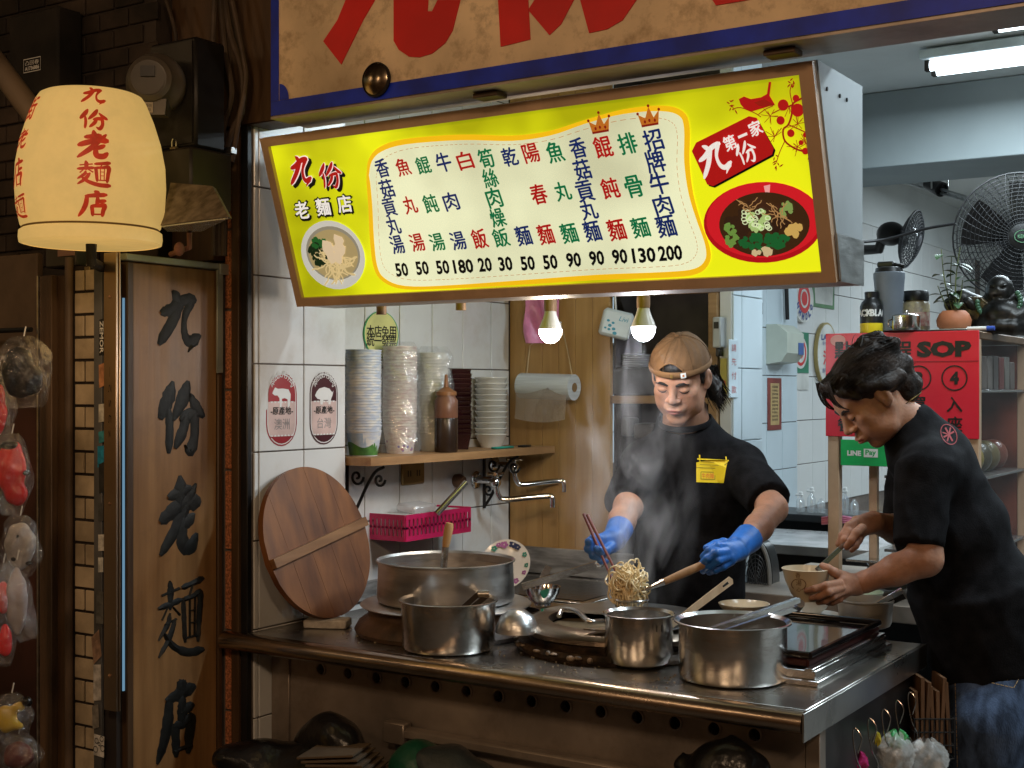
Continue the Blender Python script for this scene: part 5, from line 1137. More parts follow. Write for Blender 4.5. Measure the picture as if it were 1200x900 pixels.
# two wall taps
def tap(px, py, lab, L_=.16, drop=.03, hz_=0):
    p = atX(px, py, WX); t = thing('wall_tap', p, lab, 'tap', 'chrome taps on the tiled wall')
    b = B(); b.lathe([(.028,0),(.028,.006),(.018,.012)], (WX+.002, p.y, p.z), 20, axis=(1,0,0)); b.build('flange', M['chrome'], t)
    b = B(); b.tube([(WX+.01, p.y, p.z), (WX+.07, p.y, p.z), (WX+.085, p.y, p.z-.01)], .012, 12); b.sphere((WX+.08, p.y, p.z-.005), .019, 12, 8); b.build('valve_body', M['chrome'], t)
    b = B(); b.tube(catmull([(WX+.08, p.y, p.z-.01), (WX+.09, p.y+.005, p.z-.05), (WX+.11, p.y+.02, p.z-.06), (WX+L_+.05, p.y+.09, p.z-.05), (WX+L_+.07, p.y+.10, p.z-.055), (WX+L_+.072, p.y+.10, p.z-.085)], 5), .0095, 10); b.build('spout', M['chrome'], t)
    b = B()
    for a in range(4): an = a*math.pi/2+.5; b.tube([(WX+.082, p.y, p.z+.018), (WX+.082+.026*math.cos(an), p.y+.026*math.sin(an), p.z+.022)], .0055, 8)
    b.tube([(WX+.082, p.y, p.z), (WX+.082, p.y, p.z+.024)], .008, 10); b.build('cross_handle', M['chrome'], t)
tap(556, 562, 'chrome wall tap nearer the street, with cross handle'); tap(578, 545, 'chrome wall tap nearer the plywood panel, higher one', L_=.14)
b = B(); p = atX(533, 563, WX); b.lathe([(.02,0),(.022,.02),(.014,.035)], p, 16, axis=(1,0,0)); b.build('pipe_stub', mat('rusty brass', (0.18,0.11,0.07), rough=.4, metal=.8), label='rusty brass pipe stub on the tiles left of the taps', cat='pipe stub')
# pink crate on the wall
p = atX(500, 612, WX); cr0, cr1 = atX(474, 612, WX+.02), atX(537, 612, WX+.02)
t = thing('pink_crate', (WX+.06, (cr0.y+cr1.y)/2, 1.03), 'magenta perforated plastic basket hung on the tiled wall', 'basket')
zt = atX(505, 598, WX+.10).z; zb2 = atX(505, 628, WX+.10).z
y0c, y1c = atX(475, 610, WX+.13).y, atX(551, 610, WX+.13).y
print('crate', y0c, y1c, zt, zb2)
x0c, x1c = WX+.004, WX+.13
def grille(axis, c0, c1, z0, z1, fixed, n, th):
    q = B(); bar = (c1-c0)/(n*2+1)
    def bx(a0, a1, za, zb):
        if axis == 'y': q.box((fixed, a0, za), (fixed+th, a1, zb))
        else: q.box((a0, fixed, za), (a1, fixed+th, zb))
    bx(c0, c1, z1-.014, z1); bx(c0, c1, z0, z0+.014); bx(c0, c1, (z0+z1)/2-.003, (z0+z1)/2+.003)
    for k in range(n+1): 
        w_ = bar*1.15; bx(c0+(c1-c0-w_)*k/n, c0+(c1-c0-w_)*k/n+w_, z0+.014, z1-.014)
    return q
grille('y', y0c, y1c, zb2, zt, x1c, 16, .003).build('long_side', M['pink_plastic'], t, smooth=0)
grille('x', x0c, x1c-.0005, zb2, zt, y0c-.003, 8, .003).build('short_side', M['pink_plastic'], t, smooth=0)
grille('x', x0c, x1c-.0005, zb2, zt, y1c+.001, 8, .003).build('short_side', M['pink_plastic'], t, smooth=0)
b = B(); b.box((x0c, y0c, zb2), (x1c, y1c, zb2+.003)); b.build('bottom', M['pink_plastic'], t)
b = B(); b.box((x0c+.01, y0c+.01, zb2+.004), (x1c-.006, y1c-.01, zt-.004), .004); b.build('white_box', M['white'], label='white packs filling the magenta basket', cat='packs')
b = B(); p = Vector((WX+.07, y0c+.12, zt)); b.box((p.x-.03, p.y-.05, zt-.003), (p.x+.04, p.y+.06, zt+.022), .006, rot=Matrix.Rotation(.1,3,'Y')); b.build('clear_tub', film('milky tub', (.8,.8,.8), amount=.45, gloss=.2, wr=.1), label='milky plastic tub lid on top of the magenta basket', cat='tub')
a0, a1 = atZ(523, 590, 3.75), atZ(546, 565, 3.78); b = B(); b.tube([a0-(a1-a0)*.5, a1], .009, 12); b.build('steel_rod', M['chrome'], label='steel utensil handle sticking up out of the magenta basket', cat='utensil')
# ================================================================ PARTITION OF PLYWOOD WITH CABINET
PY = 3.68
XA, XB, XC = -2.398, atY(715, 500, PY).x, atY(841, 500, PY).x
t = thing('plywood_partition', (-2.2, PY, 0), 'golden plywood partition panel between the tiled wall and the shelves', 'partition')
q = B(); n = 6
for k in range(n):
    a = XA+(XB-XA)*k/n; e = XA+(XB-XA)*(k+1)/n-.0012; q = B(); q.box((a, PY, 0.02), (e, PY+.02, 2.698), .0008); q.build('board', M['ply'], t)
t = thing('open_cabinet', ((XB+XC)/2, PY, 0.0), 'dark open cabinet with wooden shelves behind the man', 'cabinet')
zs1 = atY(770, 463, PY).z; zs2 = atY(780, 345, PY).z
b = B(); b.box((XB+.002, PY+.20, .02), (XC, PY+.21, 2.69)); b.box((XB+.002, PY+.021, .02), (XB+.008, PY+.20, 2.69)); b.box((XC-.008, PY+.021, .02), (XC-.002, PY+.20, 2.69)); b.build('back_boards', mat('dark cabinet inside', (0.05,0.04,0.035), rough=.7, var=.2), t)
w2 = wood_mat('worn cabinet wood', (0.36,0.22,0.10), (0.22,0.12,0.05), axis=0, rough=.5)
for zz in (zs1-.015, .75): b = B(); b.box((XB+.002, PY-.002, zz-.012), (XC-.03, PY+.195, zz+.013), .002); b.build('shelf', w2, t)
b = B(); b.box((XB+.002, PY-.002, zs2), (XC-.0005, PY+.03, zs2+.03), .002); b.box((XC-.03, PY-.004, .02), (XC, PY+.025, zs2-.001), .002); b.build('frame', w2, t)
# cup towers in the cabinet
cupm = mat('grey plastic lids', (0.26,0.26,0.27), rough=.3, var=.1)
for (pl, prr, top, bot, n, lab) in ((711, 727, 402, 450, 22, 'tall column of grey plastic lids at the left of the cabinet'), (731, 760, 415, 432, 8, 'short pile of grey plates in the cabinet')):
    c = atY((pl+prr)/2, bot, PY+.09); d = (c-CAM).dot(FW); R = (prr-pl)/2*d/FPX*1.2; H = (bot-top)*d/FPX
    t = thing('lid_stack', (c.x, c.y, zs1), lab, 'stack of lids'); q = B(); q.lathe([(R*.9,0),(R,.002),(R,.0045),(R*.85,.005)], (0,0,0), 24); me = q.mesh('lid', cupm, 30)
    z0 = max(0, c.z-H*0-zs1) 
    for k in range(n): o = bpy.data.objects.new('lid', me); COL.objects.link(o); o.parent = t; o.location = (random.uniform(-.001,.001), 0, z0+k*H/n)
c = atY(752, 436, PY+.10); b = B(); b.box((c.x-.07, c.y-.08, zs1), (c.x+.13, c.y+.08, c.z+.015), .006); b.build('storage_box', mat('dark box', (0.07,0.07,0.075), rough=.4), label='dark plastic box on the cabinet shelf under the grey plates', cat='box')
for k, (px, py, w_, h_, c_) in enumerate([(735,500,.05,.06,(.12,.12,.12)),(760,505,.07,.05,(.08,.07,.06)),(728,560,.06,.10,(.10,.09,.08))]):
    c = atY(px, py, PY+.10); b = B(); b.box((c.x-w_/2, c.y-.04, c.z-h_/2), (c.x+w_/2, c.y+.04, c.z+h_/2), .006); o = b.build('dark_jar', mat('jar %d' % k, c_, rough=.35), label=['dark jar in the lower cabinet left corner', 'low dark tin beside the dark jar in the lower cabinet', 'dark canister low in the cabinet beside the mans arm'][k], cat='jar')
# tissue pack hung at cabinet
c = atY(722, 380, PY-.05); t = thing('tissue_pack', c, 'white and blue printed tissue pack hanging tilted beside the right bulb', 'tissue pack')
rot = Matrix.Rotation(R_(33),3,'Z') @ Matrix.Rotation(R_(14),3,'Y')
b = B(); b.obox(c, (.095,.06,.085), rot, .008); b.build('pack', mat('tissue wrap', (0.62,0.68,0.70), rough=.35, var=.06, bump=.8, bscale=25), t)
fx = rot @ Vector((1,0,0)); fz = rot @ Vector((0,0,1)); q = B(); fo = c+rot @ Vector((0,-.0305,0))
for (x, y, r) in [(-.02,-.01,.006),(-.028,.004,.005),(-.012,.0,.005),(-.02,-.022,.005),(-.006,-.018,.006),(.0,-.03,.007),(-.032,-.02,.004)]: flat(q, ell(x, y, r, r*.8, 8), fo, fx, fz, .0006+abs(x)*.01)
put_text(q, 'Livi', fo+fx*.018+fz*.018, fx, fz, h=.015, lift=.0015, shear=.2); q.build('blue_print', mat('aqua print', (0.05,0.32,0.45), rough=.4), t, smooth=0, clean=False)
b = B(); b.tube([c+Vector((0,0,.04)), (c.x-.02, c.y+.02, c.z+.16)], .003, 6); b.build('string', M['white'], t)
# pink bags behind bulb
c = atY(634, 375, PY-.04); b = B(); wv = .085
b.grid(lambda u, v: (c.x-.055+.11*u, PY-.045-.012*math.sin(u*9+v*3)-.01*math.sin(v*11+u*5), c.z-.075+.30*v), 14, 24); v0 = list(b.v)
b.grid(lambda u, v: (c.x-.055+.11*u, PY-.020-.006*math.sin(u*8+v*4), c.z-.072+.30*v), 14, 24); b.build('pink_bags', M['pink_bag'], label='bundle of pink plastic carrier bags hanging on the plywood behind the left bulb', cat='plastic bags', clean=False)
# roll of clear bags on a string
ra, rb = atY(611, 452, PY-.07), atY(673, 454, PY-.07); s = 4.1/1550; t = thing('bag_roll', (ra+rb)/2, 'roll of clear plastic bags hanging from a string on the plywood', 'bag roll')
Rl = 16.5*s*.95; b = B(); b.tube([ra, rb], Rl, 32); b.build('roll', mat('milky roll', (0.60,0.64,0.66), rough=.3, var=.08, scale=20, stretch=(.3,.3,6), coat=.3), t)
b = B(); b.tube([rb+(rb-ra).normalized()*.0005, rb+(rb-ra).normalized()*.002], Rl*.35, 20); b.build('core', mat('cardboard core', (0.30,0.18,0.08), rough=.8), t)
b = B(); b.grid(lambda u, v: (ra.x+(rb.x-ra.x)*u*.95, PY-.07-Rl*.9+.004*math.sin(u*7+v*4), ra.z-.005-(.10+.012*math.sin(u*3))*v), 12, 8); b.build('loose_end', film('hanging film', (0.50,0.42,0.34), amount=.5, gloss=.12, wr=.5), t, clean=False)
b = B(); nail = atY(657, 378, PY-.005); b.tube([ra+(rb-ra)*.08+UP*0, atY(621,405,PY-.03), nail], .002, 6); b.tube([rb, atY(665,410,PY-.03), nail], .002, 6); b.build('string', mat('jute string', (0.55,0.40,0.22), rough=.9), t)
b = B(); b.lathe([(.004,0),(.004,.03)], nail, 8, axis=(0,-1,0)); b.build('nail', M['white'], t)
# ================================================================ STICKERS ON THE TILED WALL
def pill(px0, py0, px1, py1, m1, lab, animal, txt2):
    X = -2.3195; a = atX((px0+px1)/2, (py0+py1)/2, X); w_ = atX(px1, (py0+py1)/2, X).y-atX(px0, (py0+py1)/2, X).y; h_ = abs(atX((px0+px1)/2, py0, X).z-atX((px0+px1)/2, py1, X).z)
    t = thing('origin_sticker', a, lab, 'sticker', 'oval origin stickers on the tiles')
    def cap_(k):
        r = w_/2*k; hh = h_/2-(w_/2)*(1-k)*1.0; out = []
        for i in range(13): an = math.pi*i/12; out.append((r*math.cos(an), hh-r+r*math.sin(an)))
        for i in range(13): an = math.pi+math.pi*i/12; out.append((r*math.cos(an), -hh+r+r*math.sin(an)))
        return out
    def clip(pts, f): return [p for p in pts if f(p)]
    q = B(); flat(q, cap_(1.0), a, VY, VZ, 0.0); q.build('rim', m1, t, smooth=0, clean=False)
    q = B(); flat(q, cap_(.93), a, VY, VZ, .0004); q.build('white_line', M['white'], t, smooth=0, clean=False)
    q = B(); flat(q, cap_(.88), a, VY, VZ, .0008); q.build('field', mat('sticker pink', (0.68,0.50,0.46) if 'beef' in lab else (0.60,0.50,0.47), rough=.4), t, smooth=0, clean=False)
    P = cap_(.88); zc1 = h_*.10; q = B(); flat(q, [(w_*.44, zc1)]+[p for p in P if p[1] > zc1]+[(-w_*.44, zc1)], a, VY, VZ, .0012); q.build('dark_field', m1, t, smooth=0, clean=False); q = B(); zc2 = -h_*.36; flat(q, [(-w_*.40, zc2)]+[p for p in P if p[1] < zc2]+[(w_*.40, zc2)], a, VY, VZ, .0012); q.build('dark_field', m1, t, smooth=0, clean=False)
    q = B()
    for i, ch in enumerate('本店使用'+('牛肉' if animal == 'cow' else '豬肉')):
        an = R_(158-27.2*i); rr = w_*.36; put_text(q, ch, a+VY*(rr*math.cos(an))+VZ*(h_*.28+rr*math.sin(an)*.9), VY, VZ, h=w_*.17, rot=an-math.pi/2, bold=.012, lift=.0016)
    k = w_*.30; o_ = a+VZ*(h_*.185)
    if animal == 'cow': pts = [(-.95,.35),(-.75,.6),(-.45,.5),(.1,.52),(.7,.45),(.95,.1),(.9,-.5),(.8,-.9),(.62,-.9),(.6,-.3),(.3,-.2),(.0,-.25),(-.05,-.9),(-.25,-.9),(-.28,-.2),(-.5,.0),(-.8,.0),(-1.05,.15)]
    else: pts = [(-1.1,-.05),(-.9,.25),(-.6,.5),(0,.62),(.6,.5),(.95,.2),(1.1,.35),(1.0,.0),(.8,-.35),(.75,-.75),(.5,-.75),(.45,-.4),(-.1,-.4),(-.2,-.75),(-.45,-.75),(-.5,-.35),(-.8,-.3)]
    flat(q, [(x*k, y*k) for x, y in pts], o_, VY, VZ, .0016)
    for j in range(7): flat(q, [((-.38+.11*j)*w_, zc1+.001),((-.33+.11*j)*w_, zc1-.004),((-.28+.11*j)*w_, zc1+.001)], a, VY, VZ, .0017)
    for j in range(7): flat(q, [((-.38+.11*j)*w_, zc2-.001),((-.33+.11*j)*w_, zc2+.004),((-.28+.11*j)*w_, zc2-.001)], a, VY, VZ, .0017)
    q.build('white_print', M['white'], t, smooth=0, clean=False, kind='stuff')
    q = B(); put_text(q, '-原產地-', a-VZ*h_*.02, VY, VZ, w=w_*.72, h=w_*.18, bold=.03, lift=.0014); q.build('black_print', M['black_paint'], t, smooth=0, clean=False)
    q = B(); put_text(q, txt2, a-VZ*h_*.20, VY, VZ, w=w_*.5, h=w_*.25, lift=.0014); q.build('handwriting', mat('grey pencil', (0.3,0.28,0.27), rough=.5), t, smooth=0, clean=False)
pill(312, 436, 348, 523, mat('sticker crimson', (0.33,0.02,0.03), rough=.35), 'crimson oval beef origin sticker with a white cow', 'cow', '澳洲')
pill(363, 436, 396, 521, mat('sticker dark maroon', (0.07,0.015,0.02), rough=.35), 'dark maroon oval pork origin sticker with a white pig', 'pig', '台灣')
# yellow oval notice
a = atX(447, 392, -2.3985+.0045); t = thing('oval_notice', a, 'pale yellow oval notice with black characters above the paper bowls', 'notice'); w_, h_ = .083*1.0, .155
w_ = (atX(468,385,-2.394).y-atX(427,385,-2.394).y); h_ = .135
q = B(); flat(q, ell(0,0,w_/2,h_/2,36), a, VY, VZ, 0); q.build('rim', M['green'], t, smooth=0, clean=False)
q = B(); flat(q, ell(0,0,w_/2*.95,h_/2*.97,36), a, VY, VZ, .0004); q.build('field', mat('pale yellow', (0.72,0.70,0.28), rough=.4), t, smooth=0, clean=False)
q = B()
for r_, row in enumerate(('本店免用', '統一發票')):
    for i, ch in enumerate(row): put_text(q, ch, a+VY*((i-1.5)*w_*.21)+VZ*(.008-r_*.026), VY, VZ, h=w_*.21, bold=.02, lift=.0009)
q.build('lettering', M['black_paint'], t, smooth=0, clean=False)

# puddles and spilled bits on the worktop
rg = random.Random(44); q = B()
for k, (px, py, r) in enumerate([(640,770,.05),(600,765,.03),(690,778,.035),(440,742,.04),(470,752,.02),(630,790,.025),(560,775,.03),(760,800,.03),(860,815,.03),(560,752,.02),(935,800,.03),(400,752,.02),(720,800,.04)]):
    c = on_top(px, py); ph = rg.uniform(0, 6); pts = []
    for i in range(18): a = 2*math.pi*i/18; rr = r*(1+.35*math.sin(2*a+ph)+.2*math.sin(5*a+ph*2)); pts.append((c.x+rr*1.3*math.cos(a), c.y+rr*.6*math.sin(a), HC+.0008+k*.00003))
    pts = [p for p in pts]; cc4 = len(q.v); q.add([(c.x, c.y, HC+.0012+k*.00003)]+pts, [(0, 1+i, 1+(i+1) % 18) for i in range(18)])
q.build('water_puddles', film('water film', (0.5,0.5,0.5), amount=.0, rough=.03, gloss=.30, wr=.25, wscale=50), label='thin puddles of water and broth on the steel worktop', cat='water', kind='stuff', clean=False)
q = B()
for k in range(130):
    px, py = rg.choice([(rg.gauss(660,30), rg.gauss(778,8)), (rg.gauss(600,40), rg.gauss(760,10)), (rg.gauss(430,20), rg.gauss(742,5)), (rg.gauss(770,25), rg.gauss(800,6))])
    c = on_top(px, py)
    if c.y > 2.385: q.sphere((c.x, c.y, HC+.001), (rg.uniform(.0012,.0032), rg.uniform(.0012,.003), .0014), 6, 4)
q.build('food_crumbs', mat('pale crumbs', (0.50,0.42,0.30), rough=.5, var=.3, scale=200), label='pale crumbs and noodle scraps scattered on the worktop', cat='crumbs', kind='stuff')
# ================================================================ BACK OF THE SHOP
def wallpt(px, py, X=-2.3275): return atX(px, py, X)
# partition end post and switch box
t = thing('end_post', (XC+.02, PY, 0), 'narrow white post at the cabinet end with a grey switch box', 'post')
b = B(); b.box((XC+.002, PY+.01, 0.02), (XC+.040, PY+.24, 2.695), .002); b.build('post', M['plaster'], t)
tiles_x(t, XC+.043, [PY+.012, PY+.075, PY+.238], ZJ[2:], tile_bl)
a0, a1 = atY(838, 372, PY), atY(846, 408, PY); b = B(); b.box((a0.x+.003, PY-.028, a1.z), (a1.x+.008, PY+.009, a0.z), .004); b.build('switch_box', mat('grey plastic', (0.40,0.42,0.42), rough=.4), t)
b = B(); b.box((a0.x+.009, PY-.030, a0.z-.035), (a1.x+.002, PY-.028, a0.z-.015), .0005); b.box((a0.x+.010, PY-.02, a1.z-.025), (a1.x, PY+.009, a1.z-.001), .002); b.build('switch', M['black'], t)
a0, a1 = atY(842, 420, PY), atY(849, 462, PY); b = B(); b.box((a0.x+.003, PY+.006, a1.z), (a1.x+.004, PY+.0095, a0.z)); b.build('yellow_strip', mat('yellow sticker', (0.55,0.50,0.12), rough=.5), t)
q = B(); put_text(q, '紅燒', Vector(((a0.x+a1.x)/2+.003, PY+.0055, (a0.z+a1.z)/2-.02)), ux, uy, h=.016, w=.016, lift=.0003, bold=.02); q.build('lettering', M['red'], t, smooth=0, clean=False)
# wall pieces: bracket, dispenser, plaque, notice, beer signs
t = thing('wall_bracket', wallpt(876, 376), 'black iron clamp fixed on the blue white tiles', 'bracket')
p = wallpt(876, 376); b = B(); b.box((p.x, p.y-.04, p.z-.08), (p.x+.02, p.y+.05, p.z+.06), .006); b.box((p.x+.02, p.y-.03, p.z+.02), (p.x+.06, p.y+.04, p.z+.09), .01); b.box((p.x+.0, p.y-.055, p.z-.10), (p.x+.03, p.y+.06, p.z-.06), .006); b.build('clamp', M['iron'], t)
q0, q1 = wallpt(898, 380), wallpt(930, 428); t = thing('soap_dispenser', q0, 'pale green grey wall dispenser box with a blue label', 'dispenser')
b = B(); y0, y1, z1, z0 = q0.y, q1.y, q0.z+.0, q1.z; X = -2.3275
b.prism([(X, y0, z0), (X+.07, y0, z0+.01), (X+.10, y0, z0+.05), (X+.10, y0, z1-.04), (X+.05, y0, z1), (X, y0, z1)], (0, (y1-y0)*.62, 0)); b.build('cover', mat('beige green plastic', (0.52,0.56,0.48), rough=.4, var=.04), t, smooth=0)
b = B(); b.box((X+.101, y0+.14, z0+.045), (X+.103, y0+(y1-y0)*.6, z0+.10)); b.build('label', mat('label blue', (0.05,0.12,0.35), rough=.4), t)
def plate(nm, lab, cat, px0, py0, px1, py1, m_, X=-2.3275, grp=None):
    a = wallpt(px0, (py0+py1)/2, X); c = wallpt(px1, (py0+py1)/2, X); zt, zb0 = wallpt((px0+px1)/2, py0, X).z, wallpt((px0+px1)/2, py1, X).z
    o = Vector((X+.004, (a.y+c.y)/2, (zt+zb0)/2)); t = thing(nm, o, lab, cat, grp); b = B(); w_, h_ = c.y-a.y, zt-zb0
    b.box((X, o.y-w_/2, o.z-h_/2), (X+.004, o.y+w_/2, o.z+h_/2), .001); b.build('plate', m_, t); return t, o, w_, h_
t, o, w_, h_ = plate('wooden_plaque', 'small red brown and gold plaque with fine writing on the blue white tiles', 'plaque', 899, 443, 915, 504, mat('red wood', (0.22,0.04,0.03), rough=.5))
q = B(); flat(q, [(-w_*.32,-h_*.40),(w_*.32,-h_*.40),(w_*.32,h_*.40),(-w_*.32,h_*.40)], o, VY, VZ, .0006); q.build('gold_field', mat('gold field', (0.50,0.34,0.14), rough=.5), t, smooth=0, clean=False)
q = B()
for k in range(10): put_text(q, random.choice(['感恩惜福', '平安順心', '誠信待客', '歡迎光臨']), o+VZ*(h_*(.33-.07*k)), VY, VZ, w=w_*.42, h=h_*.045, lift=.0012)
q.build('writing', M['black_paint'], t, smooth=0, clean=False, kind='stuff')
t, o, w_, h_ = plate('pay_first_notice', 'clear strip with faded red vertical characters on the tiles by the cabinet', 'notice', 853, 398, 864, 466, mat('clear strip', (0.58,0.68,0.74), rough=.1), XC+.0465)
q = B()
for i, ch in enumerate('請先付款'): put_text(q, ch, o+VZ*(h_*(.36-.24*i)), VY, VZ, h=h_*.13, w=w_*.5, lift=.0008)
q.build('lettering', mat('faded red', (0.45,0.12,0.12)), t, smooth=0, clean=False)
XF = -2.3965
def disc_sign(nm, lab, px0, py0, px1, py1, layers, X=XF):
    a = wallpt(px0, (py0+py1)/2, X); c = wallpt(px1, (py0+py1)/2, X); zt, zb0 = wallpt((px0+px1)/2, py0, X).z, wallpt((px0+px1)/2, py1, X).z
    w_, h_ = c.y-a.y, zt-zb0; o = Vector((X+.02, (a.y+c.y)/2, (zt+zb0)/2)); t = thing(nm, o, lab, 'wall sign')
    b = B(); b.prism([o+VY*x+VZ*y for x, y in ell(0,0,w_/2,h_/2,32)], Vector((-.018,0,0))); b.build('rim', layers[0][1], t)
    for i, (k, m_) in enumerate(layers[1:]): q = B(); flat(q, ell(0,0,w_/2*k,h_/2*k,32), o, VY, VZ, .0008*(i+1)); q.build('disc', m_, t, smooth=0, clean=False)
    return t, o, w_, h_
BLU = mat('sign navy', (0.03,0.06,0.25), rough=.3); WHs = mat('enamel white', (0.70,0.70,0.66), rough=.25, grime=.2)
t, o, w_, h_ = disc_sign('beer_sign', 'round red and white sign with navy letters half hidden under the menu board', 926, 322, 949, 378, [(1, WHs), (.93, WHs), (.62, M['red']), (.40, WHs), (.30, M['red'])])
q = B()
for i, ch in enumerate('HHHOLO'): a = R_(205+i*26); put_text(q, ch, o+VY*(w_*.38*math.cos(a))+VZ*(h_*.38*math.sin(a)), VY, VZ, h=h_*.16, w=w_*.10, rot=a+math.pi/2, bold=.05, lift=.005)
q.build('lettering', BLU, t, smooth=0, clean=False)
t, o, w_, h_ = plate('cup_poster', 'white cup shaped plate with green edge under the menu board corner', 'poster', 952, 325, 977, 361, mat('green edge', (0.12,0.25,0.12)), XF)
q = B(); flat(q, [(-w_*.40,-h_*.38),(w_*.40,-h_*.38),(w_*.46,h_*.45),(-w_*.46,h_*.45)], o, VY, VZ, .0006); q.build('white_face', WHs, t, smooth=0, clean=False)
t, o, w_, h_ = plate('green_framed_sign', 'green framed square sign with a red and white swirl on the wall', 'wall sign', 927, 389, 947, 437, mat('frame green', (0.03,0.22,0.12), rough=.35), XF)
for k, m_, lf in ((.80, WHs, .0006), (.66, M['red'], .0012), (.50, WHs, .0018), (.30, M['red'], .0024)):
    q = B(); flat(q, ell(0,0,w_/2*k,h_/2*k,28), o, VY, VZ, lf); q.build('swirl', m_, t, smooth=0, clean=False)
t, o, w_, h_ = plate('white_card', 'worn white card under the green framed sign', 'card', 929, 438, 947, 457, WHs, XF)
t, o, w_, h_ = disc_sign('wine_sign', 'white oval sign with a red wine character and gold rim left of the red cabinet', 953, 378, 977, 452, [(1, mat('aged gold', (0.35,0.27,0.10), rough=.4)), (.94, WHs)])
q = B(); put_text(q, '酒', o-VZ*.02, VY, VZ, h=h_*.22, w=w_*.42, bold=.05, lift=.002); put_text(q, '米', o-VZ*.02+VY*w_*.34, VY, VZ, h=h_*.2, w=w_*.2, bold=.03, lift=.002); q.build('lettering', M['red'], t, smooth=0, clean=False)
q = B(); put_text(q, 'LABEL', o+VZ*h_*.26, VY, VZ, w=w_*.6, h=h_*.09, bold=.03, lift=.002); put_text(q, '台灣', o+VZ*h_*.17, VY, VZ, w=w_*.5, h=h_*.07, lift=.002); put_text(q, '純米', o-VZ*h_*.26, VY, VZ, w=w_*.5, h=h_*.08, lift=.002); q.build('small_lettering', BLU, t, smooth=0, clean=False)
p = wallpt(918, 345); b = B(); b.tube([(p.x+.02, p.y, p.z-.12), (p.x+.02, p.y-.03, p.z+.25)], .010, 8); b.build('cable_duct', M['iron'], label='short dark pole hanging on the tiles left of the round beer sign', cat='pole')
# back table with dark underside and things on it
a0 = atY(880, 628, 4.55); 
t = thing('side_table', (-1.6, 4.7, 0), 'grey marble topped side table in the back behind the man', 'table')
zT = 0.90
b = B(); b.box((-2.32, 4.45, zT-.035), (-1.18, 4.95, zT), .003); b.build('tabletop', mat('grey marble top', (0.45,0.44,0.44), rough=.2, var=.2, scale=6, bump=.02), t)
b = B(); b.box((-2.30, 4.50, .02), (-1.20, 4.93, zT-.0355)); b.build('dark_front', mat('black cabinet front', (0.012,0.012,0.013), rough=.4), t)
for k, (px, py, w_, h_, c_, nm, lab) in enumerate([(905,690,.22,.30,(.02,.02,.022),'stool','black stool in the dark under the marble table'),(945,750,.12,.3,(.05,.05,.055),'bin','dark grey bin low between the man and the trays')]):
    c = atY(px, py, 4.2); t = thing(nm, (c.x, c.y, 0.02), lab, nm); b = B()
    if nm == 'stool':
        b.lathe([(.001,.60),(.15,.60),(.16,.585),(.15,.57),(.001,.57)], (c.x, c.y, 0), 24, cap=False); b.build('seat', M['black'], t)
        for i in range(4): a = i*math.pi/2+.4; b = B(); b.tube([(c.x+.10*math.cos(a), c.y+.10*math.sin(a), .57), (c.x+.16*math.cos(a), c.y+.16*math.sin(a), .02)], .012, 8); b.build('leg', M['iron'], t)
    else: b.lathe([(.09,.02),(.12,.5),(.125,.505),(.11,.5),(.085,.05),(.001,.05)], (c.x, c.y, 0), 24, cap=False); b.build('bin_body', mat('grey bin', c_, rough=.5), t)
# shelf with bottles seen through the glass
sz = atY(945, 604, 5.3).z
b = B(); b.box((-2.39, 6.0, 0), (-1.3, 6.05, .5)); 
c0, c1 = atY(928, 600, 5.2), atY(1035, 600, 5.2); t = thing('black_shelf', ((c0.x+c1.x)/2, 5.2, c0.z), 'black shelf carrying clear spray bottles at the back wall', 'shelf')
b = B(); b.box((-2.32, 5.12, c0.z-.03), (c1.x, 5.42, c0.z), .003); b.box((-2.32, 5.40, c0.z-.25), (c1.x, 5.42, c0.z-.031)); b.build('board', M['black'], t)
glassy = film('clear bottle', (0.75,0.82,0.85), amount=.22, rough=.08, gloss=.22, wr=.1)
for k, px in enumerate((938, 951, 962, 990, 1001)):
    c = atY(px, 598, 5.22); s = c.length*0+5.0/1550*.9; H = [32, 40, 28, 42, 30][k]
    t = thing('spray_bottle', (c.x, c.y, c0.z), ['leftmost clear spray bottle on the black shelf', 'taller clear spray bottle left of the steel upright on the black shelf', 'short clear bottle nearest the steel upright on the black shelf', 'clear spray bottle right behind the glass of the red cabinet', 'short clear bottle at the right of the black shelf behind glass'][k], 'bottle', 'clear bottles on the back shelf')
    b = B(); b.lathe([(.001,0),(5.5*s,0),(6*s,2*s),(6*s,H*.5*s),(2*s,H*.66*s),(2*s,H*.72*s)], (c.x, c.y, c0.z+.0005), 16, cap=False); b.build('bottle_body', glassy, t)
    if H > 30: b = B(); b.box((c.x-7*s, c.y-2*s, c0.z+H*.72*s), (c.x+4*s, c.y+2*s, c0.z+H*.80*s), .002); b.box((c.x-2*s, c.y-2*s, c0.z+H*.80*s), (c.x+3*s, c.y+2*s, c0.z+H*.9*s), .002); b.build('spray_head', M['white'], t)
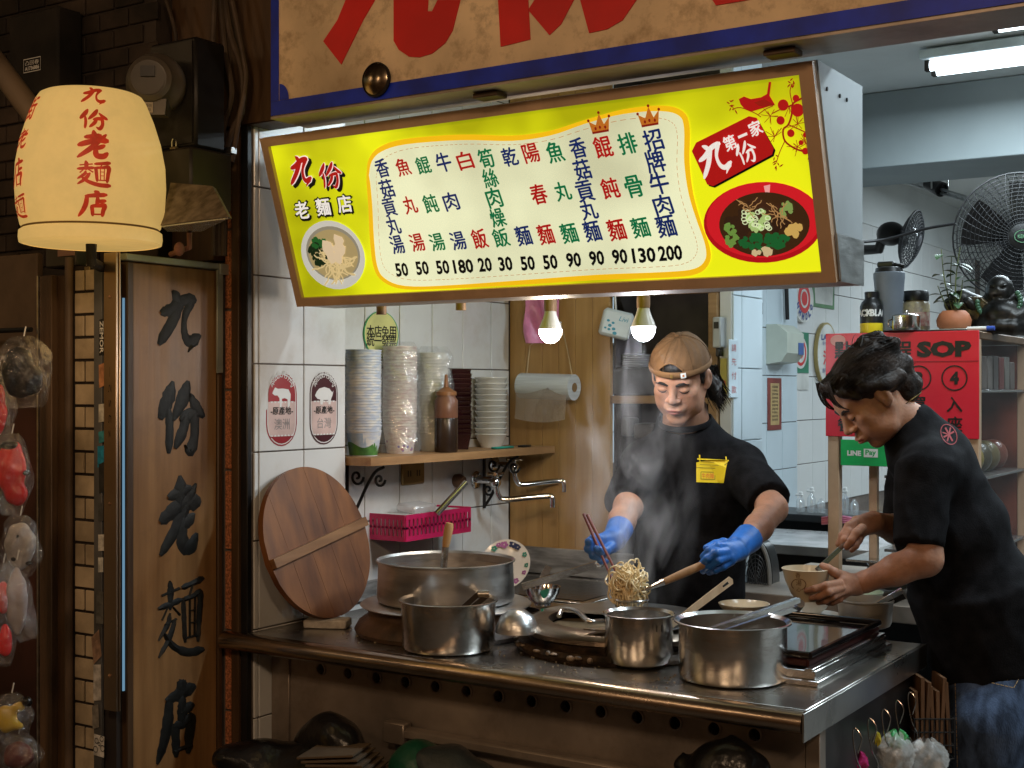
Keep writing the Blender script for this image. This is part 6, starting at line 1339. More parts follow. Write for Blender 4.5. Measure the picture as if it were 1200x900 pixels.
# oval standing fan beside the man
fc = atZ(886, 680, 3.95); t = thing('oval_fan', (fc.x, fc.y, fc.z-.13), 'grey oval fan with a spiral grille at the mans side', 'fan')
s = 3.95/1550; ax = (-FW*.82-RT*.5).normalized(); fu = UP; fs_ = ax.cross(UP).normalized()
def ef(a, b_, d=0): return [fc+fs_*(a*s*math.cos(q_))+UP*(b_*s*math.sin(q_))+ax*d for q_ in [2*math.pi*k/36 for k in range(36)]]
b = B(); b.tube(ef(17, 45), 2.6*s, 8, closed=True); b.build('rim', mat('silver grey plastic', (0.42,0.43,0.42), rough=.35), t)
b = B(); b.prism(ef(16, 44, -.03), -ax*.06); b.build('housing', M['black'], t)
b = B()
for k in range(1, 8): b.tube(ef(16*k/8, 38*k/8-3, .002), .5*s, 4, closed=True)
for k in range(14): a = 2*math.pi*k/14; b.tube([fc+ax*.002, fc+fs_*(15*s*math.cos(a+.6))+UP*(36*s*math.sin(a+.6))+ax*.002], .5*s, 4)
b.build('grille', mat('dark grille', (0.06,0.06,0.06), rough=.4), t)

# ================================================================ RED CABINET
CY = 3.60
k0, k1 = atY(970, 391, CY), atY(1147, 389, CY); kz0 = atY(970, 484+27, CY).z; ztop = (k0.z+k1.z)/2; cx0, cx1 = k0.x, k1.x; CD = .62
t = thing('glass_cabinet', ((cx0+cx1)/2, CY, .85), 'brown framed glass display cabinet behind the woman with a red front sign', 'cabinet')
fmx = mat('brown cabinet frame', (0.20,0.12,0.07), rough=.35, metal=.5, var=.15, grime=.3)
post_w = atY(983, 600, CY).x-cx0
for nm, (xa, xb, ya, yb, za, zb0) in dict(a=(cx0, cx0+post_w, CY, CY+.03, .87, ztop-.0), b=(cx1-.03, cx1, CY, CY+.03, .87, ztop), c=(cx0, cx0+.03, CY+CD-.03, CY+CD, .87, ztop), d=(cx1-.03, cx1, CY+CD-.03, CY+CD, .87, ztop)).items():
    b = B(); b.box((xa, ya, za), (xb, yb, zb0-.0205), .002); b.build('upright', M['bronze_frame'], t)
i0 = atY(1018, 600, CY+.10).x
b = B(); b.box((i0, CY+.10, .87), (i0+.024, CY+.12, ztop-.025), .002); b.build('inner_upright', M['bronze_frame'], t)
b = B(); b.box((cx0, CY, ztop-.02), (cx1, CY+CD, ztop), .002); b.build('top', fmx, t)
b = B(); b.box((cx0-.3, CY-.05, .82), (cx1+.45, CY+CD+.05, .868), .003); b.build('base_table', M['steel_dirty'], t)
for zz, nm in ((atY(1160, 460, CY+.2).z, 'shelf'), (atY(1160, 560, CY+.2).z, 'shelf'), (1.0, 'shelf')):
    b = B(); b.box((cx0+.15, CY+.032, zz), (cx1-.008, CY+CD-.031, zz+.008), .001); b.build(nm, mat('shelf glass', (0.10,0.09,0.085), rough=.2), t)
pane = film('cabinet glass', (0.75,0.82,0.85), amount=.008, rough=.05, gloss=.035, wr=.05, wscale=3)
b = B(); b.box((cx0+post_w+.001, CY+.010, .87), (cx1-.031, CY+.014, kz0-.001)); b.build('glass_pane', pane, t)
b = B(); b.box((cx1-.006, CY+.031, .87), (cx1-.002, CY+CD-.031, ztop-.021)); b.build('glass_pane', pane, t)
b = B(); b.box((cx0+.15, CY+CD-.028, .87), (cx1-.031, CY+CD-.02, ztop-.021)); b.build('back_panel', mat('red brown panel with reflection tint', (0.17,0.045,0.025), rough=.5, var=.4, scale=6), t)  # red brown tone also stands in for reflections in the cabinet glass
# red sign
b = B(); b.box((cx0-.004, CY-.006, kz0), (cx1+.002, CY-.001, ztop+.002), .0008); b.build('red_sign', mat('red vinyl', (0.66,0.012,0.035), rough=.35, var=.03, grime=.08, gcol=(.4,.2,.2)), t)
def cs(px, py): return atY(px, py, CY-.0068)
q = B(); sc3 = 3.6/1550
put_text(q, 'SOP', cs(1106, 409), ux, uy, h=19*sc3, w=62*sc3, bold=.06, lift=.0004)
for i, ch in enumerate('點餐流程'): put_text(q, ch, cs(988+i*23.3, 410), ux, uy, h=20*sc3, w=20*sc3, bold=.035, lift=.0004)
q.build('lettering', M['black_paint'], t, smooth=0, clean=False)
q = B(); ribbon(q, [(-.10,0),(.20,0)], .0022, cs(1100-42, 424), ux, uy, .0004); q.build('rule_line', mat('dark red line', (0.25,0.01,0.02)), t, smooth=0, clean=False)
for px, n_, chs in ((990,'1','點餐'),(1032,'2','結帳'),(1076.5,'3','買單'),(1118.5,'4','入座')):
    q = B(); P = cs(px, 443); ribbon(q, ell(0,0,14*sc3,14*sc3,28), 1.6*sc3, P, ux, uy, .0005, True); put_text(q, n_, P, ux, uy, h=15*sc3, w=10*sc3, bold=.06, lift=.0008)
    for i, ch in enumerate(chs): put_text(q, ch, cs(px, 474+i*23), ux, uy, h=17*sc3, w=17*sc3, bold=.03, lift=.0006)
    q.build('step_print', M['black_paint'], t, smooth=0, clean=False)
q = B(); flat(q, ell(0,0,.022,.016,16), cs(982, 399), ux, uy, .0004); q.build('pink_patch', mat('pink patch', (0.7,0.35,0.33)), t, smooth=0, clean=False)
# payment plate
a0, a1 = atY(985, 515, CY-.004), atY(1040, 547, CY-.004); lp = thing('payment_sign', ((a0.x+a1.x)/2, CY, a1.z), 'green LINE Pay plate on the cabinet glass below the red sign', 'sign')
b = B(); b.box((a0.x, CY-.004, a1.z), (a1.x, CY-.001, a0.z), .001); b.build('plate', mat('bright green', (0.005,0.42,0.10), rough=.35), lp)
q = B(); put_text(q, 'LINE', atY(1001, 531, CY-.0045), ux, uy, h=6.2*sc3, w=17*sc3, bold=.05, lift=.0004); P = atY(1020.5, 531, CY-.0045); flat(q, [(-8.5*sc3,-5*sc3),(8.5*sc3,-5*sc3),(8.5*sc3,5*sc3),(-8.5*sc3,5*sc3)], P, ux, uy, .0004); q.build('white_print', M['white'], lp, smooth=0, clean=False)
q = B(); put_text(q, 'Pay', P, ux, uy, h=8*sc3, w=13*sc3, bold=.03, lift=.0009); q.build('green_print', mat('bright green', (0.005,0.42,0.10)), lp, smooth=0, clean=False)
# goods inside, seen through the side glass
rg = random.Random(5)
zs_ = [atY(1160, 460, CY+.2).z+.0085, atY(1160, 560, CY+.2).z+.0085]
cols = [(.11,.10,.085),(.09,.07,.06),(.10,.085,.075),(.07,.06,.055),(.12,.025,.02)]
for k in range(7):
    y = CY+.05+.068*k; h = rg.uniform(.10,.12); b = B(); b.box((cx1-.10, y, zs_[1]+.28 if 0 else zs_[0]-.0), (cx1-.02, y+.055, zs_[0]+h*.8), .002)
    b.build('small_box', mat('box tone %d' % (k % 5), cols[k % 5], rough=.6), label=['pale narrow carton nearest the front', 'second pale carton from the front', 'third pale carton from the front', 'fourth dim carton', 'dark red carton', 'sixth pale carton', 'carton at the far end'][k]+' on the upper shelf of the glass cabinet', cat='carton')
for k in range(5):
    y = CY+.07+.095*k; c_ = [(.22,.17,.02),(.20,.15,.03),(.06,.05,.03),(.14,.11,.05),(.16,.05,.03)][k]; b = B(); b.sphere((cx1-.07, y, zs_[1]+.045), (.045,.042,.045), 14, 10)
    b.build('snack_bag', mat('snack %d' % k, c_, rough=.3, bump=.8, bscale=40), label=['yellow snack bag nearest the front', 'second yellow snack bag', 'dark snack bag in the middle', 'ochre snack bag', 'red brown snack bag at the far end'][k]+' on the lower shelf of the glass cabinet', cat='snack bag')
for k in range(3):
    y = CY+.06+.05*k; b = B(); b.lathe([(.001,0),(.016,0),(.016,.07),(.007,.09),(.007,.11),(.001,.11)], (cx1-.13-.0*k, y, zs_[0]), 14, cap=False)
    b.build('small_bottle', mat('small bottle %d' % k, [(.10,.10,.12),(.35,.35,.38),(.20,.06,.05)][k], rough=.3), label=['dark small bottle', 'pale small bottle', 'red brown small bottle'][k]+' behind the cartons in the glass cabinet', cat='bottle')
# pink towel, bowls stack inside
c = atY(985, 608, CY+.06); b = B(); b.grid(lambda u, v: (cx0-.03+.24*u, CY-.10+.24*v+.0, .998+.012*math.sin(v*14+u*5)*(1-u*.4)+.010*math.sin(u*6)), 14, 12)
tw = B(); 
for k in range(4): tw.tube(catmull([atY(963, 607+k*2.2, CY+.045), atY(985, 605+k*2.4, CY+.05), atY(1010, 609+k*1.2, CY+.05), atY(1036, 607+k*1.5, CY+.055)], 5), [.006]*16, 8, flat=.6)
tw.build('pink_towel', M['pink_bag'], label='folded pink cloth lying inside the glass cabinet below the payment plate', cat='cloth')
b = B(); p = atY(1000, 622, CY+.2); b.box((cx0+.04, CY+.035, .965), (cx1-.04, CY+CD-.04, .972), .001); b.build('tray_shelf', M['steel'], t)
for k in range(6):
    p = atY(1045, 650, CY+.2); b = B(); b.lathe([(.04,0),(.07,.02),(.068,.022),(.04,.004)], (p.x, p.y, .875+.012*k), 24, cap=False); b.build('dark_dish', mat('dark dish', (0.10,0.10,0.10), rough=.25), label=['lowest','second lowest','third lowest','third highest','second highest','topmost'][k]+' dark dish in the stack inside the glass cabinet', cat='dish', group='dark dishes in the glass cabinet')
# ------------------ things on top of the cabinet
def topi(px, Yo=.10): p = atY(px, 388, CY+Yo); return Vector((p.x, p.y, ztop+.0005)), (p-CAM).dot(FW)/1550
# can
p, s = topi(1021, .08); t = thing('coffee_can', p, 'black and yellow drink bottle with white BLACK lettering on the red cabinet', 'drink bottle')
b = B(); b.lathe([(.001,0),(12.5*s,0),(13*s,1*s),(13*s,13*s)], p, 28, cap=False); b.build('yellow_base', M['yellow'], t)
b = B(); b.lathe([(13*s,13*s),(13*s,33*s),(11*s,38*s),(8*s,41*s),(7.5*s,43*s)], p, 28, cap=False); b.build('black_body', M['black'], t)
b = B(); b.lathe([(7.6*s,43.1*s),(7.8*s,49*s),(7*s,50*s),(.001,50*s)], p, 24, cap=False); b.build('cap', M['black'], t)
q = B(); put_text(q, 'BLACK', Vector((0,0,0)), Vector((1,0,0)), Vector((0,1,0)), w=30*s, h=8.5*s, bold=.05); a_c = math.atan2(-p.y, -p.x)
for kk in (-1.05, 1.05):
    q2 = B(); q2.add([(p.x+13.15*s*math.cos(a_c+kk+v[0]/(13*s)), p.y+13.15*s*math.sin(a_c+kk+v[0]/(13*s)), p.z+25*s+v[1]) for v in q.v], q.f); q2.build('lettering', M['white'], t, smooth=0, clean=False)
# shaker
p, s = topi(1042, .12); t = thing('shaker_bottle', p, 'tall grey shaker bottle with black lid on the red cabinet', 'shaker')
b = B(); b.lathe([(.001,0),(13*s,0),(17.5*s,62*s),(18*s,66*s),(18*s,72*s),(17*s,73*s)], p, 32, cap=False); b.build('bottle_body', mat('slate plastic', (0.13,0.15,0.18), rough=.5), t)
b = B(); b.lathe([(16.5*s,73*s),(15.5*s,78*s),(13*s,79*s),(.001,80*s)], p, 28, cap=False); b.box((p.x-14*s, p.y-3*s, p.z+79*s), (p.x+6*s, p.y+3*s, p.z+86*s), .004); b.tube([(p.x+6*s,p.y,p.z+82*s),(p.x+18*s,p.y,p.z+79*s)], 2.5*s, 8); b.build('lid', M['black'], t)
# jar with black lid
p, s = topi(1073, .18); t = thing('jar', p, 'glass jar with black lid and colourful label behind the small steel pot', 'jar')
b = B(); b.lathe([(.001,0),(15*s,0),(16*s,3*s),(16*s,36*s),(13*s,40*s)], p, 28, cap=False); b.build('jar_body', mat('jar contents', (0.42,0.36,0.20), rough=.25, col2=(0.20,0.16,0.14), scale=50), t)
b = B(); b.lathe([(15*s,40*s),(15.2*s,50*s),(14*s,51.5*s),(.001,52*s)], p, 28, cap=False); b.build('lid', M['black'], t)
b = B(); b.lathe([(16.2*s,10*s),(16.2*s,26*s)], p, 28, cap=False); b.build('label_band', mat('jar label', (0.55,0.50,0.42), rough=.4, col2=(0.35,0.10,0.10), scale=60), t)
# little steel pot on black dish
p, s = topi(1062, .04); b = B(); b.lathe([(.001,0),(24*s,0),(27*s,2.5*s),(24*s,3*s),(.001,2*s)], p, 32, cap=False); b.build('black_saucer', M['black'], label='flat black saucer under the small steel pot on the red cabinet', cat='saucer')
p2 = p+UP*(3.2*s); t = thing('small_steel_pot', p2, 'small lidded steel pot on a black saucer on the red cabinet', 'pot')
b = B(); b.lathe([(.001,0),(15*s,0),(16*s,2*s),(16*s,17*s),(15*s,18*s),(10*s,19.5*s),(.001,20*s)], p2, 32, cap=False); b.build('pot_body', M['steel'], t); b = B(); b.sphere(p2+UP*21.5*s, 2*s, 10, 8); b.build('knob', M['steel'], t)
b = B(); b.tube([p2+Vector((-16*s,0,14*s)), p2+Vector((-21*s,0,12*s)), p2+Vector((-21*s,0,6*s)), p2+Vector((-16*s,0,4*s))], 1.2*s, 6); b.build('side_handle', M['steel'], t)
# plate, plant pot and plant
p, s = topi(1122, .10); b = B(); b.lathe([(.001,0),(26*s,0),(34*s,3*s),(33*s,3.5*s),(.001,1.5*s)], p, 36, cap=False); b.build('grey_plate', mat('celadon plate', (0.40,0.46,0.42), rough=.25), label='grey green plate under the terracotta plant pot on the red cabinet', cat='plate')
pp = p+UP*(2*s)+Vector((-4*s,0,0)); t = thing('potted_plant', pp, 'round terracotta pot with a thin leafy plant on the red cabinet', 'potted plant')
b = B(); b.lathe([(.001,0),(13*s,0),(19*s,6*s),(20*s,13*s),(17*s,20*s),(13*s,24*s),(10*s,24*s),(9*s,20*s),(.001,19*s)], pp, 32, cap=False); b.build('pot', mat('terracotta', (0.36,0.13,0.06), rough=.6, var=.2, bump=.3), t)
rg = random.Random(9); stems = B(); lm = mat('leaf green', (0.035,0.09,0.03), rough=.45, var=.3, scale=30)
def leaf(b, p, d, L_, wd):
    d = d.normalized(); sd = d.cross(UP); sd = sd.normalized() if sd.length > .01 else RT.copy(); ups = sd.cross(d).normalized(); rows = []
    for i in range(6):
        f = i/5; cc = p+d*(L_*f)-UP*(L_*.35*f*f); w_ = wd*math.sin(math.pi*min(.97, f*.92+.06)); rows += [cc-sd*w_+ups*w_*.25, cc, cc+sd*w_+ups*w_*.25]
    b.add(rows, [(3*i+j, 3*i+j+1, 3*i+j+4, 3*i+j+3) for i in range(5) for j in (0,1)])
lv = []
for (px, py), n_ in zip([(1100,292),(1122,290),(1096,335),(1125,328),(1112,300)], (6,5,6,6,4)):
    a0 = pp+UP*(20*s)+Vector((rg.uniform(-5,5)*s,0,0)); a1 = atY(px+3, py, CY+.10); mid = lerp(a0, a1, .5)+Vector((rg.uniform(-8,8)*s, rg.uniform(-6,6)*s, 0)); pts = catmull([a0, mid, a1], 6); stems.tube(pts, [.0022-.001*i/len(pts) for i in range(len(pts))], 5)
    for k in range(n_):
        i = int(len(pts)*(.35+.62*k/n_)); P = Vector(pts[min(i, len(pts)-1)]); a = rg.uniform(0, 6.28); q = B(); leaf(q, P, Vector((math.cos(a), math.sin(a)*.6, rg.uniform(-.1,.5))), rg.uniform(16,24)*s, rg.uniform(4.2,6)*s); q.build('leaf', lm, t, clean=False)
stems.build('stem', mat('stem', (0.10,0.12,0.04), rough=.6), t)
# pens
p, s = topi(1150, .01); t = thing('marker_pen', p, 'white and blue marker lying at the edge of the red cabinet', 'marker')
b = B(); b.tube([p+Vector((-16*s,0,3*s)), p+Vector((6*s,0,3*s))], 2.4*s, 10); b.build('barrel', M['white'], t); b = B(); b.tube([p+Vector((6.2*s,0,3*s)), p+Vector((15*s,0,3*s))], 2.7*s, 10); b.build('cap', M['blue'], t)
# laughing Buddha
p, s = topi(1168, .20); bz = mat('dark bronze statue', (0.022,0.020,0.018), rough=.38, metal=.4, var=.4, scale=25, bump=.3); t = thing('buddha_statue', p, 'dark seated laughing Buddha statue with a jade bead string on the red cabinet', 'statue')
S = SDF(.010); Q = lambda x, y, z: np3(p+Vector((x*s, y*s, z*s)))
S.ell(Q(8,0,20), (30*s,22*s,20*s)); S.ell(Q(6,-10,22), (19*s,16*s,17*s)); S.ell(Q(4,-2,52), (15*s,14*s,16*s), k=.008); S.ell(Q(4,-9,46), (12*s,8*s,8*s)); S.ell(Q(4,-15,50), (3*s,3*s,3*s), k=.003); S.ell(Q(-10,-2,48), (3*s,4*s,7*s), k=.004); S.ell(Q(18,-2,48), (3*s,4*s,7*s), k=.004)
S.ell(Q(-2,-13.5,55), (4*s,3*s,1.6*s), k=.002); S.ell(Q(10,-13.5,55), (4*s,3*s,1.6*s), k=.002); S.cut(Q(4,-17,42.5), (6*s,4*s,1.6*s), k=.002); S.cut(Q(-2,-16,52.6), (4*s,3*s,.8*s), k=.001); S.cut(Q(10,-16,52.6), (4*s,3*s,.8*s), k=.001)
S.chain([Q(-12,0,36), Q(-24,-4,30), Q(-30,-10,38)], [9*s,7*s,5*s]); S.chain([Q(22,0,36), Q(34,-4,24), Q(24,-16,18)], [9*s,8*s,5*s]); S.chain([Q(-20,0,8), Q(-8,-16,6), Q(12,-20,6)], [12*s,9*s,7*s]); S.chain([Q(34,0,8), Q(22,-16,6), Q(6,-22,8)], [12*s,9*s,7*s])
S.chain([Q(-20,8,36), Q(-40,4,42), Q(-52,0,36)], [9*s,11*s,9*s])
org(S, .0035, 'figure', bz, t, it=1)
S = SDF(.006)
for k in range(7): S.chain([Q(-58+4*k,-4,12+5*k), Q(-40+4*k,-8,16+4*k), Q(-24+3*k,-10,14+3*k)], [2.6*s,3.2*s,2.6*s], k=.003)
S.ell(Q(-44,4,22), (17*s,12*s,16*s)); org(S, .0035, 'sack', mat('bronze gold highlights', (0.09,0.065,0.035), rough=.35, metal=.6, var=.5, scale=60), t, it=1)
for k in range(22):
    a = -.5+3.7*k/21; b = B(); b.sphere(Q(5+24*math.cos(a), -16+4*abs(math.cos(a)), 36-20*math.sin(a)), 3.1*s, 10, 8); b.build('jade_bead', mat('jade', (0.05,0.12,0.07), rough=.25, var=.2), t)
# ------------------ fans
def cage_fan(name, lab, c, ax, R, depth, nr, m_cage, m_blade, nb, hubm, hub_t=None, rod=.0016, rings=9):
    c = Vector(c); ax = Vector(ax).normalized(); u = ax.cross(UP).normalized(); v = u.cross(ax).normalized(); t = thing(name, c-UP*R, lab, 'fan')
    def pt(r, a, d): return c+u*(r*math.cos(a))+v*(r*math.sin(a))+ax*d
    b = B()
    prof = lambda f: depth*(1-f**3)
    for sgn in (1, -1):
        for k in range(nr):
            a = 2*math.pi*k/nr; b.tube([pt(R*f, a+.5*f*sgn, sgn*prof(f)) for f in (.18,.4,.6,.8,.93,1.0)], rod, 4, caps=False)
        for k in range(rings): f = .22+.78*k/(rings-1); b.tube([pt(R*f, 2*math.pi*j/40, sgn*prof(f)) for j in range(40)], rod*(2.6 if k == rings-1 else 1), 5, closed=True)
    b.build('cage', m_cage, t)
    for k in range(nb):
        q = B(); a0 = 2*math.pi*k/nb+.3; q.grid(lambda U, V: pt(R*(.16+.70*V), a0+(U-.5)*(1.15-.25*V), (U-.5)*depth*.9), 6, 5); o = q.build('blade', m_blade, t, clean=False)
    b = B(); b.lathe([(.001,depth*1.12),(R*.14,depth*1.1),(R*.20,depth*1.0),(R*.20,depth*.85)], c, 28, axis=ax, cap=False); b.build('hub', hubm, t)
    b = B(); b.lathe([(.001,-depth*2.6),(R*.24,-depth*2.4),(R*.28,-depth*1.6),(R*.28,-depth*.6),(.001,-depth*.6)], c, 28, axis=ax, cap=False); b.build('motor', M['black'], t)
    return t, pt, u, v
fcn = atZ(1193, 277, 4.85); axf = (-FW*.97-RT*.12+UP*-.10).normalized()
t, pt, u_, v_ = cage_fan('wall_fan', 'big black industrial cage fan above the Buddha statue', fcn, axf, 74*4.85/1550, .055, 44, mat('black fan wire', (0.008,0.008,0.009), rough=.6), M['black'], 4, M['iron'], rod=.0013, rings=14)
q = B(); P = fcn+axf*.064; ribbon(q, ell(0,0,.028,.022,20), .003, P, -u_ if u_.dot(RT) < 0 else u_, v_, .001, True); put_text(q, 'KEW', P, -u_ if u_.dot(RT) < 0 else u_, v_, w=.034, h=.014, bold=.04, lift=.0012); q.build('badge', mat('dull green badge', (0.10,0.22,0.12), rough=.4), t, smooth=0, clean=False)
b = B(); b.tube([fcn-axf*.12, fcn-axf*.25, fcn-axf*.45-UP*.02], .018, 10); b.build('bracket', M['iron'], t)
fc2 = atZ(1068, 280, 7.0); ax2 = (RT*.80-FW*.50-UP*.25).normalized()
clearb = film('smoky clear blade', (0.35,0.38,0.42), amount=.45, gloss=.15, wr=.1)
t, pt, u_, v_ = cage_fan('small_wall_fan', 'small grey wall fan with clear smoky blades left of the big black fan', fc2, ax2, 34*7.0/1550, .045, 40, mat('grey cage', (0.07,0.075,0.085), rough=.6), clearb, 3, mat('grey hub', (0.15,0.15,0.17), rough=.4), rod=.0020)
mo = atZ(1036, 272, 7.05); b = B(); b.sphere(lerp(fc2, mo, .75), (.075,.075,.065), 16, 12); b.tube([mo, atZ(1030, 292, 7.1), atZ(1012, 293, 7.2)], .028, 10); b.build('arm', M['black'], t)
# cable, track, spotlight
b = B(); b.tube(catmull([atZ(1008,284,5.0), atZ(1040,280,5.0), atZ(1085,268,4.95), atZ(1120,262,4.9)], 6), .0055, 8); b.build('black_cable', M['black'], label='thick black cable running across to the big fan', cat='cable')
t = thing('light_track', atZ(1095, 218, 6.6), 'white lighting track truss under the back ceiling', 'light track')
b = B(); r0, r1 = (1052,206),(1133,231)
for dx, dy, dz in ((0,0,0),(0,5,0),(2,2.5,.1)): b.tube([atZ(r0[0]+dx, r0[1]+dy, 6.9+dz), atZ(r1[0]+dx, r1[1]+dy, 6.3+dz)], .007, 6)
for k in range(12):
    f = k/11; p0, p1 = lerp(atZ(r0[0], r0[1], 6.9), atZ(r1[0], r1[1], 6.3), f), lerp(atZ(r0[0], r0[1]+5, 6.9), atZ(r1[0], r1[1]+5, 6.3), min(1, f+.06)); b.tube([p0, p1], .004, 5)
b.build('truss', mat('grey truss', (0.45,0.47,0.48), rough=.4, metal=.5), t)
sp = atZ(1101, 221, 6.5); t = thing('spotlight', sp, 'black cylindrical spotlight clamped to the lighting track', 'spotlight')
axs = (-FW*.8+RT*.25-UP*.35).normalized(); b = B(); b.lathe([(.001,-.10),(.030,-.10),(.036,.0),(.037,.02),(.030,.02),(.028,.0),(.001,-.01)], sp, 20, axis=axs, cap=False); b.build('can', M['black'], t)
b = B(); b.tube([sp+RT*.038, sp+RT*.040+UP*.06, sp-RT*.040+UP*.06, sp-RT*.038], .005, 6); b.build('yoke', M['alu'], t)

# ================================================================ LEFT SIDE OF THE STREET
t = thing('door_jamb', (-2.6, 2.0, 0), 'dark brown wood and metal door jamb left of the cream tiled pillar', 'door frame')
x0, x1, x2 = atY(46, 600, 2.03).x, atY(61, 600, 2.03).x, atY(75, 600, 2.03).x
jm = mat('old brown jamb', (0.10,0.06,0.035), rough=.5, var=.3, scale=5, stretch=(6,6,.5), grime=.4, bump=.3)
b = B(); b.box((x0, 2.03, 0), (x1-.002, 2.10, 1.72), .002); b.build('outer_board', jm, t); b = B(); b.box((x1, 2.045, 0), (x2, 2.11, 1.72), .002); b.build('inner_board', M['brown_wood'], t)
b = B(); b.box((x0-.004, 2.026, 0), (x0, 2.06, 1.72)); b.build('edge_strip', M['alu'], t)
px_ = atY(79, 600, 2.04).x; b = B(); b.tube([(px_, 2.045, 0), (px_, 2.045, 1.76)], .010, 12); b.build('drain_pipe', mat('brown pipe', (0.12,0.08,0.055), rough=.5, var=.2), label='thin brown pipe running down beside the cream tiled pillar', cat='pipe')
b = B(); b.box((-4.2, 2.12, 0), (x0-.006, 2.14, 1.72), .002); b.build('shutter', mat('dark red brown panel', (0.07,0.025,0.02), rough=.45, var=.3, scale=4), label='dark red brown shutter behind the bagged toys', cat='shutter')
b = B(); b.tube([(-3.6, 2.00, atZ(20,388,2.75).z+.02), (x0+.01, 2.00, atZ(20,388,2.75).z+.02)], .006, 8); b.build('hanging_rail', M['iron'], label='dark metal rail from which the bagged toys hang', cat='rail')
bagf = film('toy bag plastic', (0.75,0.78,0.80), amount=.03, rough=.12, gloss=.09, wr=1.0, wscale=70)
def bag(name, px, py, wpx, hpx, Zd, inner, lab, cat, tilt=0.0, seed=1, dep=.04):
    c = atZ(px, py, Zd); s = Zd/1550; t = thing(name, (c.x, c.y, c.z-hpx*s/2), lab, cat); rg = random.Random(seed); ph = [rg.uniform(0, 6) for _ in range(6)]
    ca, sa = math.cos(tilt), math.sin(tilt)
    def f(u, v):
        a = u*2*math.pi; z = (v-.5)*hpx*s; wd = wpx/2*s*(math.sin(math.pi*min(.985, max(.03, v*.93+.05)))**.35)*(1+.10*math.sin(v*9+ph[0]))
        x = wd*math.cos(a)*(1+.06*math.sin(a*5+v*14+ph[1])); y = dep*(math.sin(math.pi*min(.98, max(.04, v)))**.5)*math.sin(a)*(1+.18*math.sin(a*7+v*11+ph[2]))
        x, z = x*ca-z*sa, x*sa+z*ca
        return tuple(c+RT*x-FW*y+UP*z)
    if inner:
        for (m_, prims, nm) in inner:
            S = SDF(.008)
            for (x, z, rx, rz, ry) in prims:
                X, Z_ = (x*ca-z*sa)*s, (x*sa+z*ca)*s; S.ell(np3(c+RT*X+UP*Z_), (rx*s, ry*s, rz*s), rot=np.array([np3(RT), np3(FW), [0,0,1]]).T)
            org(S, .004, nm, m_, t, it=1, noise=.003, nfreq=70)
    b = B(); b.grid(f, 40, 22); b.build('plastic_bag', bagf, t, clean=False)
    b = B(); b.tube([c+UP*(hpx*s*.5), c+UP*(hpx*s*.5+.02)+RT*.004], .0015, 5); b.build('string', M['white'], t)
    return t, c, s
dk = mat('dark toy plastic', (0.02,0.018,0.018), rough=.3, var=.5, scale=40, bump=.6); rd = mat('red toy', (0.80,0.02,0.02), rough=.35, var=.15, bump=.3); wt = mat('pale toy', (0.42,0.40,0.40), rough=.4, var=.2, scale=30, bump=.4); yl = mat('yellow toy', (0.60,0.42,0.03), rough=.4, var=.1)
bag('toy_bag', 28, 436, 66, 84, 2.72, [(dk, [(-6,0,20,30,12),(8,-10,14,18,10),(-4,16,14,12,10)], 'dark_toys')], 'clear bag of black toys hanging topmost at the left edge', 'toy bag', .05, 3)
t, c, s = bag('mask_bag', 14, 556, 44, 96, 2.72, [(rd, [(0,6,17,34,10),(6,-22,12,16,9)], 'red_mask'), (dk, [(-2,34,10,6,13),(17,2,3,4,11)], 'black_marks')], 'clear bag with a bright red mask under the black toys', 'toy bag', 0, 5)
bag('mask_bag', 24, 640, 46, 72, 2.70, [(wt, [(0,0,18,28,9)], 'white_mask'), (dk, [(-6,-14,5,4,11),(10,-20,5,4,10),(0,12,3,3,11)], 'black_marks')], 'clear bag with a white mask marked in black under the red mask', 'toy bag', .05, 6)
bag('mask_bag', 20, 704, 34, 96, 2.66, [(mat('milky plastic', (0.40,0.36,0.38), rough=.35, var=.15), [(0,0,12,40,6)], 'white_insert')], 'long milky white bag hanging slanted under the white mask', 'toy bag', .28, 7)
bag('mask_bag', 4, 720, 30, 120, 2.74, [(rd, [(0,20,9,20,8),(2,-30,8,20,8)], 'red_insert')], 'crinkled bag with red contents at the very left edge', 'toy bag', 0, 8)
t, c, s = bag('mask_bag', 14, 800+42, 46, 60, 2.68, [(yl, [(-6,0,12,16,8),(8,12,8,6,6),(-2,-8,14,6,7)], 'yellow_star_toy'), (dk, [(20,18,5,6,8)], 'black_marks')], 'clear bag with a yellow star shaped toy near the bottom left', 'toy bag', .1, 9)
bag('mask_bag', 22, 885, 50, 50, 2.70, [(mat('maroon toy', (0.16,0.03,0.03), rough=.4, var=.4), [(0,0,18,16,9)], 'maroon_toy')], 'dark maroon toy bag in the bottom left corner', 'toy bag', 0, 10)
bag('mask_bag', -2, 480, 36, 90, 2.78, [(rd, [(0,0,10,30,9)], 'red_insert')], 'half hidden dull red bag behind the black toys', 'toy bag', 0, 11)
# brown sheet and wooden post at upper left
b = B(); 
b.box((atY(0,350,2.06).x-.6, 2.06, 1.47), (atY(43,350,2.06).x, 2.08, 1.78), .003); b.build('brown_box', mat('dull brown board', (0.12,0.08,0.05), rough=.6, var=.2), label='dull brown board behind the lantern at the left edge', cat='board')
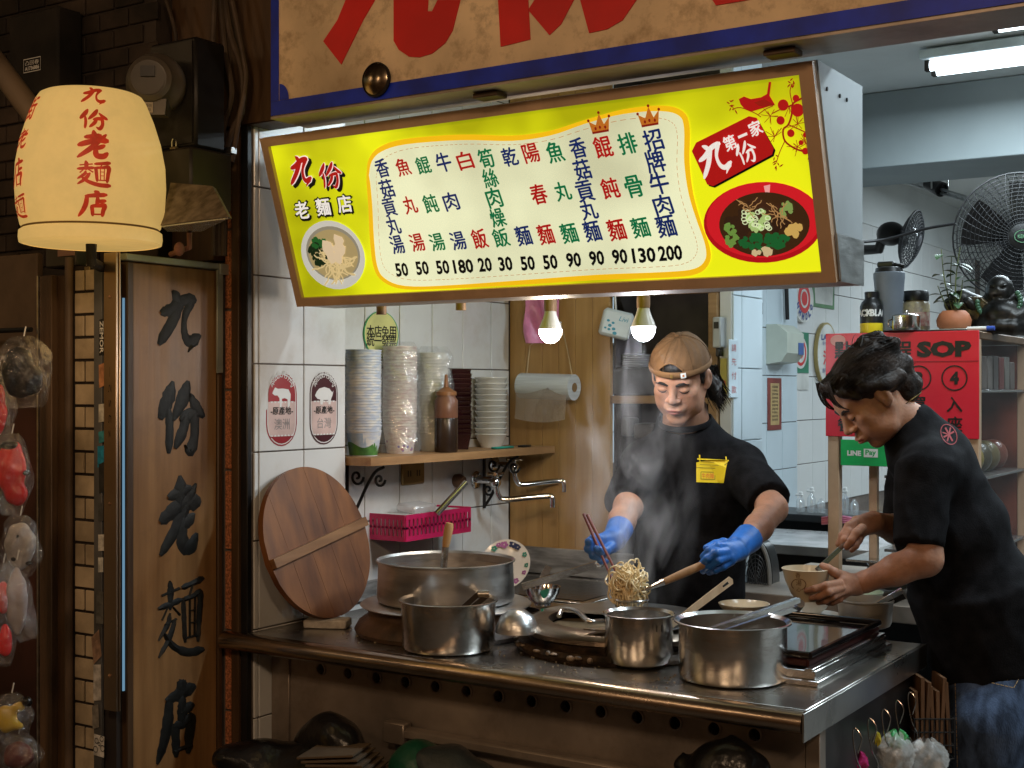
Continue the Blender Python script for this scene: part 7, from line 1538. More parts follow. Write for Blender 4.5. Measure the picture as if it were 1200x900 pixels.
# upper left pipework: big pipe, meter, boxes, cables
b = B(); b.tube([atZ(-20, 55, 3.05), atZ(52, 150, 3.0), atZ(75, 215, 3.0)], .027, 16); b.build('duct_pipe', mat('dusty pipe', (0.16,0.115,0.075), rough=.6, var=.25, grime=.4), label='thick dusty pipe slanting down behind the lantern at the top left', cat='pipe')
a0 = atY(42, 77, 2.22); t = thing('labelled_box', (a0.x, 2.22, a0.z), 'black box with a small white number label at the top left', 'box')
b = B(); b.box((a0.x-.10, 2.21, a0.z-.08), (a0.x+.10, 2.29, a0.z+.14), .006); b.build('box_body', M['dark'], t)
q = B(); P = Vector((a0.x, 2.2085, a0.z)); s = 3.3/1550; ribbon(q, [(-16*s,-8*s),(16*s,-8*s),(16*s,8*s),(-16*s,8*s)], 1.0*s, P, ux, uy, .0004, True); put_text(q, '凸回春', P+UP*3*s, ux, uy, w=26*s, h=5.5*s, lift=.0004); put_text(q, 'A1736886', P-UP*3.6*s, ux, uy, w=27*s, h=5*s, bold=.03, lift=.0004); q.build('label_print', M['white'], t, smooth=0, clean=False)
mp = atY(182, 97, 2.14); s = 3.15/1550; t = thing('electric_meter', (mp.x, mp.y, mp.z-.07), 'round grey electricity meter with a glass dome behind the lantern', 'electric meter')
gm = mat('meter grey', (0.13,0.11,0.085), rough=.4, var=.15, grime=.3); am = (Vector((.55,-.8,-.05))).normalized()
b = B(); b.lathe([(33*s,-.03),(34*s,.0),(32*s,.012),(26*s,.03),(25*s,.055),(20*s,.065),(.001,.068)], mp, 40, axis=am, cap=False); b.build('dome', gm, t)
b = B(); b.lathe([(.001,.0),(19*s,.0)], mp+am*.069, 32, axis=am, cap=False); b.build('dial', mat('meter dial', (0.10,0.09,0.075), rough=.25), t)
b = B(); P = mp+am*.071+UP*.012; u2 = Vector((.8,.55,0)).normalized(); b.prism([P-u2*8*s-UP*5*s, P+u2*8*s-UP*5*s, P+u2*8*s+UP*7*s, P-u2*8*s+UP*7*s], am*.004); b.build('display', M['black'], t)
b = B(); P = mp+am*.045-UP*(30*s); b.prism([P-u2*30*s-UP*10*s, P+u2*16*s-UP*10*s, P+u2*18*s+UP*8*s, P-u2*30*s+UP*8*s], -am*.05); b.build('terminal_cover', gm, t)
q = B(); P = mp+am*.047-UP*(32*s)+u2*(-6*s); flat(q, [(-9*s,-6*s),(9*s,-6*s),(9*s,6*s),(-9*s,6*s)], P, u2, UP, .0006); q.build('label', mat('old label', (0.45,0.38,0.28)), t, smooth=0, clean=False)
q = B(); put_text(q, 'YT-3000-30', P+UP*2*s, u2, UP, w=15*s, h=3*s, lift=.0012); put_text(q, 'H 225-55', P-UP*2.5*s, u2, UP, w=13*s, h=3*s, lift=.0012); q.build('label_print', M['black_paint'], t, smooth=0, clean=False)
a0 = atY(215, 130, 2.24); t = thing('switch_cabinet', (a0.x, 2.24, a0.z-.15), 'dark blackish metal box right behind the electricity meter', 'metal box')
b = B(); b.box((a0.x-.075, 2.20, a0.z-.10), (a0.x+.085, 2.296, a0.z+.16), .006); b.build('box_body', mat('blackish metal', (0.022,0.02,0.018), rough=.45, metal=.4, var=.3), t); b = B(); b.box((a0.x-.065, 2.196, a0.z-.09), (a0.x+.075, 2.1995, a0.z+.15), .002); b.build('door', mat('blackish metal door', (0.03,0.027,0.023), rough=.4, metal=.4, var=.3), t)  # near-black metal, the door a touch lighter than the box
def padlock(px, py, Y, lab):
    a = atY(px, py, Y); t = thing('padlock', a, lab, 'padlock', 'old padlocks left of the shop'); b = B(); b.box((a.x-.010, a.y-.006, a.z-.024), (a.x+.010, a.y+.006, a.z), .002); b.build('lock_body', mat('old brass', (0.28,0.22,0.13), rough=.4, metal=.8, var=.2), t)
    b = B(); b.tube([a+Vector((-.007,0,0)), a+Vector((-.007,0,.012)), a+Vector((-.004,0,.019)), a+Vector((.004,0,.019)), a+Vector((.007,0,.012)), a+Vector((.007,0,0))], .002, 6); b.build('shackle', M['steel'], t)
padlock(204, 172, 2.18, 'old brass padlock under the dark metal box'); padlock(104, 312, 2.06, 'old brass padlock just under the lantern')
a0 = atY(90, 300, 2.10); b = B(); b.box((a0.x-.06, 2.055, a0.z-.03), (a0.x+.05, 2.12, a0.z+.03), .004); b.build('tin_box', mat('dark tin', (0.06,0.055,0.05), rough=.4, metal=.5), label='dark tin box with a pinkish label right under the lantern', cat='box')
a1 = atY(78, 296, 2.054); b = B(); b.box((a1.x-.03, 2.052, a1.z-.008), (a1.x+.03, 2.0545, a1.z+.008)); b.build('pink_label', mat('pinkish label', (0.35,0.20,0.15)), label='pinkish paper label on the dark tin box', cat='label')
a0 = atY(190, 205, 2.2); b = B(); b.box((a0.x-.03, 2.16, a0.z-.09), (a0.x+.14, 2.294, a0.z+.05), .006); b.build('junction_box', mat('brownish box', (0.03,0.024,0.018), rough=.5, var=.3), label='brownish junction box above the flood lamp', cat='box')
# flood lamp
fl0 = atY(225, 240, 2.06); s = 3.1/1550; t = thing('flood_lamp', (fl0.x, fl0.y, fl0.z-.05), 'rusty trapezoid flood lamp with ribbed glass above the wooden board', 'flood lamp')
def fp(px, py, Y): return atY(px, py, Y)
b = B(); fr4 = [fp(200,214,2.12), fp(249,218,2.12), fp(268,254,2.02), fp(188,264,2.02)]; 
b.prism(fr4, Vector((-.02,.03,.0))); b.build('housing', mat('rusty dusty metal', (0.09,0.065,0.04), rough=.7, col2=(0.22,0.17,0.12), scale=40, bump=.6, grime=.4), t)
b = B(); gl4 = [fp(190,264.5,2.018), fp(267,255,2.018), fp(236,270,2.10), fp(196,270,2.10)]; b.prism(gl4, Vector((0,0,-.003))); b.build('glass', mat('ribbed lamp glass', (0.45,0.45,0.45), rough=.2, metal=.7, bump=.8, bscale=120), t)
b = B(); b.tube([fp(222,272,2.09), fp(222,290,2.10), fp(200,298,2.12)], .006, 8); b.sphere(fp(210,292,2.08), (.012,.012,.016), 10, 8); b.build('bracket', mat('rust', (0.18,0.08,0.05), rough=.8), t)
# cables on the pier side
cbm = mat('brown cable', (0.09,0.06,0.04), rough=.6, var=.3)
for k, (pts, r) in enumerate([([(262,-10),(270,40),(284,85),(283,130),(265,180),(262,300)], .009), ([(258,-10),(264,60),(272,110),(262,150),(256,210),(256,300)], .0075), ([(270,-10),(284,60),(288,95),(280,140),(272,190)], .006), ([(244,150),(243,200),(249,240),(250,300)], .006), ([(252,-10),(250,60),(254,120),(246,160)], .007), ([(195,0),(206,40),(204,70)], .005)]):
    b = B(); b.tube(catmull([fp(x, y, 2.345-.01*k) for x, y in pts], 5), r, 8); b.build('cable', cbm, label=['thickest brown cable bending down beside the fascia sign', 'brown cable running straight down just left of the thickest one', 'thin cable curving out nearest the fascia sign', 'short cable coming down over the flood lamp', 'cable ending above the junction box', 'thin cable above the electricity meter'][k], cat='cable')
b = B(); b.box((fp(255,182,2.33).x, 2.31, fp(255,184,2.33).z), (fp(278,182,2.33).x, 2.33, fp(255,180,2.33).z+.008), .001); b.build('cable_clip', M['alu'], label='small metal clip across the brown cables', cat='clip')
b = B(); b.box((-2.56, 2.352, 1.77), (-2.412, 2.394, 3.0), .002); b.build('brown_post', M['brown_wood'], label='dark brown post behind the cables above the wooden board', cat='post')

# ================================================================ UNDER AND BESIDE THE COUNTER
blk = mat('black bin liner', (0.010,0.010,0.011), rough=.28, var=.4, bump=1.0, bscale=30)
def heap(nm, cat, lab, c, r, seed, m_, res=.012, n=7, amp=.012):
    rg = random.Random(seed); S = SDF(.03)
    for k in range(n): S.ell((c[0]+rg.uniform(-1,1)*r[0]*.5, c[1]+rg.uniform(-1,1)*r[1]*.5, c[2]+rg.uniform(-.6,.8)*r[2]*.5), (r[0]*rg.uniform(.4,.65), r[1]*rg.uniform(.5,.8), r[2]*rg.uniform(.4,.65)))
    o = org(S, res, nm, m_, None, it=1, noise=amp, nfreq=22); return props(o, lab, cat)
p = atY(350, 890, 2.30); 
b = B(); b.box((-2.32, 2.14, 0), (-1.85, 2.36, .50), .01); b.build('stock_crate', mat('dark crate', (0.03,0.025,0.02), rough=.6), label='dark crate on the ground at the left under the counter rail', cat='crate')
S = SDF(.02); rg = random.Random(4)
heap('black_sack', 'sack', 'black crumpled sack lowest at the left under the counter', (p.x-.03, 2.26, .56), (.16,.10,.08), 5, blk)
heap('black_sack', 'sack', 'upright glossy black sack leaning on the counter panel at the left', (atY(385, 860, 2.33).x, 2.33, .62), (.11,.07,.10), 8, blk)
for k in range(7):
    q = B(); a = atY(392+k*5, 880+k*5, 2.24); q.obox((a.x, 2.24, a.z), (.13,.12,.004), Matrix.Rotation(R_(-5+1.2*k+rg.uniform(-2,2)),3,'Y') @ Matrix.Rotation(R_(20),3,'Z')); q.build('cardboard_sheet', mat('dim cardboard', (0.11,0.075,0.045), rough=.8), label=['lowest','second lowest','third lowest','middle','third highest','second highest','topmost'][6-k]+' flattened cardboard sheet in the pile under the counter', cat='cardboard', group='cardboard sheets under the counter')
heap('green_bag', 'bag', 'dark green and grey bag at the bottom under the counter middle', (atY(493, 892, 2.34).x, 2.34, atY(493, 896, 2.34).z), (.07,.06,.05), 12, mat('green nylon', (0.01,0.09,0.05), rough=.4, bump=.6), res=.008)
heap('grey_bag', 'bag', 'dark grey lump beside the green bag under the counter', (atY(530, 905, 2.34).x, 2.34, atY(530, 905, 2.34).z), (.10,.06,.04), 13, mat('grey nylon', (0.04,0.05,0.055), rough=.4, bump=.6), res=.008)
# black pointed bag
a = atY(855, 905, 2.36); S = SDF(.03); S.ell((a.x, 2.36, a.z), (.09,.05,.06)); S.chain([(a.x, 2.36, a.z), np3(atY(858, 862, 2.36))], [.06,.004]); S.chain([(a.x-.1, 2.36, a.z), np3(atY(800, 880, 2.36))], [.02,.003])
o = org(S, .007, 'black_bag', blk, None, it=1, noise=.006, nfreq=40); props(o, 'pointed black plastic bag standing before the counter on the right', 'bag')
# hanging carrier bags at the right side
cbag = film('thin white carrier bag', (0.70,0.72,0.70), amount=.38, rough=.15, gloss=.14, wr=1.0, wscale=45)
for k, (px, py, w_, h_, Zd, m_, lab, sd) in enumerate([(1048,885,44,50,2.85,cbag,'thin white carrier bag hanging at the counter side, left one',3),(1085,890,50,46,2.95,cbag,'thin white carrier bag hanging at the counter side, right one',4),(1052,866,26,18,2.86,mat('bright green bag', (0.05,0.40,0.12), rough=.35, bump=.8),'green plastic bag stuffed in the white carrier bags',5),(1026,866,12,12,2.84,mat('yellow scrap', (0.6,0.5,0.04), rough=.4, bump=.5),'small yellow wrapper at the top of the left carrier bag',6),(1006,893,22,20,2.75,mat('magenta string', (0.55,0.02,0.18), rough=.5, bump=1.0, bscale=60),'ball of magenta plastic string hanging at the counter corner',7)]):
    c = atZ(px, py, Zd); s = Zd/1550; rg = random.Random(sd); ph = [rg.uniform(0,6) for _ in range(4)]
    b = B(); b.grid(lambda u, v: tuple(c+RT*(w_/2*s*(math.sin(math.pi*min(.98,max(.03,v)))**.5)*math.cos(u*6.283)*(1+.16*abs(math.sin(v*17+ph[0]+u*25))-.10*abs(math.sin(v*41+u*60))))-FW*(w_/3*s*math.sin(u*6.283)*(math.sin(math.pi*min(.98,max(.03,v)))**.5)*(1+.2*math.sin(v*9+u*31+ph[1])))+UP*((v-.5)*h_*s+.006*math.sin(u*25+ph[2]))), 36, 18)
    b.build(['carrier_bag','carrier_bag','green_bag','yellow_wrapper','string_ball'][k], m_, label=lab, cat=['plastic bag','plastic bag','bag','wrapper','string ball'][k], clean=False)
q = B(); c = atZ(1062, 876, 2.80); 
# wire basket with fire wood
b0 = atZ(1085, 835, 3.05); t = thing('wire_basket', (b0.x, b0.y, b0.z-.11), 'black wire basket holding thin wooden boards beside the womans leg', 'basket')
b = B(); hw, hd = .045, .06
for z in (-.09,-.06,-.03,0.0): b.tube([b0+RT*(sx*hw)+FW*(sy*hd)+UP*z for sx, sy in ((-1,-1),(1,-1),(1,1),(-1,1))], .0018, 5, closed=True)
for k in range(9):
    f = -1+2*k/8
    for sy in (-1, 1): b.tube([b0+RT*(f*hw)+FW*(sy*hd)-UP*.09, b0+RT*(f*hw)+FW*(sy*hd)], .0013, 4)
b.build('wire', M['iron'], t)
for k in range(7):
    q = B(); q.obox(b0+RT*(-.034+.0115*k)-FW*.01+UP*(-.02+.010*((k*3) % 4)), (.008,.08,.16), Matrix.Rotation(YAW,3,'Z') @ Matrix.Rotation(R_(3*(k % 3)-3),3,'Y')); q.build('wood_board', wood_mat('split wood', (0.20,0.10,0.045), (0.11,0.055,0.025), rough=.6), label=['leftmost thin board','second thin board from the left','third thin board from the left','middle thin board','third thin board from the right','second thin board from the right','rightmost thin board'][k]+' standing in the wire basket', cat='board', group='thin boards in the wire basket')
# ================================================================ STEAM over the boiler
sm = bpy.data.materials.new('steam'); sm.use_nodes = True; n = sm.node_tree; N = n.nodes; L = n.links; N.clear()
o_ = N.new('ShaderNodeOutputMaterial'); pv_ = N.new('ShaderNodeVolumePrincipled'); pv_.inputs['Color'].default_value = (.9,.9,.92,1); tc = N.new('ShaderNodeTexCoord'); nz = N.new('ShaderNodeTexNoise'); nz.inputs['Scale'].default_value = 2.6; nz.inputs['Detail'].default_value = 3; nz.inputs['Distortion'].default_value = .9
mp_ = N.new('ShaderNodeMapping'); mp_.inputs['Scale'].default_value = (1,1,.45); L.new(tc.outputs['Object'], mp_.inputs[0])
nz.inputs['Scale'].default_value = 8; nz.inputs['Detail'].default_value = 5; nz.inputs['Distortion'].default_value = 1.6
L.new(mp_.outputs[0], nz.inputs['Vector']); mr = N.new('ShaderNodeMapRange'); mr.inputs[1].default_value = .50; mr.inputs[2].default_value = .72; mr.inputs[3].default_value = 0; mr.inputs[4].default_value = 13.0; L.new(nz.outputs['Fac'], mr.inputs[0])
gr = N.new('ShaderNodeTexGradient'); gr.gradient_type = 'SPHERICAL'; m2 = N.new('ShaderNodeMapping'); m2.inputs['Scale'].default_value = (1/.19,1/.15,1/.40); L.new(tc.outputs['Object'], m2.inputs[0]); L.new(m2.outputs[0], gr.inputs[0])
mu = N.new('ShaderNodeMath'); mu.operation = 'MULTIPLY'; L.new(mr.outputs[0], mu.inputs[0]); L.new(gr.outputs['Fac'], mu.inputs[1]); L.new(mu.outputs[0], pv_.inputs['Density']); L.new(pv_.outputs[0], o_.inputs['Volume'])
c = atZ(733, 568, 3.14); b = B(); b.sphere((0,0,0), (.195,.155,.41), 24, 16); o = b.build('steam', sm, local=True, label='wisp of steam rising from the boiler in front of the man', cat='steam', kind='stuff'); o.location = c
# ================================================================ PEOPLE
from mathutils.bvhtree import BVHTree

def bvh_of(o):
    me = o.data; r = o; off = Vector((0,0,0))
    while r is not None: off += r.location; r = r.parent
    return BVHTree.FromPolygons([v.co+off for v in me.vertices], [tuple(p.vertices) for p in me.polygons])
def decal(b, bvh, polys, lift=0.0015, sub=6):
    """printed shapes laid onto a cloth surface"""
    for pts in polys:
        P = []
        for i in range(len(pts)):
            a, c = pts[i], pts[(i+1) % len(pts)]; L_ = max(1, int(math.hypot(c[0]-a[0], c[1]-a[1])/sub))
            for k in range(L_): P.append((a[0]+(c[0]-a[0])*k/L_, a[1]+(c[1]-a[1])*k/L_))
        vs = []
        for (x, y) in P:
            d = ray(x, y).normalized(); h = bvh.ray_cast(CAM, d)
            if h[0] is None: break
            vs.append(h[0]-d*lift)
        if len(vs) == len(P): b.add(vs, [tuple(range(len(vs)))])
def frame(fwd, up):
    f = Vector(fwd).normalized(); x = f.cross(Vector(up)).normalized(); z = x.cross(f).normalized()
    return np.array([[x.x, f.x, z.x],[x.y, f.y, z.y],[x.z, f.z, z.z]])
def head_sdf(fem=False):
    s = SDF(.012)
    s.ell((0,-.012,.032),(.075,.094,.084)); s.ell((0,.018,-.042),(.060,.060,.074), k=.03)
    for e in (-1, 1):
        s.chain([(e*.055,-.010,-.035),(e*.046,.020,-.078),(e*.012,.066-.006*fem,-.100+.007*fem)], [.020-.003*fem,.019-.004*fem,.016-.003*fem], k=.02)
        s.ell((e*.042,.054,-.014),(.021,.020,.017), k=.022)
    s.ell((0,.068 if not fem else .062,-.100 if not fem else -.094),(.019,.016,.015) if not fem else (.015,.013,.012), k=.015)
    s.cone((-.038,.070-.004*fem,.026),(.038,.070-.004*fem,.026),.013,.013, k=.016)
    for e in (-1, 1): s.ell((e*.036,.042,-.048),(.030,.032,.036), k=.022)
    s.cone((0,.076,.018),(0,.096,-.022),.0075,.0115, k=.012); s.ell((0,.100,-.025),(.010,.009,.008), k=.008)
    for e in (-1, 1): s.ell((e*.0145,.089,-.028),(.0095,.010,.0075), k=.006)
    for e in (-1, 1): s.cut((e*.033,.099,.005),(.015,.014,.010), k=.012)
    for e in (-1, 1): s.ell((e*.032,.0685,.003),(.0155,.0150,.0115), k=.005)
    s.ell((0,.080,-.058),(.030,.016,.018), k=.012)
    s.ell((0,.094,-.0565),(.021,.0075,.0045), k=.004); s.ell((0,.091,-.0665),(.017,.0085,.0060), k=.004)
    s.cut((0,.102,-.0612),(.021,.010,.0011), k=.002)
    for e in (-1, 1):
        s.ell((e*.080,-.010,.0),(.011,.018,.031), rot=np.array([[.94,-.34*e,0],[.34*e,.94,0],[0,0,1]]), k=.005); s.ell((e*.077,-.004,-.024),(.007,.009,.010), k=.005); s.cut((e*.092,-.004,.003),(.007,.010,.017), k=.003)
    s.cone((0,-.018,-.05),(0,-.050,-.17),.051 if not fem else .046,.056 if not fem else .05, k=.02)
    return s
def build_head(par, c, Rm, sc, skin, fem=False, lidy=-.004):
    xf = lambda V: (V*sc)@Rm.T+c
    def mf(Cn):
        m = ((np.abs(Cn[:,2]+.0615) < .0095-.25*np.abs(Cn[:,0])) & (np.abs(Cn[:,0]) < .0235) & (Cn[:,1] > .082))
        return m.astype(int)
    o = org(head_sdf(fem), .0028, 'body', [skin, M['lips']], par, mfn=mf, it=1, xf=xf)
    W = lambda p: xf(np.array([p], float))[0]
    bv = bvh_of(o)
    def snap(p, out=.0008):
        a = Vector(W((p[0], .16, p[2]))); d = Vector(W(p))-a; h = bv.ray_cast(a, d.normalized()); return h[0]-d.normalized()*out if h[0] else Vector(W(p))
    for e in (-1, 1):
        q = B(); q.tube([snap((e*x, .08, z), 0) for x, z in [(.012,.019),(.024,.024),(.036,.0265),(.049,.022)]], [.0030,.0042,.0040,.0020], 6); q.build('eyebrow', M['hair'], par)
        q = B(); q.tube([snap((e*x, .08, z), 0) for x, z in [(.019,.0005),(.026,-.0045),(.034,-.0055),(.042,-.003),(.047,.001)]], [.0010,.0018,.0020,.0018,.0010], 5); q.build('eyelash', M['hair'], par)
    for e in (-1, 1):
        q = B(); q.sphere(snap((e*.008,.08,-.0325), -.001), (.0024,.0024,.0016), 8, 6); q.build('nostril', mat('nostril dark', (0.08,0.03,0.02), rough=.8), par)
    return o, W, bv

# ---------------------------------------------------------------- the man
man = thing('person', (-1.55, 3.40, 0), 'man in a backwards tan cap, black T-shirt and blue gloves lifting noodles behind the counter', 'person')
def C(px, py, Z): return np3(atZ(px, py, Z))
fm = (-FW*.92-RT*.30).normalized(); lat = np3(Vector((0,0,1)).cross(-fm).normalized()); fmn = np3(fm)
# bare body: torso core, arms
S = SDF(.02)
S.chain([C(803,482,3.58), C(808,560,3.66), C(810,690,3.66)], [.060,.085,.085])
Ln = [C(868,545,3.56), C(905,596,3.38), C(889,618,3.27), C(869,637,3.15), C(860,644,3.12)]
Rn = [C(752,545,3.64), C(736,594,3.46), C(729,610,3.36), C(722,628,3.26), C(718,633,3.23)]
S.cone(C(808,550,3.64), Ln[0], .045, .038)
S.cone(C(808,550,3.64), Rn[0], .045, .038)
S.chain(Ln, [.038,.038,.034,.024,.023], k=.015); S.chain(Rn, [.038,.037,.034,.024,.023], k=.015)
org(S, .006, 'body', M['skin'], man, it=2)
hc = C(797,443,3.50); Rm = frame(-FW*.84-RT*.38-UP*.50, UP+RT*.06)
ho, HW, hb_ = build_head(man, hc, Rm, .90, M['skin'])
# T-shirt
def folds(seed, amp=.004, dirv=(0,0,1)):
    rg = np.random.RandomState(seed); ks = [(rg.normal(size=3)*np.array([26,26,15]), rg.uniform(0, 6.28), rg.uniform(.3, 1)) for _ in range(7)]
    def f(X):
        r = np.zeros(len(X)); n = 0
        for k, ph, a in ks[:4]: r += a*np.abs(np.sin(X@k*.55+ph+1.2*np.sin(X@k[::-1]*.35)))**.6; n += a
        return amp*.9*(r/n-.75)
    return f
T = SDF(.03)
T.cone(C(806,515,3.62), C(862,541,3.58), .060, .062, k=.03); T.cone(C(806,515,3.62), C(756,540,3.65), .060, .062, k=.03)
T.cone(C(803,500,3.60), C(812,525,3.62), .080, .095, k=.03)
T.ell(C(868,548,3.565), (.068,.068,.068), k=.02); T.ell(C(754,549,3.64), (.066,.066,.066), k=.02)
T.ell(C(808,580,3.64), (.180,.118,.14), rot=np.array([lat, fmn, [0,0,1]]).T, k=.04)
T.ell(C(808,660,3.645), (.155,.108,.16), rot=np.array([lat, fmn, [0,0,1]]).T, k=.05)
T.limb(C(808,640,3.645), C(810,745,3.645), .118, .112, n=fmn, fl=.8, k=.04)
T.ell(C(808,700,3.645), (.150,.108,.12), rot=np.array([lat, fmn, [0,0,1]]).T, k=.04)
e0, e1 = C(868,548,3.56), C(901,588,3.40); T.limb(e0, e1, .064, .060, k=.025)
e0, e1 = C(754,548,3.64), C(733,592,3.47); T.limb(e0, e1, .064, .062, k=.025)
T.cut(C(801,486,3.575), (.072,.082,.058), rot=np.array([lat, fmn, [0,0,1]]).T, k=.01)
sh_ = org(T, .0065, 'shirt', M['shirt'], man, it=2, nfn=folds(4, .013))
bvm = bvh_of(sh_)
# trousers and shoes
S = SDF(.03)
hipL, hipR = C(835,790,3.62), C(785,790,3.68)
fl_ = lambda p, z: np.array([p[0], p[1], z])
S.ell((hipL+hipR)/2, (.15,.11,.12), rot=np.array([lat, fmn, [0,0,1]]).T)
for hp in (hipL, hipR): S.chain([hp, fl_(hp, .50)+fmn*.03, fl_(hp, .08)], [.085,.062,.048])
org(S, .012, 'trousers', mat('dark trousers', (0.02,0.02,0.024), rough=.85, bump=.3), man)
S = SDF(.02)
for hp in (hipL, hipR): S.cone(fl_(hp, .06)-fmn*.02, fl_(hp, .055)+fmn*.16, .042, .034)
org(S, .01, 'shoes', M['black'], man)
# collar
q = B(); cc_ = Vector(C(803,496,3.585)); ux_, uy_ = Vector(lat), Vector(fmn)
def ring(c, a, b_, tilt, n=28): return [c+ux_*(a*math.cos(t))+uy_*(b_*math.sin(t))-UP*(tilt*math.sin(t)) for t in [2*math.pi*k/n for k in range(n)]]
q.tube(ring(cc_+UP*.006, .0695, .068, .022), .0055, 8, closed=True, flat=1.6); q.build('collar', M['shirt'], man)
# chest print: yellow noodle box, red letters
q = B(); decal(q, bvm, [[(816,542),(816,565),(848,566),(851,548),(853,540),(835,538)]], .0016); q.build('yellow_print', M['yellow'], man, clean=False, smooth=0)
q = B(); decal(q, bvm, [[(819,533),(820.5,533),(821,543),(819.5,543)],[(850,535),(851.5,535),(852,542),(850.5,542)],[(817,537),(854,539),(854,540.5),(817,538.7)]], .0018); q.build('handle_print', M['yellow'], man, clean=False, smooth=0)
q = B(); decal(q, bvm, [[(816,547.5),(843,548.5),(843,549.3),(816,548.3)],[(843,549),(844,549),(844,566),(843,566)],[(844,549),(852,542),(852.4,542.8),(844,550)],[(821,540.5),(846,542),(846,542.6),(821,541)],[(820,544),(848,545.4),(848,546),(820,544.6)],[(821,552.5),(838,553),(838,553.8),(821,553.3)],[(821,561),(838,561.5),(838,562.3),(821,561.8)],[(821,552.5),(821.8,552.5),(821.8,562),(821,562)],[(837.4,553),(838.2,553),(838.2,562),(837.4,562)]], .0026, 30); q.build('line_print', mat('olive print', (0.30,0.24,0.02), rough=.6), man, clean=False, smooth=0)
def text_decal(bvh, body, px, py, hpx, m_, nm, par, lift=.0026, rot=0, wpx=None, bold=.02):
    A, fs, sz = glyphs(body, 0.0); q = B(); k = hpx/sz[1]; kx = wpx/sz[0] if wpx else k; ca, sa = math.cos(rot), math.sin(rot)
    vs = []
    for x, y in A:
        X, Y = x*kx, y*k; X, Y = X*ca-Y*sa, X*sa+Y*ca; d = ray(px+X, py-Y).normalized(); h = bvh.ray_cast(CAM, d)
        if h[0] is None: return
        vs.append(h[0]-d*lift)
    q.add(vs, fs); q.build(nm, m_, par, clean=False, smooth=0)
text_decal(bvm, '牛肉麵', 829.5, 557.5, 6.5, M['red'], 'red_lettering', man, wpx=14)
text_decal(bvm, '老麵飲食人', 752, 508, 6.5, mat('faded red print', (0.28,0.02,0.02), rough=.6), 'red_lettering', man, rot=R_(20), wpx=30)
# hair: sides, mullet
S = SDF(.012); 
S.ell((0,-.024,.034),(.081,.094,.082)); S.cut((0,.095,.0),(.10,.06,.12), k=.01)
for k in range(16):
    a = -2.55+.33*k/16*6; x = .060*math.cos(a)-.012; y = -.050+.048*math.sin(a)
    if y > -.02: continue
    S.chain([(x, y, -.02), (x*1.10-.01, y-.012, -.075), (x*1.2-.016, y-.022, -.115-.01*(k % 3))], [.019,.015,.004], k=.008)
for k in range(5): S.chain([(-.070,-.034-.010*k,-.01),(-.088,-.044-.010*k,-.06),(-.098-.006*(k%2),-.055-.008*k,-.125+.012*(k%3))],[.014,.012,.003], k=.006)
S.ell((0,.032,.062),(.050,.050,.036), k=.01)
for e in (-1, 1): S.cone((e*.073,.012,.03),(e*.072,.014,-.004),.007,.004)
org(S, .0035, 'hair', M['hair'], man, it=1, xf=lambda V: (V*.90)@Rm.T+hc, noise=.002, nfreq=160)
q = B(); rg = random.Random(31)
for k in range(130):
    y0 = rg.uniform(-.085,-.018); x0 = -.068+rg.uniform(-.006,.012)-(y0+.02)*-.25; L_ = rg.uniform(.09,.15); pts = []
    for i in range(6): f = i/5; pts.append((x0-.030*f*f-rg.uniform(0,.004), y0-.022*f+rg.uniform(-.003,.003), .005-L_*f))
    q.tube([Vector((np.array(p)*.90)@Rm.T+hc) for p in pts], [.0018,.0018,.0016,.0013,.0009,.0003], 3)
q.build('hair_strands', M['hair'], man, kind='stuff', clean=False)
# cap
def capP(th, ph, dr=0.0):
    a, b_, c_ = .0860+dr, .106+dr, .088+dr
    p = np.array((a*math.sin(th)*math.cos(ph), b_*math.sin(th)*math.sin(ph)-.014, .043+c_*math.cos(th)))
    return Vector((p*.90)@Rm.T+hc)
b = B(); NU, NV = 120, 40; idx = {}
for i in range(NU):
    for j in range(NV+1):
        ph = 2*math.pi*i/NU; thm = 1.60+.15*math.sin(ph+math.pi)
        th = .02+(thm-.02)*j/NV; wr = .0012*math.sin(ph*6)*math.sin(th*2)+.0008*math.sin(ph*17+th*9)
        idx[i, j] = len(b.v); b.v.append(tuple(capP(th, ph, wr)))
def inarch(i, j):
    ph = 2*math.pi*(i+.5)/NU-math.pi/2; ph = (ph+math.pi) % (2*math.pi)-math.pi; t = (j+.5)/NV
    return abs(ph) < .42 and t < .93 and t > .71+.95*ph*ph
for i in range(NU):
    for j in range(NV):
        if inarch(i, j): continue
        b.f.append((idx[i, j], idx[(i+1) % NU, j], idx[(i+1) % NU, j+1], idx[i, j+1])); b.m.append(0)
co = b.build('cap', M['cap'], man, smooth=60, clean=False); sm_ = co.modifiers.new('thickness', 'SOLIDIFY'); sm_.thickness = .003; sm_.offset = 1
b = B(); b.tube([capP(1.57-.15*math.sin(2*math.pi*k/40), 2*math.pi*k/40, .001) for k in range(40)], .0040, 8, closed=True, flat=2.2); b.build('cap_band', mat('cap band', (0.19,0.095,0.036), rough=.85, bump=.3), man)
b = B()
for k in range(6): b.tube([capP(.02+1.5*j/12, 2*math.pi*k/6+.26, .0022) for j in range(13)], .0010, 5)
b.tube([capP(.0, 0, .002), capP(.0, 0, .007)], .007, 10); b.build('cap_seams', mat('cap seam', (0.11,0.055,0.02), rough=.9), man)
def arch(n): return [capP(.02+1.43*(.705+.95*((k/n-.5)*.84)**2), math.pi/2+(k/n-.5)*.84, .003) for k in range(n+1)]
b = B(); b.tube(arch(12), .0025, 6); b.build('cap_arch_edge', mat('cap band', (0.34,0.19,0.08)), man)
def patch(ph0, ph1, t0, t1, dr): q = B(); q.grid(lambda u, v: capP(t0+(t1-t0)*v, ph0+(ph1-ph0)*u, dr), 4, 3); return q
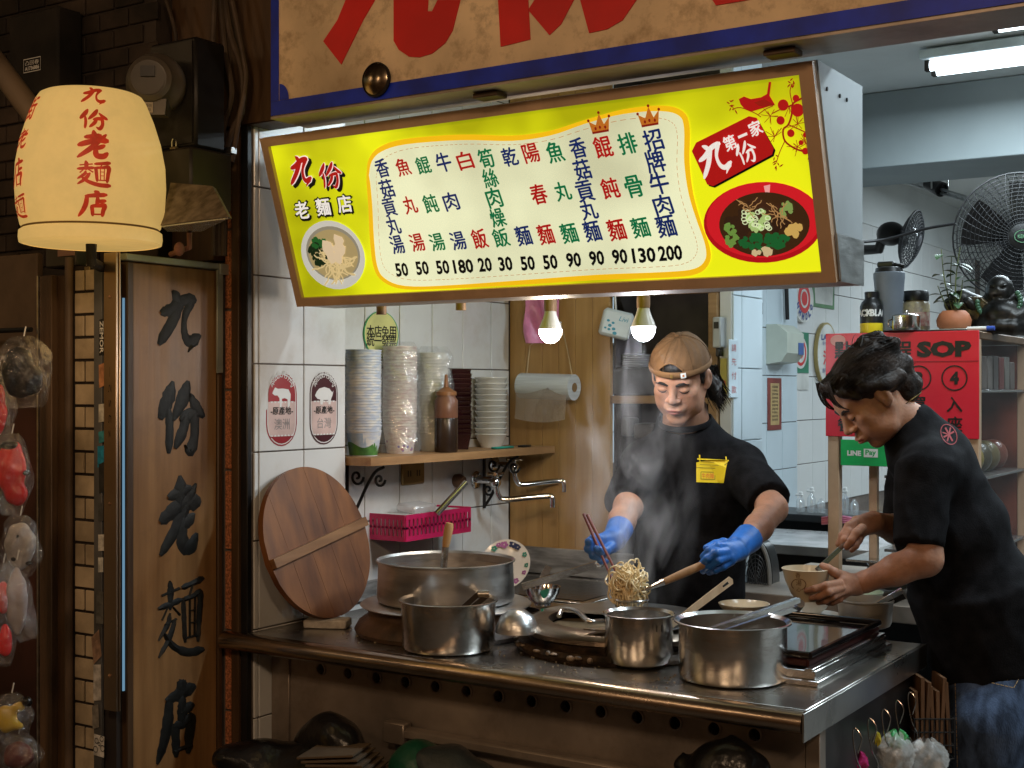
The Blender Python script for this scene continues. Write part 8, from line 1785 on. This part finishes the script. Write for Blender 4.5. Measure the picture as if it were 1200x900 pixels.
patch(1.57+.34, 1.57+.50, 1.34, 1.50, .010).build('cap_label', M['white'], man, clean=False); patch(1.57+.39, 1.57+.45, 1.39, 1.45, .0112).build('cap_label_print', mat('orange print', (0.6,0.2,0.02)), man, clean=False)
patch(1.57+.02, 1.57+.10, 1.36, 1.48, .0085).build('cap_buckle', mat('brass buckle', (0.4,0.25,0.08), rough=.35, metal=.7), man, clean=False)

# gloves: five bent fingers each, closed on what they hold
def hand(name, par, m_, chains, palm, wrist, res=.0024, cuff=None, kf=.004, it=1):
    s = SDF(.008)
    for a, b_, ra, rb in palm: s.cone(a, b_, ra, rb, k=.010)
    s.cone(wrist[0], wrist[1], wrist[2], wrist[3], k=.012)
    for pts, rs in chains: s.chain(pts, rs, k=kf)
    if cuff: s.limb(cuff[0], cuff[1], cuff[2], cuff[3], k=.004)
    return org(s, res, name, m_, par, it=it)
f1 = [.0105,.0100,.0095,.0080]
# left hand (viewer's right) on the strainer handle
hand('glove', man, M['glove'], [
  ([C(851,640,3.09), C(840,640,3.06), C(831,646,3.05), C(824,652,3.06)], f1),
  ([C(851,647,3.07), C(839,648,3.04), C(829,655,3.04), C(821,662,3.06)], f1),
  ([C(853,653,3.07), C(841,657,3.04), C(831,664,3.05), C(824,669,3.07)], f1),
  ([C(857,658,3.08), C(847,664,3.06), C(838,668,3.06), C(831,671,3.08)], [.0098,.0092,.0085,.0072]),
  ([C(858,641,3.13), C(848,636,3.13), C(838,638,3.12), C(828,642,3.10)], [.0125,.0115,.0105,.0085])],
  [(C(866,641,3.13), C(851,644,3.09), .022,.018), (C(866,646,3.12), C(854,654,3.08), .022,.017)],
  (C(869,638,3.15), C(862,644,3.13), .0275,.025), cuff=(C(863,643,3.125), C(878,630,3.18), .029,.036))
# right hand (viewer's left) on the chopsticks
hand('glove', man, M['glove'], [
  ([C(706,632,3.19), C(696,630,3.16), C(690,635,3.14), C(692,641,3.14)], f1),
  ([C(704,637,3.18), C(694,637,3.15), C(689,643,3.14), C(695,648,3.14)], f1),
  ([C(705,643,3.18), C(697,645,3.15), C(695,651,3.14), C(702,654,3.14)], f1),
  ([C(708,648,3.19), C(703,652,3.16), C(704,657,3.15), C(710,658,3.16)], [.0098,.0092,.0085,.0072]),
  ([C(716,640,3.19), C(710,645,3.15), C(704,646,3.13), C(699,643,3.12)], [.0125,.0115,.0105,.0085])],
  [(C(718,631,3.22), C(706,633,3.19), .022,.018), (C(719,636,3.22), C(708,644,3.19), .022,.018)],
  (C(722,628,3.25), C(716,633,3.22), .0275,.025), cuff=(C(719,634,3.225), C(727,618,3.28), .029,.034))
# chopsticks, strainer and noodles
t = thing('chopsticks', (C(700,640,3.13)[0], C(700,640,3.13)[1], .9), 'pair of long red brown chopsticks in the mans gloved hand', 'chopsticks')
for k, (q0, q1) in enumerate((((684,602,3.16),(722,690,3.10)), ((688,603,3.14),(730,686,3.085)))):
    b = B(); b.tube([Vector(C(*q0)), Vector(C(*q1))], [.0042,.0026], 8); b.build('chopstick', mat('red brown lacquer', (0.22,0.035,0.02), rough=.35), t)
t = thing('noodle_strainer', (C(740,690,3.05)[0], C(740,690,3.05)[1], 1.0), 'steel noodle strainer with wooden handle held by the left glove', 'strainer')
h0, h1, h2 = Vector(C(828,660,3.055)), Vector(C(778,682,3.03)), Vector(C(735,700,3.02))
b = B(); b.tube([Vector(C(838,655,3.07)), h0, lerp(h0,h1,.5), h1], [.0085,.0095,.010,.008], 12); b.build('handle', wood_mat('strainer handle', (0.42,0.24,0.11), (0.28,0.15,0.06), rough=.5), t)
b = B(); b.tube([h1, lerp(h1,h2,.3), h2], [.0075,.005,.004], 8)
for kk in range(7): p = lerp(h1, h2, .04*kk); b.tube([p-UP*.006, p+UP*.006], .0016, 6)
b.build('wire_shaft', M['chrome'], t)
sc_ = Vector(C(740,708,3.02)); b = B(); Rs = .038
for (r, z) in ((Rs,.0),(Rs*.97,-.03),(Rs*.9,-.055)): b.tube([sc_+Vector((r*math.cos(a), r*math.sin(a), z+.012)) for a in [2*math.pi*k/28 for k in range(28)]], .0014 if z else .0028, 6, closed=True)
for k in range(28): a = 2*math.pi*k/28; b.tube([sc_+Vector((Rs*math.cos(a), Rs*math.sin(a), .012)), sc_+Vector((Rs*.9*math.cos(a+.15), Rs*.9*math.sin(a+.15), -.043)), sc_+Vector((0,0,-.05))], .0007, 4)
b.build('wire_basket', M['steel'], t)
rg = random.Random(12); b = B(); nc = Vector(C(736,680,3.035))
for k in range(190):
    a = rg.uniform(0, 6.28); rr = math.sqrt(rg.random()); zz = rg.uniform(-.055,.042)
    wdt = .042*math.sqrt(max(.12, 1-((zz-.005)/.055)**2))
    p = nc+Vector((rr*wdt*math.cos(a), rr*wdt*math.sin(a), zz)); pts = []; d = Vector((rg.uniform(-1,1), rg.uniform(-1,1), rg.uniform(-1,.6))).normalized()
    for i in range(9):
        pts.append(p); d = (d+Vector((rg.uniform(-.7,.7), rg.uniform(-.7,.7), rg.uniform(-.9,.45)))-(p-nc)*Vector((16,16,7)).length*.5*Vector((1,1,1)).length*.6).normalized(); p = p+d*.010
    b.tube(catmull(pts, 3), .0021, 5)
for k in range(60):
    x = rg.uniform(-.032,.034); y = rg.uniform(-.02,.02); pts = [nc+Vector((x*.7, y*1.2-.012, .02))]
    for i in range(rg.randint(4, 8)): pts.append(pts[-1]+Vector((rg.uniform(-.005,.005), rg.uniform(-.004,.003), -.012)))
    b.tube(catmull(pts, 3), .0015, 5)
b.sphere(nc-UP*.006, (.024,.024,.030), 14, 10)
b.build('noodles', mat('egg noodles', (0.97,0.80,0.50), rough=.3, var=.06, scale=60, coat=.3), label='clump of pale yellow noodles lifted above the boiler by chopsticks', cat='noodles', kind='stuff', clean=False)

# ---------------------------------------------------------------- the woman
wom = thing('person', (-.86, 3.22, 0), 'woman with dark pinned up hair in black T-shirt and jeans leaning over a bowl', 'person')
fw = (-RT*.95+FW*.28).normalized(); wl_ = np3(Vector((0,0,1)).cross(-fw).normalized()); fwn = np3(fw)   # lateral axis
vw = np3(FW)
near = lambda px, py, Z: C(px, py, Z)
S = SDF(.02)
S.chain([C(1052,484,3.15), C(1080,530,3.15), C(1112,600,3.15), C(1150,720,3.15)], [.048,.058,.08,.08])
NA = [C(1088,548,3.02), C(1084,655,2.96), C(1050,668,2.98), C(1013,682,3.03), C(1003,685,3.04)]
FA = [C(1072,545,3.28), C(1078,625,3.34), C(1050,620,3.26), C(1024,612,3.18), C(1016,613,3.17)]
S.cone(C(1080,545,3.15), NA[0], .045,.036); S.cone(C(1080,545,3.15), FA[0], .045,.036)
S.chain(NA, [.036,.039,.035,.024,.023], k=.012); S.chain(FA, [.036,.038,.036,.025,.023], k=.012)
def skinhand(SS, chains, palm):
    for a, b_, ra, rb in palm: SS.cone(a, b_, ra, rb, k=.010)
    for pts, rs in chains: SS.chain(pts, rs, k=.004)
org(S, .006, 'body', M['skin_w'], wom, it=2)
hcw = C(1019,466,3.13); Rw = frame(-RT*.73-FW*.06-UP*.68, UP-RT*.3)
scw = .93
build_head(wom, hcw, Rw, scw, M['skin_w'], True)
# hands (bare)
fr_ = [.0092,.0086,.0080,.0066]
hand('hand', wom, M['skin_w'], [
  ([C(990,676,3.03), C(978,671,3.00), C(970,666,3.00), C(964,663,3.01)], [.0125,.011,.0095,.0078]),
  ([C(984,683,2.99), C(968,686,2.965), C(955,690,2.97), C(945,692,2.985)], fr_),
  ([C(986,689,2.99), C(971,694,2.96), C(960,699,2.975), C(951,701,2.995)], fr_),
  ([C(989,693,3.00), C(976,699,2.975), C(967,704,2.985), C(959,706,3.005)], fr_),
  ([C(993,695,3.02), C(984,702,3.00), C(976,706,3.00), C(970,707,3.02)], [.0085,.0078,.0072,.006])],
  [(C(1003,684,3.035), C(986,680,3.01), .021,.016), (C(1003,687,3.03), C(989,691,3.005), .020,.015), (C(1000,685,3.03), C(990,677,3.03), .016,.013)],
  (C(1014,682,3.04), C(1002,685,3.035), .025,.022))
hand('hand', wom, M['skin_w'], [
  ([C(1003,611,3.12), C(994,616,3.09), C(987,627,3.08), C(982,638,3.08)], fr_),
  ([C(1001,616,3.11), C(995,623,3.08), C(990,632,3.07), C(987,640,3.075)], fr_),
  ([C(1006,622,3.13), C(1001,630,3.10), C(997,637,3.09), C(992,642,3.09)], fr_),
  ([C(1011,625,3.15), C(1007,633,3.12), C(1003,640,3.11), C(998,645,3.11)], [.0085,.0078,.0072,.006]),
  ([C(1010,619,3.08), C(1003,625,3.05), C(998,633,3.045), C(992,640,3.05)], [.0115,.0105,.0092,.0076])],
  [(C(1020,612,3.17), C(1004,612,3.13), .021,.016), (C(1020,616,3.17), C(1008,622,3.13), .020,.016)],
  (C(1024,612,3.18), C(1016,613,3.165), .0245,.022))
# T-shirt
T = SDF(.03); rw = np.array([wl_, fwn, [0,0,1]]).T
cone_ = lambda a, b_, ra, rb, k=.04: T.cone(a, b_, ra, rb, k=k)
T.ell(C(1098,551,3.15), (.160,.098,.11), rot=frame(Vector(fwn)+UP*-.45, UP), k=.04)
T.ell(C(1114,620,3.15), (.150,.135,.13), rot=rw, k=.05)
T.ell(C(1140,690,3.16), (.155,.148,.13), rot=rw, k=.05)
T.limb(C(1140,690,3.16), C(1163,783,3.16), .148, .142, n=wl_, fl=1.10, k=.03)
T.cone(C(1072,520,3.15), C(1090,545,3.04), .052,.062, k=.03); T.cone(C(1072,520,3.15), C(1078,545,3.27), .052,.06, k=.03)
T.ell(C(1086,550,3.02), (.066,.066,.066), k=.02); T.cone(C(1066,500,3.15), C(1082,524,3.15), .064,.085, k=.03)
T.limb(C(1084,548,3.02), C(1076,640,2.965), .064,.058, k=.022)
T.limb(C(1070,548,3.28), C(1062,612,3.31), .06,.058, k=.022)
T.cut(C(1049,479,3.15), (.066,.066,.046), rot=frame(Vector(fwn)-UP*.7, UP), k=.01)
shw = org(T, .0065, 'shirt', M['shirt'], wom, it=2, nfn=folds(11, .014))
bvw = bvh_of(shw)
rc_ = Vector(C(1056,482,3.15)); fF = frame(Vector(fwn)-UP*.75, UP); a1_, a2_ = Vector(fF[:,0]), Vector(fF[:,1])
q = B(); rc2 = rc_+Vector((0,0,.014))-Vector(fwn)*.004; q.tube([rc2+a1_*(.052*math.cos(t_))+a2_*(.053*math.sin(t_)) for t_ in [2*math.pi*k/36 for k in range(36)]], .0011, 5, closed=True); q.build('necklace', mat('thin gold', (0.6,0.4,0.15), rough=.25, metal=1), wom)
mfr = mat('faded red print', (0.28,0.02,0.02)); DK = mat('dull back print', (0.20,0.012,0.015), rough=.8)
def rel(px, py, pts, ca, sa): return [(px+x*ca-y*sa, py+x*sa+y*ca) for x, y in pts]
ca, sa = math.cos(R_(62)), math.sin(R_(62)); q = B()
for (r0, r1) in ((1.0,.90),):
    n = 22
    for k in range(n):
        a, c = 2*math.pi*k/n, 2*math.pi*(k+1)/n
        decal(q, bvw, [rel(1112, 509, [(13*math.cos(a), 9*math.sin(a)),(13*math.cos(c), 9*math.sin(c)),(12*math.cos(c), 8*math.sin(c)),(12*math.cos(a), 8*math.sin(a))], ca, sa)], .005, 30)
decal(q, bvw, [rel(1112, 509, p, ca, sa) for p in ([(-9,-1),(9,-1),(9,1),(-9,1)], [(-1,-7),(1,-7),(1,7),(-1,7)], [(-7,-5),(-5.5,-6),(7,5),(5.5,6)], [(-6,5),(-5,6),(-1,2),(-2,1)])], .005, 30)
q.build('back_print', DK, wom, clean=False, smooth=0)
q = B(); decal(q, bvw, [[(1029,592),(1033,590),(1038,600),(1039,612),(1033,620),(1029,617)]], .004, 30); q.build('yellow_print', M['yellow'], wom, clean=False, smooth=0)
# jeans
S = SDF(.03)
S.ell(C(1165,800,3.16), (.158,.135,.13), rot=rw)
nl, fl2 = C(1160,850,3.06), C(1160,850,3.25)
for p, kx in ((nl, 0), (fl2, .03)):
    S.chain([p, fl_(p, .45)+fwn*(.02+kx), fl_(p, .08)], [.100,.066,.052])
jn = org(S, .008, 'jeans', M['jeans'], wom, it=2, nfn=folds(21, .010)); bvj = bvh_of(jn)
S = SDF(.02)
for p in (nl, fl2): S.cone(fl_(p, .05)-fwn*.03, fl_(p, .045)+fwn*.15, .040,.032)
org(S, .01, 'shoes', M['black'], wom)
q = B(); stm = mat('denim stitch', (0.35,0.25,0.13), rough=.9)
for a, c in [((1119,790),(1122,900)),((1160,785),(1162,800)),((1162,800),(1188,806)),((1188,806),(1196,792)),((1165,790),(1198,788)),((1166,793),(1180,797)),((1180,797),(1196,790))]:
    dx, dy = c[0]-a[0], c[1]-a[1]; l = math.hypot(dx, dy); nx, ny = -dy/l*.45, dx/l*.45
    for k in range(max(1, int(l/5))):
        f0, f1_ = k/max(1, int(l/5)), (k+.8)/max(1, int(l/5)); p0_, p1_ = (a[0]+dx*f0, a[1]+dy*f0), (a[0]+dx*f1_, a[1]+dy*f1_)
        decal(q, bvj, [[(p0_[0]-nx, p0_[1]-ny),(p1_[0]-nx, p1_[1]-ny),(p1_[0]+nx, p1_[1]+ny),(p0_[0]+nx, p0_[1]+ny)]], .0012, 30)
if q.v: q.build('stitching', stm, wom, clean=False, smooth=0)
# hair pinned up
def wl2(px, py, dz=0.0):   # a picture spot on the mid plane of her head -> head coordinates
    p = C(px, py, 3.13)+vw*dz; return ((p-hcw)@Rw)/scw
S = SDF(.014)
S.ell((0,-.026,.042),(.0835,.100,.084)); S.cut((0,.10,-.02),(.12,.05,.09), k=.012)
for px, py, dz, r in [(1012,412,0,.026),(1028,409,.01,.028),(1042,418,-.01,.026),(1052,430,0,.028),(1002,416,-.01,.022),(1035,427,.0,.040),(1058,448,0,.032),(1060,462,-.01,.022),(1020,405,-.02,.016),(1010,400,-.01,.018),(1027,396,.0,.020),(1044,404,-.015,.020),(1058,426,-.01,.022),(1072,450,.0,.018),(1066,462,.0,.020)]:
    S.ell(wl2(px, py, dz), (r, r*1.1, r*.8), k=.012)
for e in (-1, 1):
    S.chain([(e*.030,.060,.098),(e*.058,.058,.070),(e*.075,.040,.034)], [.011,.011,.006], k=.014)
    S.chain([(e*.050,.030,.09),(e*.076,.010,.05),(e*.080,-.030,.015),(e*.068,-.075,.0)], [.017,.016,.015,.018], k=.016)
S.chain([(0,.062,.100),(.03,.066,.085)], [.012,.010], k=.014); S.chain([(0,.062,.100),(-.03,.066,.085)], [.012,.010], k=.014)
S.chain([(0,-.09,-.0),(0,-.085,-.045),(0,-.072,-.065)], [.045,.035,.012], k=.02)
xfw = lambda V: (V*scw)@Rw.T+hcw
def strand(X):
    r = np.linalg.norm(X[:, :2], axis=1); return .0006*np.sin(X[:,0]*420+2*np.sin(X[:,1]*40)+X[:,2]*60)+.0005*np.sin(X[:,2]*200+X[:,0]*330+2*np.sin(X[:,1]*30))
org(S, .0032, 'hair', mat('dark brown hair', (0.020,0.011,0.007), rough=.55, var=.35, scale=30, bump=.7, bscale=120, spec=.3), wom, it=1, xf=xfw, nfn=strand)
hb3 = BVHTree.FromPolygons([((np3(v.co)+np3(wom.location)-hcw)@Rw/scw).tolist() for v in bpy.data.objects['hair.001'].data.vertices], [tuple(p.vertices) for p in bpy.data.objects['hair.001'].data.polygons])
q = B(); rg = random.Random(77); hcL = Vector((0,-.02,.04)); bunL = (Vector(wl2(1040,425,0))-hcL).normalized()
for k in range(950):
    a = rg.uniform(-2.6, 2.6); d0 = Vector((math.sin(a)*1.0, math.cos(a)*1.0, .62-.30*abs(a))).normalized(); d0 = (d0+Vector((rg.uniform(-.12,.12) for _ in range(3)))).normalized(); pts = []; wv = rg.uniform(-.15,.15)
    for i in range(11):
        d = d0.slerp(bunL, i/10*rg.uniform(.9,.97)); d = (d+d0.cross(bunL)*wv*math.sin(math.pi*i/10)).normalized(); h = hb3.ray_cast(hcL+d*.25, -d)
        if h[0] is not None: pts.append(h[0]+d*rg.uniform(.0000,.0016))
    if len(pts) > 6: q.tube([Vector(xfw(np.array([v]))[0]) for v in pts], [.0008 if 0 < i < len(pts)-1 else .0003 for i in range(len(pts))], 3)
q.build('hair_strands', MATS['dark brown hair'], wom, kind='stuff', clean=False)
q = B(); rg = random.Random(5)
for k in range(34):
    e = rg.choice((-1, 1)); x0 = e*rg.uniform(.01,.06); pts = []
    for i in range(7): f = i/6; pts.append((x0+e*.012*f+rg.uniform(-.001,.001), .062+.030*math.sin(f*2.2)-.012*f, .112-.085*f-rg.uniform(0,.003)))
    q.tube([Vector(xfw(np.array([v]))[0]) for v in pts], [.0012,.0012,.0011,.001,.0008,.0006,.0003], 3)
q.build('fringe', MATS['dark brown hair'], wom, kind='stuff', clean=False)
q = B(); rg = random.Random(2)
for k in range(26):
    px, py = rg.choice([(1005,405),(1020,402),(1035,404),(1048,414),(1062,440),(968,455),(1000,408)]); p = wl2(px+rg.uniform(-6,6), py+rg.uniform(-3,6), rg.uniform(-.04,.03)); a = rg.uniform(0, 6.28)
    pts = [p]; d = np.array([math.cos(a)*.4, math.sin(a), rg.uniform(-.2,1)])
    for i in range(5): pts.append(pts[-1]+d*.006); d = d+np.array([rg.uniform(-.5,.5) for _ in range(3)])
    q.tube([Vector(xfw(np.array([v]))[0]) for v in pts], [.0012,.0011,.001,.0008,.0006,.0003], 4)
q.build('loose_hair', M['hair'], wom, kind='stuff')
# bowl in her hand, spoon
bc = C(945,666,3.03); Rb = 28.5*3.03/1550; hb2 = 38*3.03/1550
t = thing('held_bowl', (bc[0], bc[1], bc[2]-hb2), 'cream soup bowl with brown brush characters held in the womans left hand', 'bowl')
zb3 = bc[2]-hb2
b = B(); b.lathe([(.001,.003),(Rb*.42,.0),(Rb*.44,.004),(Rb*.62,hb2*.22),(Rb*.86,hb2*.62),(Rb*.96,hb2*.93),(Rb*1.01,hb2),(Rb*.98,hb2+.001),(Rb*.84,hb2*.63),(Rb*.58,hb2*.25),(.001,hb2*.14)], (bc[0], bc[1], zb3), 48, cap=False); bo = b.build('bowl_body', M['cream_ceramic'], t)
bvb = bvh_of(bo); mbr = mat('brown glaze', (0.16,0.08,0.04), rough=.3)
text_decal(bvb, '香', 935, 674, 6, mbr, 'brush_character', t, lift=.0006); text_decal(bvb, '湯', 936, 683, 6.5, mbr, 'brush_character', t, lift=.0006); text_decal(bvb, '心', 936, 691, 5, mbr, 'brush_character', t, lift=.0006)
q = B()
n = 16
for k in range(n):
    if 2 < k < 6: continue
    a, c = 2*math.pi*k/n, 2*math.pi*(k+1)/n; decal(q, bvb, [[(936+9*math.cos(a), 685+7*math.sin(a)),(936+9*math.cos(c), 685+7*math.sin(c)),(936+8*math.cos(c), 685+6.2*math.sin(c)),(936+8*math.cos(a), 685+6.2*math.sin(a))]], .0006, 30)
q.build('ring_mark', mbr, t, clean=False, smooth=0)
b = B(); b.lathe([(Rb*.85,hb2*.66),(.001,hb2*.67)], (bc[0], bc[1], zb3), 32, cap=False); b.build('soup', broth, t)
t = thing('soup_spoon', (bc[0], bc[1], 1.0), 'shiny steel spoon handle dipping into the held bowl', 'spoon')
a0, a1 = Vector(C(957,669,3.035)), Vector(C(994,634,3.065)); sd = (a1-a0).normalized().cross(FW).normalized()*.006
b = B(); b.prism([a0+sd, a1+sd*.8, a1-sd*.8, a0-sd], FW*.003); b.build('handle', mat('bluish steel', (0.55,0.62,0.64), rough=.2, metal=1), t)  # faint blue tint in the base colour
b = B(); b.sphere(a0-Vector((0,0,.010)), (.018,.018,.008), 14, 8); b.build('bowl_of_spoon', M['steel'], t)
